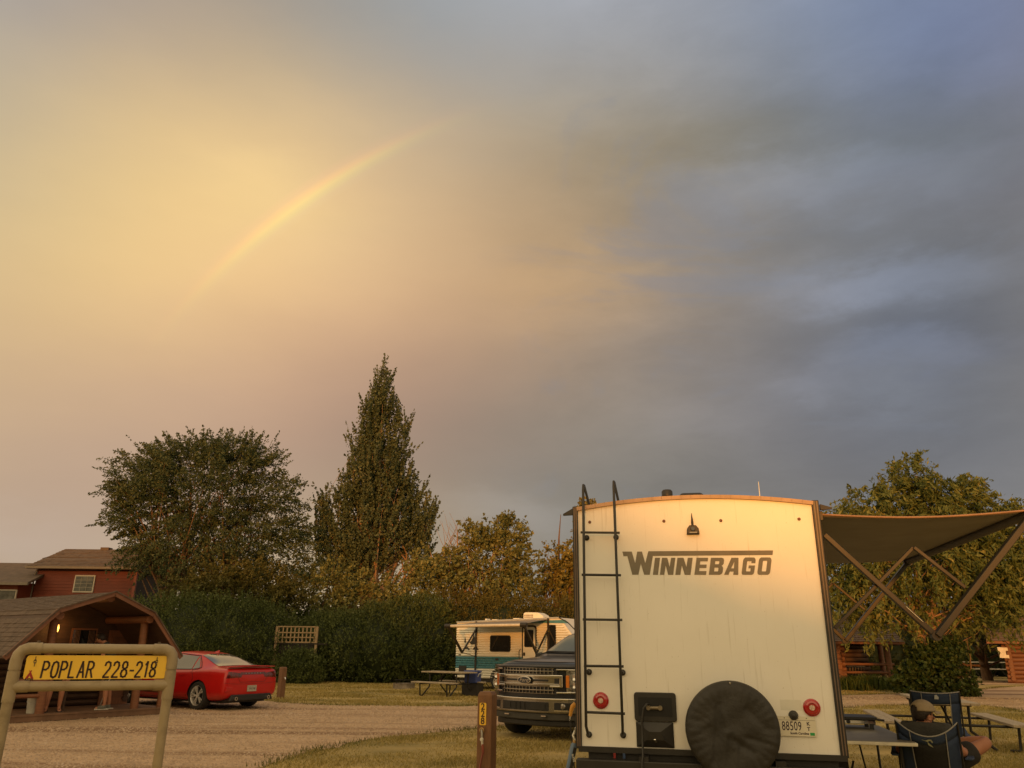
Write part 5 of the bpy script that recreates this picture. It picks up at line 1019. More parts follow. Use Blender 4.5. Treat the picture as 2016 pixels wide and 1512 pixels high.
# bucket on the porch
bx_, bz_ = kh(64, 1397, .35); bk = empty('bucket', kw(bx_, .35, DZ), 0, 'white plastic bucket on the porch boards beside the left post', 'bucket')
MB().lathe([(0, .0), (.105, .0), (.13, .30), (.14, .30), (.14, .325), (.125, .325), (.10, .02), (0, .02)], (0, 0, 0), 'z', 24, False).build('pail', mat('white_plastic', (.45, .43, .37), .5), bk, smooth=True)
MB().tube([(-.135, 0, .29), (-.10, -.09, .22), (0, -.14, .19), (.10, -.09, .22), (.135, 0, .29)], .004, 5).build('handle', M_alu, bk)

# ------------------------------------------------------------------ red house beyond the cabin
HX = P(75, 1120, 45).x; HX2 = P(268, 1120, 45).x
HH = empty('house', ((HX+HX2)/2, 48, 0), 0, 'red sided two storey house with grey brown roof behind the cabin', 'house')
M_redw = mat('red_siding', (.185, .042, .022), .7, var=.12, vs=1.5, bump=.2); hx0, hx1 = HX-HH.location.x, HX2-HH.location.x
def R_(o, z0): pass
nb_ = 14
for k_ in range(nb_):
    z0 = 3.1+k_*.175; MB().add([(hx0, -3.02, z0), (hx1, -3.02, z0), (hx1, -3.0, z0+.17), (hx0, -3.0, z0+.17), (hx0, -2.97, z0), (hx1, -2.97, z0), (hx1, -2.97, z0+.17), (hx0, -2.97, z0+.17)], [(0, 1, 2, 3), (0, 4, 5, 1), (3, 2, 6, 7), (0, 3, 7, 4), (1, 5, 6, 2)]).build('siding_board', M_redw, HH)
MB().box(hx0, -2.97, 0, hx1, 3, 5.58).build('wall', M_redw, HH)
MB().box(hx1-.02, -3.04, 3, hx1+.12, -2.9, 5.56).build('corner_board', mat('corner_red', (.26, .07, .04), .6), HH); MB().box(hx1+.0, -2.9, 0, hx1+.02, 3.0, 5.58).build('side_wall', mat('shaded_siding', (.04, .03, .025), .8, var=.2), HH)  # shade of the right-hand side is put into this wall's colour
M_roofh = mat('house_shingle', (.10, .072, .055), .9, c2=(.15, .105, .078), vs=3, bump=.3, bs=12, world=True)
def gable_x(x0, x1, y0, y1, ze, zr, parent, m, mside):
    ym = (y0+y1)/2
    MB().add([(x0, y0, ze), (x1, y0, ze), (x1, ym, zr), (x0, ym, zr), (x0, y0, ze-.14), (x1, y0, ze-.14), (x1, ym, zr-.14), (x0, ym, zr-.14)], [(0, 1, 2, 3), (7, 6, 5, 4), (0, 4, 5, 1), (1, 5, 6, 2), (2, 6, 7, 3), (3, 7, 4, 0)]).build('roof', m, parent)
    MB().add([(x0, y1, ze), (x1, y1, ze), (x1, ym, zr), (x0, ym, zr), (x0, y1, ze-.14), (x1, y1, ze-.14), (x1, ym, zr-.14), (x0, ym, zr-.14)], [(3, 2, 1, 0), (4, 5, 6, 7), (0, 1, 5, 4), (1, 2, 6, 5), (2, 3, 7, 6), (3, 0, 4, 7)]).build('roof', m, parent)
    MB().prism([(y0+.35, ze-.2), (y1-.35, ze-.2), (ym, zr-.16)], x0+.3, x1-.3, 'x').build('gable', mside, parent)
gable_x(hx0-.35, hx1+.55, -3.5, 3.5, 5.62, 6.98, HH, M_roofh, mat('shaded_siding', (.04, .03, .025), .8))
L_ = math.hypot(3.5, 1.36); shingles(HH, (hx0-.35, -3.5, 5.625), (1, 0, 0), (0, 3.5, 1.36), hx1-hx0+.9, L_, .5, .3, M_roofh, th_=.03)
M_gut = mat('gutter', (.17, .14, .11), .5)
MB().box(hx0-.4, -3.62, 5.50, hx1+.5, -3.50, 5.62).build('gutter', M_gut, HH)
for x_ in (hx0+1.9, hx0+3.3): MB().box(x_, -.25, 6.9, x_+.5, .25, 7.08).build('ridge_vent', M_roofh, HH)
a, b_ = P(152, 1134, 45).x-HH.location.x, P(187, 1134, 45).x-HH.location.x; wz0, wz1 = P(170, 1164, 45).z, P(170, 1135, 45).z
wn = MB().box(a-.07, -3.08, wz0-.07, b_+.07, -3.0, wz1+.07).build('window', mat('window_white', (.55, .50, .42), .5), HH); MB().box(a, -3.10, wz0, b_, -3.085, wz1).build('pane', M_barn, wn)
for i in range(1, 3): MB().box(a+(b_-a)*i/3-.012, -3.115, wz0, a+(b_-a)*i/3+.012, -3.101, wz1).build('glazing_bar', mat('bar_tan', (.30, .27, .22), .5), wn)
for i in range(1, 4): MB().box(a, -3.117, wz0+(wz1-wz0)*i/4-.012, b_, -3.116, wz0+(wz1-wz0)*i/4+.012).build('glazing_bar', mat('bar_tan', (.3, .27, .22), .5), wn)
MB().tube([(hx0+.05, -3.1, 5.5), (hx0-.05, -3.1, 5.2), (hx0-.05, -3.1, 3.4)], .05, 6).build('downpipe', M_gut, HH)
# lower wing to the left
wx0, wx1 = -18, hx0+.9
MB().box(wx0, -4.4, 0, hx0-.06, 2, 4.7).build('wing_wall', M_redw, HH)
MB().add([(wx0, -4.9, 4.62), (wx1-.2, -4.9, 4.62), (hx0-.02, -.2, 6.1), (wx0, -.2, 6.1), (wx0, -4.9, 4.48), (wx1-.2, -4.9, 4.48), (hx0-.02, -.2, 5.96), (wx0, -.2, 5.96)], [(0, 1, 2, 3), (7, 6, 5, 4), (0, 4, 5, 1), (1, 5, 6, 2), (2, 6, 7, 3), (3, 7, 4, 0)]).build('wing_roof', M_roofh, HH)
MB().box(wx0, -5.03, 4.48, wx1-.1, -4.9, 4.62).build('gutter', M_gut, HH)
a, b_ = P(-8, 1170, 43.6).x-HH.location.x, P(32, 1170, 43.6).x-HH.location.x; z0, z1 = P(10, 1176, 43.6).z, P(10, 1163, 43.6).z
wn = MB().box(a-.05, -4.5, z0-.5, b_+.05, -4.41, z1+.06).build('window', mat('window_white', (.55, .5, .42), .5), HH); MB().box(a, -4.52, z0-.45, b_, -4.505, z1).build('pane', M_barn, wn)

# ------------------------------------------------------------------ lattice fence panel
q0, q1 = P(566, 1234, 37), P(632, 1265, 37); lf = empty('lattice_fence', ((q0.x+q1.x)/2, 35.7, 0), R(-3), 'short lattice topped fence panel between two hedges', 'fence')
wv = (q1.x-q0.x)/2; M_lat = mat('lattice_wood', (.30, .21, .12), .8, var=.15)
for i in range(10): x_ = -wv+2*wv*i/9; MB().box(x_-.028, -.02, q1.z, x_+.028, .0, q0.z).build('slat', M_lat, lf)
for i, z_ in enumerate((q1.z, q1.z+.20, q1.z+.40, q0.z-.02)): MB().box(-wv-.05, -.045, z_-.025, wv+.05, -.022, z_+.025).build('slat', M_lat, lf)
MB().box(-wv-.15, -.05, q1.z-.10, wv+.6, .0, q1.z-.03).build('rail', mat('fence_gap_dark', (.022, .018, .014), .9), lf)
for i in range(9): MB().box(-wv+i*(2*wv/9), -.02, 0, -wv+(i+.94)*(2*wv/9), .0, q1.z-.1).build('board', mat('fence_gap_dark', (.022, .018, .014), .9), lf)  # near-black boards stand in for the shaded gap below the lattice
for x_ in (-wv-.1, wv+.1): MB().box(x_-.05, -.05, 0, x_+.05, .05, q0.z).build('post', M_lat, lf)

# ------------------------------------------------------------------ log cabins at the right
def log_wall(parent, x0, x1, y_, z0, n, r_, m, ends=True):
    for k_ in range(n):
        e0 = random.uniform(.12, .2); log('wall_log', (x0-e0, y_, z0+r_+k_*2*r_*.93), (x1+random.uniform(.12, .2), y_, z0+r_+k_*2*r_*.93), r_, m, parent, 8)
M_lit = mat('orange_log', (.125, .052, .026), .6, c2=(.20, .088, .042), vs=3, stretch=(1, 1, 6), bump=.3, bs=20, world=True)  # lit copy of the log colour; porch interiors take the shaded copy
c1 = empty('log_cabin', (14.35, 36, 0), 0, 'orange log cabin with railed porch just right of the big white trailer', 'cabin')
log_wall(c1, -3.0, .30, 0, .02, 9, .115, M_lit)
for k_ in range(9): log('wall_log', (.12, -.22, .02+.115+.107+k_*.214), (.12, 3.6, .02+.115+.107+k_*.214), .11, M_lit, c1, 8)
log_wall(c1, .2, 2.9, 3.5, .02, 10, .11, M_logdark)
for x_ in (2.42, 2.95): log('porch_post', (x_, 0 if x_ < 2.6 else 1.8, 0), (x_-.05, 0 if x_ < 2.6 else 1.8, 1.95), .12, M_lit, c1, 10)
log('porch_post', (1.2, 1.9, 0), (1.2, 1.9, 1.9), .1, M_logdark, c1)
for z_ in (.66, 1.0): log('porch_rail', (.2, -.02, z_), (2.6, -.02, z_), .055, M_lit, c1); log('porch_rail', (2.42, 0, z_), (2.5, 3.3, z_), .05, M_lit, c1)
MB().box(1.3, 2.0, .85, 2.2, 2.35, .90).build('porch_bench', M_wood_grey, c1)
for i in range(6): MB().bar((1.45+i*.13, 2.0, .45), (1.45+i*.13+.03, 2.0, .85), .018, .018).build('spindle', M_wood_grey, c1)
MB().box(.15, 0, .0, 2.5, 3.5, .12).build('porch_floor', M_deck, c1)
MB().add([(-3.4, -.45, 1.93), (3.0, -.45, 1.93), (3.0, 2.2, 3.25), (-3.4, 2.2, 3.25), (-3.4, -.45, 1.84), (3.0, -.45, 1.84), (3.0, 2.2, 3.16), (-3.4, 2.2, 3.16)], [(0, 1, 2, 3), (7, 6, 5, 4), (0, 4, 5, 1), (1, 5, 6, 2), (2, 6, 7, 3), (3, 7, 4, 0)]).build('roof', M_fascia, c1)
MB().add([(-3.4, 4.9, 1.93), (3.0, 4.9, 1.93), (3.0, 2.2, 3.25), (-3.4, 2.2, 3.25)], [(3, 2, 1, 0)]).build('roof', M_shingle, c1)
shingles(c1, (-3.4, -.47, 1.935), (1, 0, 0), (0, 2.65, 1.32), 6.4, math.hypot(2.65, 1.32), .35, .2, M_shingle, th_=.02)
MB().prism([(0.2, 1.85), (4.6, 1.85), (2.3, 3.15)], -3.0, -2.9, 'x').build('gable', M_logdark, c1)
MB().prism([(-.3, 1.80), (4.7, 1.80), (2.2, 3.10)], 2.75, 2.85, 'x').build('gable', M_lit, c1)
q = P(1987, 1335, 44); zb2 = 0
c2 = empty('log_cabin', (q.x, 44, 0), R(-31), 'orange log cabin with white notice at its corner, far right edge', 'cabin')
log_wall(c2, .1, 6.5, 0, .0, 10, .115, M_lit)
for k_ in range(10): log('wall_log', (.2, -.2, .115+.107+k_*.214), (.2, 5, .115+.107+k_*.214), .11, M_lit, c2, 8)
MB().add([(-.75, -.6, 2.12), (6.8, -.6, 2.12), (6.8, 2.6, 4.2), (-.75, 2.6, 4.2), (-.75, -.6, 2.0), (6.8, -.6, 2.0), (6.8, 2.6, 4.08), (-.75, 2.6, 4.08)], [(0, 1, 2, 3), (7, 6, 5, 4), (0, 4, 5, 1), (1, 5, 6, 2), (2, 6, 7, 3), (3, 7, 4, 0)]).build('roof', M_fascia, c2)
shingles(c2, (-.75, -.62, 2.13), (1, 0, 0), (0, 3.2, 2.08), 7.5, math.hypot(3.2, 2.08), .4, .22, M_shingle, th_=.02)
MB().prism([(.1, 2.0), (5.1, 2.0), (2.6, 4.05)], .15, .25, 'x').build('gable', M_lit, c2)
nz0, nz1 = P(1974, 1295, 43.8).z, P(1974, 1277, 43.8).z
tag(MB().add([(0, 0, 0), (.50, 0, -.02), (.50, 0, .15), (.36, 0, .15), (.36, 0, .36), (.50, 0, .36), (.48, 0, .52), (-.06, 0, .54), (0, .03, 0), (.50, .03, -.02), (.50, .03, .15), (.36, .03, .15), (.36, .03, .36), (.50, .03, .36), (.48, .03, .52), (-.06, .03, .54)], [(0, 1, 2, 3, 4, 5, 6, 7), (15, 14, 13, 12, 11, 10, 9, 8)]+[(i, i+8, (i+1) % 8+8, (i+1) % 8) for i in range(8)]).build('notice_board', mat('notice_white', (.62, .60, .52), .6)), 'white notched board fixed at the corner of the far right log cabin', 'sign')
nbd = bpy.data.objects['notice_board']; nbd.location = (q.x-.48, 43.68, nz0)

# ------------------------------------------------------------------ street name sign on a pipe frame
M_pvc = mat('tan_pipe', (.33, .26, .155), .55, c2=(.24, .185, .105), vs=9, bump=.15, mixlo=.5, mixhi=.7)
sL, sR = P(36, 1281, 4.85), P(343, 1274, 5.25); rr_ = .0305
zt_ = (sL.z+sR.z)/2; SFo = Vector(((sL.x+sR.x)/2, (sL.y+sR.y)/2, 0)); sa = math.atan2(sR.y-sL.y, sR.x-sL.x); SW = math.hypot(sR.x-sL.x, sR.y-sL.y)/2
SF = empty('sign_frame', SFo, sa, 'tan pipe frame holding the yellow street name board', 'sign frame')
sdeg = math.degrees(sa); so_ = (SFo.x, SFo.y)
zm_ = hit(190, 1350, so_, sdeg)[1]
MB().tube([(-SW+.07, 0, zt_), (SW-.07, 0, zt_)], rr_*.93, 18).build('rail', M_pvc, SF, smooth=True)
MB().tube([(-SW+.03, 0, zm_), (SW-.03, 0, zm_)], rr_*.93, 18).build('rail', M_pvc, SF, smooth=True)
for s_ in (-1, 1):
    MB().tube([(s_*SW*(1+.0), 0, -.1), (s_*SW, 0, zt_-.07)], rr_*.95, 18).build('post', M_pvc, SF, smooth=True)
    MB().tube([(s_*SW, 0, zt_-.12), (s_*SW, 0, zt_-.07), (s_*(SW-.006), 0, zt_-.035), (s_*(SW-.022), 0, zt_-.013), (s_*(SW-.05), 0, zt_-.001), (s_*(SW-.085), 0, zt_), (s_*(SW-.12), 0, zt_)], rr_*1.1, 18).build('elbow', M_pvc, SF, smooth=True)
    MB().tube([(s_*SW, 0, zm_-.085), (s_*SW, 0, zm_+.085)], rr_*1.1, 18).build('tee', M_pvc, SF, smooth=True); MB().tube([(s_*(SW-.01), 0, zm_), (s_*(SW-.09), 0, zm_)], rr_*1.07, 18, caps=False).build('tee', M_pvc, SF, smooth=True)
x0, z0 = hit(44, 1339, so_, sdeg); x1, z1 = hit(332, 1291, so_, sdeg); z0 += .003
SBD = empty('street_sign', SFo, sa, 'yellow board reading POPLAR 228-218 hung under the pipe rail', 'sign')
M_yel = mat('sign_yellow', (.88, .56, .055), .38, var=.05, vs=3)
MB().prism(rrect(x0, z0, x1, z1, .018), -.004, .0).build('board', M_yel, SBD)
M_rd = mat('sign_black', (.035, .014, .010), .5)
hgt = z1-z0
def strokes_text(s, x0, x1, zb, zt, parent, m, sw=.0105, yy=-.005, shear=.05):
    """condensed highway lettering drawn as strokes"""
    Lt = {'P': [[(0, 0), (0, 1), (.55, 1), (.85, .9), (.95, .75), (.85, .6), (.55, .5), (0, .5)]], 'O': [[(.5, 0), (.15, .08), (0, .3), (0, .7), (.15, .92), (.5, 1), (.85, .92), (1, .7), (1, .3), (.85, .08), (.5, 0)]],
          'L': [[(0, 1), (0, 0), (.85, 0)]], 'A': [[(0, 0), (.5, 1), (1, 0)], [(.2, .33), (.8, .33)]], 'R': [[(0, 0), (0, 1), (.55, 1), (.88, .9), (.95, .75), (.85, .6), (.55, .5), (0, .5)], [(.5, .5), (.98, 0)]],
          '2': [[(.03, .76), (.12, .93), (.45, 1.0), (.82, .93), (.95, .74), (.85, .55), (.05, .06), (.05, 0), (.95, 0)]], '8': [[(.5, .53), (.15, .62), (.08, .78), (.2, .95), (.5, 1), (.8, .95), (.92, .78), (.85, .62), (.5, .53), (.12, .42), (0, .24), (.14, .05), (.5, 0), (.86, .05), (1, .24), (.88, .42), (.5, .53)]],
          '-': [[(.1, .42), (.9, .42)]], '1': [[(.2, .8), (.55, 1), (.55, 0)]]}
    adv = {'-': .72, ' ': .95, '1': .72}; tot = sum(adv.get(c, 1.0) for c in s)+.0; x_ = x0; unit_ = (x1-x0)/(tot-.3)
    for c in s:
        a_ = adv.get(c, 1.0)
        if c != ' ':
            wl = unit_*.66*(a_ if c in '-1' else 1); m_ = MB()
            for st in Lt[c]:
                pts = [(x_+u*wl+shear*(v*(zt-zb)), zb+v*(zt-zb)) for u, v in st]
                for (xa, za), (xb, zb2_) in zip(pts, pts[1:]):
                    d = Vector((xb-xa, 0, zb2_-za)).normalized()*sw*.34
                    m_.bar(Vector((xa, yy, za))-d, Vector((xb, yy, zb2_))+d, .0016, sw, Vector((-d.z, 0, d.x)).normalized() if 1 else (0, 0, 1))
            m_.build('letter', m, parent)
        x_ += unit_*a_
a = hit(80, 1334, so_, sdeg); b_ = hit(304, 1334, so_, sdeg); t_ = hit(190, 1302, so_, sdeg)
strokes_text('POPLAR 228-218', a[0], b_[0], a[1], t_[1]-.002, SBD, M_rd)
lx, lz = hit(57, 1338, so_, sdeg); lz += .002
MB().prism([(lx-.022, lz+.004), (lx-.008, lz+.004), (lx, lz+.022), (lx+.008, lz+.004), (lx+.022, lz+.004), (lx+.003, lz+.040), (lx+.008, lz+.048), (lx+.003, lz+.05), (lx, lz+.044), (lx-.003, lz+.05), (lx-.008, lz+.048), (lx-.003, lz+.040)], -.0066, -.0042).build('tent_emblem', mat('emblem_red', (.35, .02, .015), .5), SBD)
text('emblem_text', 'KOA', .017, M_rd, SBD, (lx, -.0055, lz-.001), ext=.0006, bold=.0012, xs=1.2)
for px_ in (70, 309):
    hx, hz = hit(px_, 1298, so_, sdeg); hz0 = hit(px_, 1283, so_, sdeg)[1]
    m_ = MB(); m_.tube([(hx, 0, zt_+.045), (hx, 0, zt_+.034)], .008, 8); m_.tube([(hx, -.0, zt_-.03), (hx, 0, zt_-.055)], .004, 6)
    for i in range(3):
        zz = zt_-.050-i*.016; rx_ = .006
        m_.tube([(hx+(rx_ if i % 2 else 0)*math.cos(t), -.005+(0 if i % 2 else rx_)*math.cos(t), zz-.008+.011*math.sin(t)) for t in np.linspace(0, 6.28, 9)], .0022, 5)
    m_.build('chain', mat('rusty_chain', (.14, .10, .07), .5, metal=.6, var=.3), SBD)

# ------------------------------------------------------------------ site posts
def site_post(loc, w_, h_, rz, label, group=None):
    r = empty('site_post', loc, rz, label, 'post', group); hw = w_/2; ch = w_*.22
    m_ = MB(); m_.add([(-hw, -hw, -.1), (hw, -hw, -.1), (hw, hw, -.1), (-hw, hw, -.1), (-hw, -hw, h_-ch), (hw, -hw, h_-ch), (hw, hw, h_-ch), (-hw, hw, h_-ch), (-hw+ch*.5, -hw+ch*.25, h_), (hw-ch*.5, -hw+ch*.25, h_), (hw-ch*.5, hw-ch*.25, h_), (-hw+ch*.5, hw-ch*.25, h_)],
                      [(0, 3, 2, 1), (8, 9, 10, 11)]+[(i, (i+1) % 4, (i+1) % 4+4, i+4) for i in range(4)]+[(i+4, (i+1) % 4+4, (i+1) % 4+8, i+8) for i in range(4)])
    m_.build('timber', M_post, r, bevel=.006); return r
q = P(960, 1362, 10.3); sp = site_post((q.x, q.y, 0), .185, q.z+.005, R(-20), 'brown timber post with yellow number 228 and water tap, left of the pickup')
PL = (-.005, -.0925)
z1 = P(954, 1384, 10.2).z; z0 = P(954, 1428, 10.2).z; wpl = .088
xo = -.020
pt = MB().prism(rrect(xo-wpl/2, z0, xo+wpl/2, z1, .016), -.097, -.093).build('number_plate', mat('plate_yellow', (.82, .50, .05), .4, var=.04), sp)
for i, c_ in enumerate('228'): text('digit', c_, .105, M_rd, pt, (xo, -.098, z1-.045-i*(z1-z0-.09)/2), ext=.0006, bold=.002, xs=1.0)
zt2 = P(957, 1438, 10.2).z
tap = MB()
for a in range(0, 360, 60): tap.tube([(xo, -.125, zt2), (xo+.030*math.cos(R(a)), -.125, zt2+.030*math.sin(R(a)))], .006, 6)
tap.lathe([(.026, -.006), (.034, 0), (.026, .006)], (xo, -.125, zt2), 'y', 12, False); tap.build('tap_wheel', mat('brass', (.42, .27, .11), .4, metal=.6, var=.3, vs=40), sp)
tp2 = MB(); tp2.tube([(xo, -.09, zt2), (xo, -.125, zt2), (xo+.01, -.135, zt2-.035), (xo+.012, -.14, zt2-.085)], .015, 10); tp2.build('tap', mat('zinc', (.28, .26, .23), .4, metal=.6), sp, smooth=True)
MB().lathe([(0, -.012), (.021, -.012), (.021, .01), (0, .01)], (xo+.016, -.152, zt2-.095), 'y', 16, False).build('pressure_gauge', mat('gauge_face', (.62, .60, .55), .3), sp)
MB().tube([(xo+.016, -.14, zt2-.115), (xo+.02, -.14, zt2-.165)], .015, 10).build('hose_coupling', mat('coupling_white', (.6, .58, .52), .4), sp)
a_ = sp.location; hs = MB()
hp = [(xo+.02, -.14, zt2-.15), (xo+.034, -.142, zt2-.26), (xo+.03, -.14, .36), (xo-.02, -.16, .1), (xo-.1, -.24, .015), (xo-.3, -.5, .015)]
cs_, sn_ = math.cos(R(-20)), math.sin(R(-20)); hp = [(a_.x+x_*cs_-y_*sn_, a_.y+x_*sn_+y_*cs_, z_) for x_, y_, z_ in hp]
tag(MB().tube(hp, [.016, .015, .012, .012, .012, .012], 8).build('hose', mat('red_hose', (.22, .05, .03), .5, var=.2), smooth=True), 'dull red water hose hanging from the tap on post 228', 'hose')
q = P(558, 1313, 25.4); sp2 = site_post((q.x, q.y, 0), .17, q.z, R(-38), 'brown timber post standing on grass right of the red sedan'); q = (0, 0)
m_ = MB(); m_.tube([(.08, 0, .58), (.14, 0, .60), (.16, 0, .55)], .018, 8); m_.build('tap', M_chrome, sp2)

# fire ring
q = G(795, 1356); fr = empty('fire_ring', (q.x, q.y, 0), 0, 'low rusty grey fire ring with grate on the grass', 'fire ring')
MB().lathe([(.40, 0), (.42, 0), (.42, .19), (.43, .20), (.40, .20), (.40, 0)], (0, 0, 0), 'z', 36, False).build('ring', mat('ring_steel', (.16, .14, .12), .7, c2=(.34, .30, .26), vs=7, metal=.3), fr, smooth=True)
for i in range(9): x_ = -.3+i*.075; MB().tube([(x_, -.3, .32), (x_, .25, .32)], .010, 5).build('grate_bar', M_dark, fr)
for s_ in (-1, 1): MB().tube([(s_*.32, -.3, .32), (s_*.32, .25, .32), (s_*.32, .25, .1)], .012, 5).build('grate_frame', M_dark, fr)

# ------------------------------------------------------------------ picnic tables
def picnic(loc, rz, L_, W2, label, top_z=.76, bench_z=.45, m=None, nt_=5, s=1.0, group='picnic tables'):
    r = empty('picnic_table', loc, rz, label, 'picnic table', group, s); m = m or M_wood_grey; pw = .145
    for i in range(nt_):
        y_ = (i-(nt_-1)/2)*(pw+.008); MB().box(-L_/2+random.uniform(-.01, .01), y_-pw/2, top_z-.04, L_/2+random.uniform(-.01, .01), y_+pw/2, top_z+random.uniform(-.003, .003)).build('plank', m, r, bevel=.004, seg=1)
    for s_ in (-1, 1):
        for j in (0, 1): y_ = s_*(W2-.15+j*.155*1.0); MB().box(-L_/2, y_-pw/2, bench_z-.04, L_/2, y_+pw/2, bench_z+random.uniform(-.003, .003)).build('plank', m, r, bevel=.004, seg=1)
        fr_ = MB(); x_ = s_*L_*.32
        for t_ in (-1, 1):
            fr_.tube([(x_, t_*W2*.98, bench_z-.06), (x_, t_*W2*.95, .03), (x_, t_*W2*.80, .02)], .024, 8); fr_.tube([(x_, t_*.30, top_z-.05), (x_, t_*.28, .3), (x_, t_*.62, .02)], .024, 8)
        fr_.tube([(x_, -W2, bench_z-.065), (x_, W2, bench_z-.065)], .022, 8); fr_.tube([(x_, -.35, top_z-.06), (x_, .35, top_z-.06)], .022, 8); fr_.tube([(x_, 0, bench_z-.06), (x_*.3, 0, top_z-.08)], .018, 6)
        fr_.build('frame', M_dark, r, smooth=True)
    return r
q = G(884, 1322, .76)
picnic((q.x, q.y, 0), R(-37), 1.85, .78, 'weathered picnic table on the lawn in front of the small camper')
picnic((7.72, 14.95, 0), R(73.5), 2.75, 1.02, 'weathered picnic table behind the blue camp chairs')
q = P(1937, 1298, 52); picnic((q.x, q.y, 0), R(2), 2.1, .7, 'pale distant picnic table between the bush and the far right cabin', s=1.28, m=mat('pale_plank', (.55, .50, .42), .8))

# ------------------------------------------------------------------ people
def skin(name, verts, edges, radii, m, parent, sub=2, root=0, smooth=True):
    me = bpy.data.meshes.new(name); me.from_pydata([tuple(v) for v in verts], edges, []); o = link(name, me, parent)
    md = o.modifiers.new('skin', 'SKIN'); sv = me.skin_vertices[0].data
    for i, r_ in enumerate(radii): sv[i].radius = r_ if isinstance(r_, tuple) else (r_, r_)
    sv[root].use_root = True; md.use_smooth_shade = True
    s_ = o.modifiers.new('sub', 'SUBSURF'); s_.levels = s_.render_levels = sub
    dg = bpy.context.evaluated_depsgraph_get(); dg.update(); me2 = bpy.data.meshes.new_from_object(o.evaluated_get(dg)); o.modifiers.clear(); o.data = me2
    me2.materials.clear(); me2.materials.append(m); me2.polygons.foreach_set('use_smooth', [True]*len(me2.polygons)); return o
M_skin = mat('skin', (.36, .155, .085), .5, c2=(.44, .20, .12), vs=5, spec=.4); M_hair = mat('dark_hair', (.022, .013, .008), .6, var=.3, vs=30, bump=.5, bs=90)
M_shirt = mat('charcoal_shirt', (.045, .044, .040), .9, var=.15, vs=10, bump=.3); M_short = mat('black_shorts', (.022, .020, .018), .9, var=.2, bump=.2)
def figure(parent, J, sex=1):
    """one continuous body from joint positions J (dict of Vectors); fingers and feet included"""
    V = []; E_ = []; Rr = []; ix = {}
    def add(n, p, r_): ix[n] = len(V); V.append(Vector(p)); Rr.append(r_); return ix[n]
    def con(a, b_): E_.append((ix[a], ix[b_]))
    add('pel', J['pelvis'], (.15, .11)); add('wst', J['waist'], (.14, .10)); add('cst', J['chest'], (.17, .11)); add('nkb', J['neck'], (.07, .065)); add('nk', J['neck'].lerp(J['head'], .45), (.058, .058))
    for a, b_ in (('pel', 'wst'), ('wst', 'cst'), ('cst', 'nkb'), ('nkb', 'nk')): con(a, b_)
    hd = J['head']; up = (J['head']-J['neck']).normalized()
    add('hd1', hd-up*.045, (.068, .075)); add('hd2', hd+up*.02, (.080, .095)); add('hd3', hd+up*.085, (.070, .082)); con('nk', 'hd1'); con('hd1', 'hd2'); con('hd2', 'hd3')
    for s in 'LR':
        sh, el, wr = J['sh'+s], J['el'+s], J['wr'+s]
        add('sh'+s, sh, .058); add('ua'+s, sh.lerp(el, .5), .048); add('el'+s, el, .040); add('fa'+s, el.lerp(wr, .35), .041); add('wr'+s, wr, .026); con('cst', 'sh'+s); con('sh'+s, 'ua'+s); con('ua'+s, 'el'+s); con('el'+s, 'fa'+s); con('fa'+s, 'wr'+s)
        d = (wr-el).normalized(); sd = J.get('palm'+s, Vector((0, 0, 1)).cross(d).normalized()); pm = wr+d*.055; add('pm'+s, pm, (.036, .016)); con('wr'+s, 'pm'+s)
        nrm = d.cross(sd).normalized()
        for k, (off, ln) in enumerate(((-.027, .070), (-.009, .080), (.009, .076), (.027, .060))):
            b0 = pm+d*.03+sd*off; add('f%d0%s' % (k, s), b0, .0095); add('f%d1%s' % (k, s), b0+d*ln*.5-nrm*.010, .0088); add('f%d2%s' % (k, s), b0+d*ln*.85-nrm*.032, .0078); con('pm'+s, 'f%d0%s' % (k, s)); con('f%d0%s' % (k, s), 'f%d1%s' % (k, s)); con('f%d1%s' % (k, s), 'f%d2%s' % (k, s))
        add('t0'+s, wr+d*.03-sd*.035, .012); add('t1'+s, wr+d*.07-sd*.055, .010); con('pm'+s, 't0'+s); con('t0'+s, 't1'+s)
        hp, kn, an = J['hp'+s], J['kn'+s], J['an'+s]
        add('hp'+s, hp, .095); add('th'+s, hp.lerp(kn, .5), .080); add('kn'+s, kn, .058); add('cf'+s, kn.lerp(an, .33), .060); add('an'+s, an, .036); con('pel', 'hp'+s); con('hp'+s, 'th'+s); con('th'+s, 'kn'+s); con('kn'+s, 'cf'+s); con('cf'+s, 'an'+s)
        ft = J['ft'+s]; add('ft'+s, an.lerp(ft, .6)+Vector((0, 0, -.03)), (.042, .032)); add('to'+s, ft, (.036, .020)); con('an'+s, 'ft'+s); con('ft'+s, 'to'+s)
    return skin('body', V, E_, Rr, M_skin, parent)
def sleeve(name, pts, rs, m, parent, n=16):
    return MB().tube(pts, rs, n, caps=False).build(name, m, parent, smooth=True)
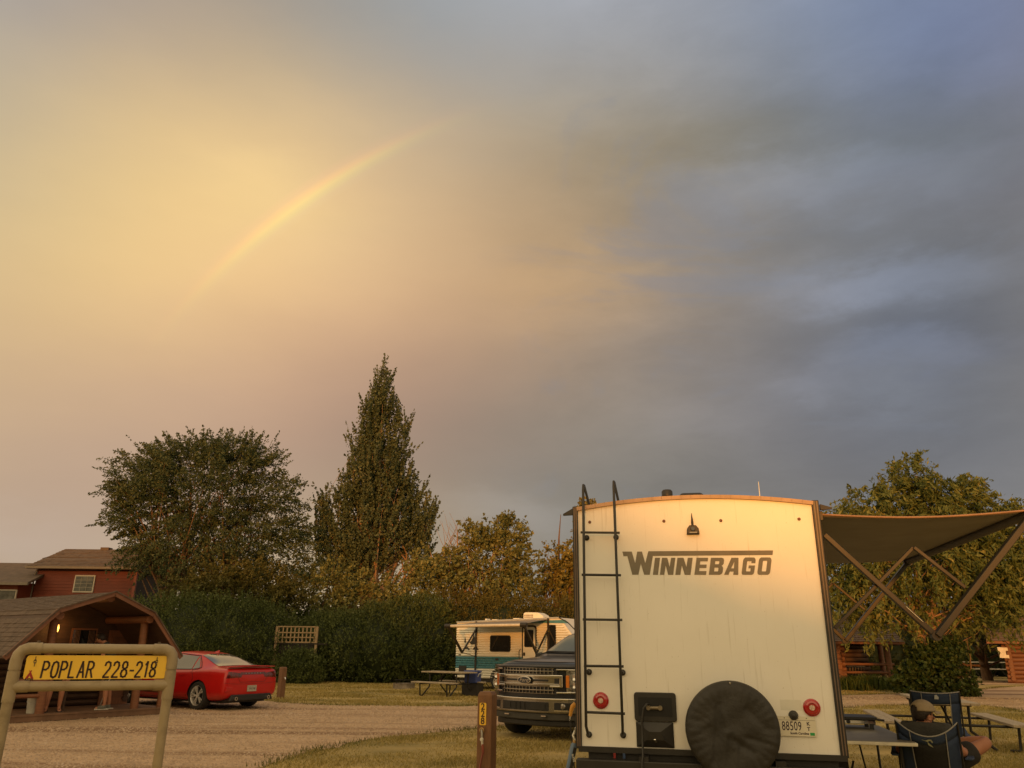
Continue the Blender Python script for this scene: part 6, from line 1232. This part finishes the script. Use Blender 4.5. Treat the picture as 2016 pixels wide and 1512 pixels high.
def head_bits(parent, hd, up, face, hair=M_hair, cap=None, r=1.0):
    """ears, nose, mouth, eyes, hair on a head at hd looking along face"""
    face = (face-up*face.dot(up)).normalized(); sd = up.cross(face).normalized()
    me = bmesh.new(); q = bmesh.ops.create_uvsphere(me, u_segments=24, v_segments=16, radius=1)
    for v in list(me.verts):
        c = v.co.copy(); w_ = hd+up*.04+sd*c.x*.082*r+face*(c.y*.098*r-.006)+up*c.z*.098*r
        v.co = w_
        if c.y > .45 and c.z < .55 or c.z < -.35 and c.y > -.2 or c.z < -.72: v.tag = True
    bmesh.ops.delete(me, geom=[v for v in me.verts if v.tag], context='VERTS'); m_ = bpy.data.meshes.new('hair'); me.to_mesh(m_); me.free(); m_.materials.append(hair); o = link('hair', m_, parent, True); s_ = o.modifiers.new('s', 'SOLIDIFY'); s_.thickness = .01
    for s in (-1, 1):
        c = hd+sd*s*.082-face*.004+up*.0; e_ = MB(); e_.lathe([(.004, -.010), (.018, -.012), (.024, .0), (.018, .010), (.008, .004)], (0, 0, 0), 'x', 12, False); o = e_.build('ear', M_skin, parent, smooth=True)
        M3 = Matrix((sd, face, up)).transposed().to_4x4(); M3.translation = c; o.matrix_local = M3 @ Matrix.Diagonal((1, .75, 1.35, 1))
        ey = hd+sd*s*.031+face*.086+up*.02; MB().lathe([(0, .006), (.008, .004), (.010, -.006)], (0, 0, 0), 'y', 10, False).build('eye', M_glass, parent).matrix_local = Matrix.Translation(ey)
    n0 = hd+face*.085+up*.015; MB().tube([n0, hd+face*.112-up*.015, hd+face*.092-up*.024], [.007, .013, .008], 8).build('nose', M_skin, parent, smooth=True)
    MB().tube([hd+face*.088-up*.048-sd*.02, hd+face*.094-up*.047, hd+face*.088-up*.048+sd*.02], [.004, .006, .004], 6).build('mouth', mat('lips', (.28, .08, .06), .5), parent)
    return face, sd

# ---- camp chair
def camp_chair(name, loc, az, label, blue, tall=.92, opening=False, group='folding camp chairs'):
    r = empty(name, loc, R(-az), label, 'chair', group)    # local +y = facing direction
    hw = .265; sz = .40; M_pipe = mat('piping', (.30, .29, .27), .7); M_mesh = mat('black_mesh', (.012, .012, .011), .85, var=.3, vs=60)
    tl_ = (-hw, -.16, tall); tr_ = (hw, -.16, tall)
    def back(u, v):  # u -1..1, v 0..1 from seat to top
        x_ = u*hw*(.90+.10*v); bow_ = .075*(1-u*u); dip = (.13 if not opening else .02)*(1-u*u)*v
        return (x_, .03-.20*v-bow_, sz-.02+(tall-sz+.02)*v-dip)
    def strip(u0, u1, v0, v1, nm, m, nu=8, nv=6):
        V = []; F_ = []
        for j in range(nv+1):
            for i in range(nu+1): V.append(back(u0+(u1-u0)*i/nu, (v0+(v1-v0)*j/nv)))
        for j in range(nv):
            for i in range(nu): a = j*(nu+1)+i; F_.append((a, a+1, a+nu+2, a+nu+1))
        me = bpy.data.meshes.new(nm); me.from_pydata(V, [], F_); me.materials.append(m); o = link(nm, me, r, True); s_ = o.modifiers.new('s', 'SOLIDIFY'); s_.thickness = .008; return o
    strip(-1, -.58, 0, .80 if not opening else .82, 'back_panel', blue); strip(.58, 1, 0, .80 if not opening else .82, 'back_panel', blue)
    strip(-1, 1, .80 if not opening else .82, 1, 'back_panel', blue, 16, 3); strip(-.58, .58, 0, .80 if not opening else .40, 'mesh_panel', M_mesh, 12, 5)
    MB().tube([back(-1+2*i/16, 1.0) for i in range(17)], .006, 6).build('piping', M_pipe, r)
    for u in (-.58, .58): MB().tube([Vector(back(u, i/8))+Vector((0, -.007, 0)) for i in range(9 if not opening else 9)], .0045, 5).build('piping', M_pipe, r)
    # seat
    V = []; F_ = []
    for j in range(7):
        for i in range(9): u = -1+i/4; v = j/6; V.append((u*.27, .0+.50*v, sz-.045*(1-u*u)*math.sin(math.pi*(.3+.5*v))+.03*v))
    for j in range(6):
        for i in range(8): a = j*9+i; F_.append((a, a+1, a+10, a+9))
    me = bpy.data.meshes.new('seat'); me.from_pydata(V, [], F_); me.materials.append(blue); o = link('seat', me, r, True); s_ = o.modifiers.new('s', 'SOLIDIFY'); s_.thickness = .01
    fr = MB()
    for s in (-1, 1):
        fr.tube([(s*hw, -.17, tall), (s*hw*.97, .05, .02)], .009, 8); fr.tube([(s*.27, .50, sz+.03), (s*.30, .02, .02)], .009, 8); fr.tube([(s*.29, .02, sz), (s*.29, .50, .02)], .009, 8); fr.tube([(s*.31, .46, .02), (s*.31, .46, .64)], .009, 8)
        fr.tube([(s*.29, .0, .02), (-s*.27, .0, sz)], .009, 8); fr.tube([(s*.28, .48, .02), (-s*.27, .50, sz+.03)], .009, 8)
        a_ = MB(); V2 = [(s*.31, -.09, .60), (s*.33, .1, .59), (s*.33, .3, .60), (s*.33, .48, .65)]
        a_.bar(V2[0], V2[1], .06, .02); a_.bar(V2[1], V2[2], .065, .02); a_.bar(V2[2], V2[3], .065, .02); a_.build('armrest', blue, r, bevel=.006)
        for q_ in ((s*.31, .46), (s*.29, .02)): MB().lathe([(.02, 0), (.02, .03), (0, .03)], (*q_, 0), 'z', 10, False).build('foot', M_black, r)
    fr.build('frame', M_dark, r, smooth=True); return r, back
M_blue = mat('navy_canvas', (.020, .036, .085), .8, c2=(.026, .046, .10), vs=8, bump=.3, bs=120); M_greyc = mat('grey_canvas', (.06, .06, .065), .85, var=.2, bump=.2)
c1p = Vector((4.08, 8.16, 0)); AZ1 = 28
ch1, bk1 = camp_chair('camp_chair', c1p, AZ1, 'blue camp chair that the man in the cap sits in', M_blue, .92)
# little marlin print on its back
V = [(-.06, .03), (.0, .01), (.045, -.03), (.05, -.045), (.02, -.03), (.0, -.012), (.012, .018), (.03, .022), (.045, .0), (.055, .01), (.04, .035), (.01, .035), (-.02, .022), (-.045, .03)]
pr = MB(); zc_ = .80; yc_ = bk1(0, .9)[1]-.012
pr.prism([(x_*.85-.01, .735+z_*.85) for x_, z_ in V], -.246, -.243); o = pr.build('fish_print', mat('print_cream', (.22, .22, .13), .7), ch1); o.location = (0, -.0, 0)
c2p = Vector((5.18, 10.1, 0)); ch2, bk2 = camp_chair('camp_chair', c2p, 20, 'empty blue high backed camp chair behind the man in the cap', M_blue, 1.10, True)
MB().prism([(-.022, 1.015), (.022, 1.015), (.026, 1.04), (.005, 1.065), (-.015, 1.06)], -.258, -.255).build('logo', mat('logo_grey', (.40, .42, .42), .6), ch2)
ch3, _ = camp_chair('camp_chair', (5.55, 7.9, 0), -68, 'grey camp chair cut off by the right edge', M_greyc, .80)

# ---- seated man in a cap
def cw(x, y, z, o=c1p, az=AZ1): a = R(-az); return Vector((o.x+x*math.cos(a)-y*math.sin(a), o.y+x*math.sin(a)+y*math.cos(a), z))
mn = empty('person', c1p, R(-AZ1), 'man in a tan cap and dark shirt sitting in a blue camp chair, legs crossed', 'person')
hd = Vector((-.035, .03, 1.005)); 
J = dict(pelvis=Vector((0, .14, .50)), waist=Vector((0, .08, .64)), chest=Vector((-.01, .03, .80)), neck=Vector((-.02, .02, .895)), head=hd,
         shL=Vector((-.19, .03, .84)), elL=Vector((-.28, .10, .62)), wrL=Vector((-.22, .33, .64)), shR=Vector((.17, .03, .83)), elR=Vector((.27, .08, .63)), wrR=Vector((.30, .31, .65)),
         hpL=Vector((-.09, .18, .48)), knL=Vector((-.10, .62, .56)), anL=Vector((-.10, .70, .12)), ftL=Vector((-.10, .88, .05)),
         hpR=Vector((.10, .18, .50)), knR=Vector((.52, .40, .72)), anR=Vector((.08, .62, .66)), ftR=Vector((-.06, .70, .64)))
J['head'] = hd = hd+Vector((.02, 0, -.06))
figure(mn, J)
sk = lambda pts, rs, nm, m: skin(nm, pts, [(i, i+1) for i in range(len(pts)-1)], rs, m, mn)
V = [J['pelvis']+Vector((0, -.01, .02)), J['waist'], J['chest'], J['neck']+Vector((0, 0, -.015)), J['shL'], J['shL'].lerp(J['elL'], .55), J['shR'], J['shR'].lerp(J['elR'], .55)]
skin('shirt', V, [(0, 1), (1, 2), (2, 3), (2, 4), (4, 5), (2, 6), (6, 7)], [(.165, .125), (.158, .118), (.185, .125), (.075, .072), .078, .068, .078, .068], M_shirt, mn)
V = [J['pelvis'], J['hpL'], J['hpL'].lerp(J['knL'], .55), J['hpL'].lerp(J['knL'], .82), J['hpR'], J['hpR'].lerp(J['knR'], .5), J['hpR'].lerp(J['knR'], .70)]
skin('shorts', V, [(0, 1), (1, 2), (2, 3), (0, 4), (4, 5), (5, 6)], [(.17, .13), .12, .105, .10, .125, .118, .115], M_short, mn)
face = Vector((.80, .62, -.08)); upv = Vector((.02, .0, 1)).normalized()
f_, s_d = head_bits(mn, hd, upv, face)
# cap, opening with strap at the back, brim forward
M_cap = mat('tan_cap', (.27, .21, .13), .85, c2=(.32, .25, .16), vs=30, bump=.2)
bm = bmesh.new(); q = bmesh.ops.create_uvsphere(bm, u_segments=36, v_segments=24, radius=1); kill = []
for v in bm.verts:
    c = v.co.copy()
    if c.z < -.02 or (c.y < -.55 and c.z < .42 and abs(c.x) < .42*(1-((c.z)/.5)**2)**.5 if c.z < .45 else False) and c.z > .10: kill.append(v)
    v.co = hd+upv*.055+s_d*c.x*.096+f_*(c.y*.112-.004)+upv*c.z*.098
bmesh.ops.delete(bm, geom=kill, context='VERTS'); me = bpy.data.meshes.new('cap'); bm.to_mesh(me); bm.free(); me.materials.append(M_cap); cp_ = link('cap', me, mn, True); so = cp_.modifiers.new('s', 'SOLIDIFY'); so.thickness = .006
V = []; F_ = []
for j in range(5):
    for i in range(13):
        t = R(-62+124*i/12); rr = .098+.085*(j/4)*math.cos(t)**.6; V.append(hd+upv*(.055-.012*(j/4)-.018*math.sin(t)**2*(j/4+.2))+s_d*math.sin(t)*(.094+.01*j/4)+f_*math.cos(t)*rr)
for j in range(4):
    for i in range(12): a = j*13+i; F_.append((a, a+1, a+14, a+13))
me = bpy.data.meshes.new('brim'); me.from_pydata(V, [], F_); me.materials.append(M_cap); br = link('brim', me, cp_, True); so = br.modifiers.new('s', 'SOLIDIFY'); so.thickness = .006
MB().lathe([(0, .006), (.008, .004), (.009, 0)], (0, 0, 0), 'z', 10, False).build('button', M_cap, cp_).location = hd+upv*.152

# ---- man on the porch, bending forward with a pale stick
pm = kw(2.12, .38, DZ); rz_ = R(KA-90+25)
p1 = empty('person', pm, R(-70), 'man in dark shirt and grey shoes bending forward on the cabin porch', 'person')
hz = P(228, 1262, pm.y).z-DZ
J = dict(pelvis=Vector((0, .10, .90)), waist=Vector((0, .04, 1.05)), chest=Vector((0, -.08, 1.27)), neck=Vector((0, -.17, 1.40)), head=Vector((0, -.26, 1.47)),
         shL=Vector((.19, -.10, 1.33)), elL=Vector((.24, -.16, 1.05)), wrL=Vector((.20, -.34, .92)), shR=Vector((-.19, -.10, 1.33)), elR=Vector((-.24, -.16, 1.05)), wrR=Vector((-.18, -.36, .92)),
         hpL=Vector((.10, .09, .86)), knL=Vector((.11, .02, .48)), anL=Vector((.12, .05, .09)), ftL=Vector((.14, -.13, .03)), hpR=Vector((-.10, .09, .86)), knR=Vector((-.11, .06, .48)), anR=Vector((-.12, .12, .09)), ftR=Vector((-.14, -.06, .03)))
figure(p1, J); head_bits(p1, J['head'], Vector((0, -.35, 1)).normalized(), Vector((-.3, -1, -.3)))
skin('shirt', [J['pelvis']+Vector((0, 0, .02)), J['waist'], J['chest'], J['neck'], J['shL'], J['shL'].lerp(J['elL'], .6), J['shR'], J['shR'].lerp(J['elR'], .6)], [(0, 1), (1, 2), (2, 3), (2, 4), (4, 5), (2, 6), (6, 7)], [(.165, .125), (.155, .118), (.185, .13), (.075, .07), .078, .068, .078, .068], M_shirt, p1)
skin('shorts', [J['pelvis'], J['hpL'], J['hpL'].lerp(J['knL'], .9), J['hpR'], J['hpR'].lerp(J['knR'], .9)], [(0, 1), (1, 2), (0, 3), (3, 4)], [(.165, .13), .115, .095, .115, .095], M_short, p1)
M_shoe = mat('grey_shoe', (.12, .12, .10), .8, var=.15)
for s in 'LR':
    a_, b_ = J['an'+s], J['ft'+s]; d = (b_-a_).normalized(); d.z = 0; d.normalize(); h0 = Vector((a_.x, a_.y, .055))-d*.05
    sh = skin('shoe', [h0, h0+d*.09+Vector((0, 0, -.004)), h0+d*.19+Vector((0, 0, -.016))], [(0, 1), (1, 2)], [(.054, .056), (.060, .050), (.052, .034)], M_shoe, p1)
    MB().bar(h0-d*.045+Vector((0, 0, -.045)), h0+d*.24+Vector((0, 0, -.045)), .095, .022).build('sole', mat('white_sole', (.5, .48, .42), .6), sh, bevel=.008)
a_, b_ = P(214, 1342, pm.y-.35), G(196, 1393, DZ); st = MB(); st.tube([b_, b_.lerp(a_, .5)], .012, 6); st.tube([b_.lerp(a_, .5), a_], .03, 8); st.tube([a_, a_+(a_-b_)*.45+Vector((.02, 0, 0))], .010, 6)
tag(st.build('walking_stick', mat('stick_white', (.85, .82, .74), .5), smooth=True), 'slim pale stick with thick grip held upright on the porch', 'stick')
# ---- second person, legs and sandals behind the post
pw_ = kw(1.10, .42, DZ); p2 = empty('person', pw_, R(30), 'person with bare legs in black sandals seated behind the left porch post', 'person')
J = dict(pelvis=Vector((0, .42, .48)), waist=Vector((0, .42, .62)), chest=Vector((0, .36, .82)), neck=Vector((0, .30, .97)), head=Vector((0, .26, 1.07)),
         shL=Vector((.17, .34, .90)), elL=Vector((.22, .26, .66)), wrL=Vector((.14, .08, .60)), shR=Vector((-.17, .34, .90)), elR=Vector((-.22, .26, .66)), wrR=Vector((-.14, .08, .60)),
         hpL=Vector((.09, .36, .47)), knL=Vector((.10, -.03, .46)), anL=Vector((.10, .03, .08)), ftL=Vector((.12, -.15, .03)), hpR=Vector((-.09, .36, .47)), knR=Vector((-.12, -.03, .46)), anR=Vector((-.14, .03, .08)), ftR=Vector((-.17, -.15, .03)))
figure(p2, J); head_bits(p2, J['head'], Vector((0, 0, 1)), Vector((.2, -1, -.1)))
skin('shirt', [J['pelvis']+Vector((0, 0, .02)), J['waist'], J['chest'], J['neck'], J['shL'], J['shL'].lerp(J['elL'], .6), J['shR'], J['shR'].lerp(J['elR'], .6)], [(0, 1), (1, 2), (2, 3), (2, 4), (4, 5), (2, 6), (6, 7)], [(.16, .12), (.145, .11), (.17, .12), (.07, .065), .07, .06, .07, .06], M_logdark, p2)
skin('shorts', [J['pelvis'], J['hpL'], J['hpL'].lerp(J['knL'], .8), J['hpR'], J['hpR'].lerp(J['knR'], .8)], [(0, 1), (1, 2), (0, 3), (3, 4)], [(.165, .13), .11, .095, .11, .095], M_short, p2)
st_ = empty('porch_stool', pw_, R(30), 'low wooden stool on the cabin porch behind the left post', 'stool'); MB().box(-.22, .22, .33, .22, .60, .37).build('seat', M_logdark, st_)
for x_ in (-.19, .19):
    for y_ in (.25, .57): MB().box(x_-.02, y_-.02, 0, x_+.02, y_+.02, .33).build('leg', M_logdark, st_)
for s in 'LR':
    a_, b_ = J['an'+s], J['ft'+s]; d = (b_-a_); d.z = 0; d.normalize(); h0 = Vector((a_.x, a_.y, .006))-d*.06
    sn = MB().bar(h0, h0+d*.27, .09, .016).build('sandal', M_black, p2, bevel=.006); c = h0+d*.17; sd2 = Vector((-d.y, d.x, 0)); MB().tube([c-sd2*.045, c+Vector((0, 0, .055)), c+sd2*.045], .010, 6).build('strap', M_black, sn)

# ------------------------------------------------------------------ folding table, griddle, stool
tf = Vector((3.46, 8.0, 0)); TB = empty('folding_table', tf, R(-14), 'grey topped white edged folding table beside the big trailer', 'table')
MB().prism(rrect(-.42, 0, .40, 1.83, .03), .705, .735, 'z').build('edge', mat('table_edge', (.62, .58, .46), .5), TB, bevel=.006)
MB().prism(rrect(-.40, .02, .38, 1.81, .02), .7355, .7395, 'z').build('tabletop', mat('grey_top', (.17, .155, .13), .45, c2=(.21, .19, .16), vs=4), TB)
for y_ in (.28, 1.55):
    for s_ in (-1, 1): MB().tube([(s_*.30, y_, .70), (s_*.30, y_+(.05 if y_ < 1 else -.05), .01)], .013, 8).build('leg', M_black, TB, smooth=True)
    MB().tube([(-.3, y_, .12), (.3, y_, .12)], .010, 8).build('leg_brace', M_black, TB, smooth=True)
MB().tube([(-.0, .3, .16), (0, .85, .69)], .009, 6).build('strut', M_black, TB)
ga = R(-14); gd = lambda x_, y_, z_: Vector((tf.x+x_*math.cos(ga)-y_*math.sin(ga), tf.y+x_*math.sin(ga)+y_*math.cos(ga), z_))
GR = empty('griddle', gd(-.02, 1.42, .74), R(-14), 'black tabletop griddle on the far end of the folding table', 'griddle')
MB().prism(rrect(-.36, -.22, .30, .22, .02), .095, .125, 'z').build('hot_plate', M_black, GR, bevel=.005)
MB().box(-.34, -.20, .055, .28, .20, .092).build('burner_box', M_chrome, GR, bevel=.004)
for x_ in (-.30, .24):
    for y_ in (-.16, .16): MB().box(x_-.02, y_-.02, 0, x_+.02, y_+.02, .055).build('foot', M_black, GR)
MB().bar((.30, -.19, .10), (.37, -.19, .095), .03, .02).build('grease_spout', M_black, GR); MB().lathe([(0, -.02), (.02, -.02), (.02, 0)], (0, -.20, .075), 'y', 12, False).build('knob', M_black, GR)
sq = G(1722, 1505, 0); SL = empty('camp_stool', (4.0, 9.0, 0), R(10), 'low teal blue stool under the folding table', 'stool')
MB().prism(rrect(-.26, -.17, .26, .17, .03), .30, .35, 'z').build('seat', mat('teal_seat', (.035, .10, .15), .6), SL, bevel=.01)
MB().box(-.22, -.13, .18, .1, .12, .298).build('storage_bag', M_black, SL, bevel=.02)
for s_ in (-1, 1): MB().tube([(s_*.22, -.14, .30), (s_*.05, .14, .01)], .010, 6).build('leg', M_dark, SL); MB().tube([(s_*.05, -.14, .01), (s_*.22, .14, .30)], .010, 6).build('leg', M_dark, SL)
fc = empty('folding_chair', (3.33, 8.5, 0), R(30), 'folded black metal chair leaning under the folding table by the trailer', 'chair'); m_ = MB()
for s_ in (-1, 1): m_.tube([(s_*.2, 0, .01), (s_*.2, .12, .62)], .011, 6); m_.tube([(s_*.17, .16, .01), (s_*.17, -.02, .5)], .011, 6)
for z_ in (.2, .45): m_.tube([(-.2, .04+z_*.1, z_), (.2, .04+z_*.1, z_)], .009, 6)
m_.build('frame', M_dark, fc); MB().box(-.18, .05, .30, .18, .07, .55).build('seat', M_black, fc)

# ------------------------------------------------------------------ hook-ups at the left of the trailer
YF = 7.62
a = P(1146, 1377, YF); b_ = P(1128, 1392, YF); c_ = P(1125, 1408, YF)
plg = empty('power_adapter', (b_.x, b_.y, 0), 0, 'orange right angle plug with black boot at the trailer left edge', 'plug'); rel = lambda q_: q_-Vector((b_.x, b_.y, 0))
MB().tube([rel(a)+Vector((.03, .05, .01)), rel(a), rel(b_)+Vector((.02, 0, .03))], [.034, .03, .022], 12).build('boot', M_black, plg, smooth=True)
MB().tube([rel(P(1144, 1386, YF)), rel(P(1134, 1385, YF)), rel(P(1127, 1391, YF)), rel(P(1125, 1398, YF)), rel(P(1122.5, 1410, YF))], [.024, .024, .021, .018, .014], 12).build('plug_body', mat('orange_plug', (.55, .26, .03), .5, var=.08), plg, smooth=True)
MB().tube([rel(P(1122.5, 1410, YF)), rel(P(1122, 1419, YF))], .006, 6).build('pin', M_alu, plg)
e0 = P(1122, 1416, YF); tag(MB().tube([e0, P(1124, 1440, YF), P(1128, 1480, YF), P(1133, 1540, YF), P(1130, 1600, YF)+Vector((0, 0, -.0))], .006, 6).build('cable', M_black, smooth=True), 'thin black cable hanging down from the orange plug', 'cable')
f0, f1 = P(1131, 1463, YF-.05), P(1117, 1530, YF-.05); dd = (f0-f1).normalized()
wf = empty('water_filter', (f1.x, f1.y, 0), 0, 'blue inline water filter hanging at the trailer left edge', 'water filter'); rel = lambda q_: q_-Vector((f1.x, f1.y, 0))
MB().tube([rel(f1), rel(f1)+dd*.02, rel(f0)-dd*.02, rel(f0)], [.022, .030, .030, .022], 20).build('canister', mat('filter_blue', (.10, .16, .26), .4, var=.1), wf, smooth=True)
strip = MB(); strip.bar(rel(f1)+dd*.03+Vector((.010, -.0295, 0)), rel(f0)-dd*.035+Vector((.010, -.0295, 0)), .024, .003, (0, 1, 0)); strip.build('label', M_black, wf)
tz = text('lettering', 'pure', .035, mat('white_print', (.7, .68, .6), .5), wf, rel(f0)-dd*.12+Vector((.012, -.0325, 0)), ext=.0004, rot=(R(90), R(-90-12), 0), bold=.0006)
MB().tube([rel(f0), rel(f0)+dd*.025], .019, 12).build('collar', mat('brass', (.5, .33, .08), .35, metal=.6), wf, smooth=True)
g0 = P(1133, 1436, YF-.02); MB().tube([rel(f0)+dd*.02, rel(P(1128, 1448, YF-.04)), rel(g0)+Vector((0, .0, 0)), rel(g0)+Vector((.05, .06, 0))], [.010, .011, .012, .012], 10).build('elbow', mat('braided_steel', (.5, .48, .42), .35, metal=.7), wf, smooth=True)
MB().lathe([(.008, -.02), (.020, -.02), (.022, .0), (.012, .01)], rel(g0)+Vector((.008, -.005, 0)), 'y', 16, False).build('inlet', mat('braided_steel', (.5, .48, .42), .35, metal=.7), wf, smooth=True)

# things by the small camper
q = G(931, 1340, .47); cl = empty('cooler', (q.x, q.y-.1, .40), R(-30), 'blue cooler with pale handle by the picnic table', 'cooler')
q = cl; MB().box(-.24, -.17, 0, .24, .17, .34).build('box', mat('cooler_blue', (.035, .06, .22), .5), cl, bevel=.03); MB().box(-.25, -.18, .345, .25, .18, .40).build('lid', mat('cooler_lid', (.05, .08, .26), .5), cl, bevel=.015); MB().tube([(.26, -.1, .2), (.31, -.1, .3), (.31, .1, .3), (.26, .1, .2)], .015, 6).build('handle', mat('pale_handle', (.5, .5, .48), .5), cl)
q2 = cl.location; crt = MB().box(-.3, -.2, -.0, .3, .2, .395).build('crate', M_black); crt.location = (q2.x, q2.y, 0); crt.rotation_euler = (0, 0, R(-30)); tag(crt, 'black crate under the blue cooler', 'crate')
q = G(951, 1357); bc = empty('folding_chair', (q.x, q.y, 0), R(60), 'small black folding chair beside the small camper wheel', 'chair'); m_ = MB()
for s_ in (-1, 1): m_.tube([(s_*.22, -.2, .01), (s_*.22, .2, .42), ], .014, 6); m_.tube([(s_*.22, .25, .01), (s_*.22, -.1, .42), (s_*.22, -.2, .85)], .014, 6)
m_.build('frame', M_dark, bc); MB().box(-.22, -.12, .40, .22, .24, .43).build('seat', M_black, bc); MB().box(-.22, -.21, .5, .22, -.17, .85).build('backrest', M_black, bc)
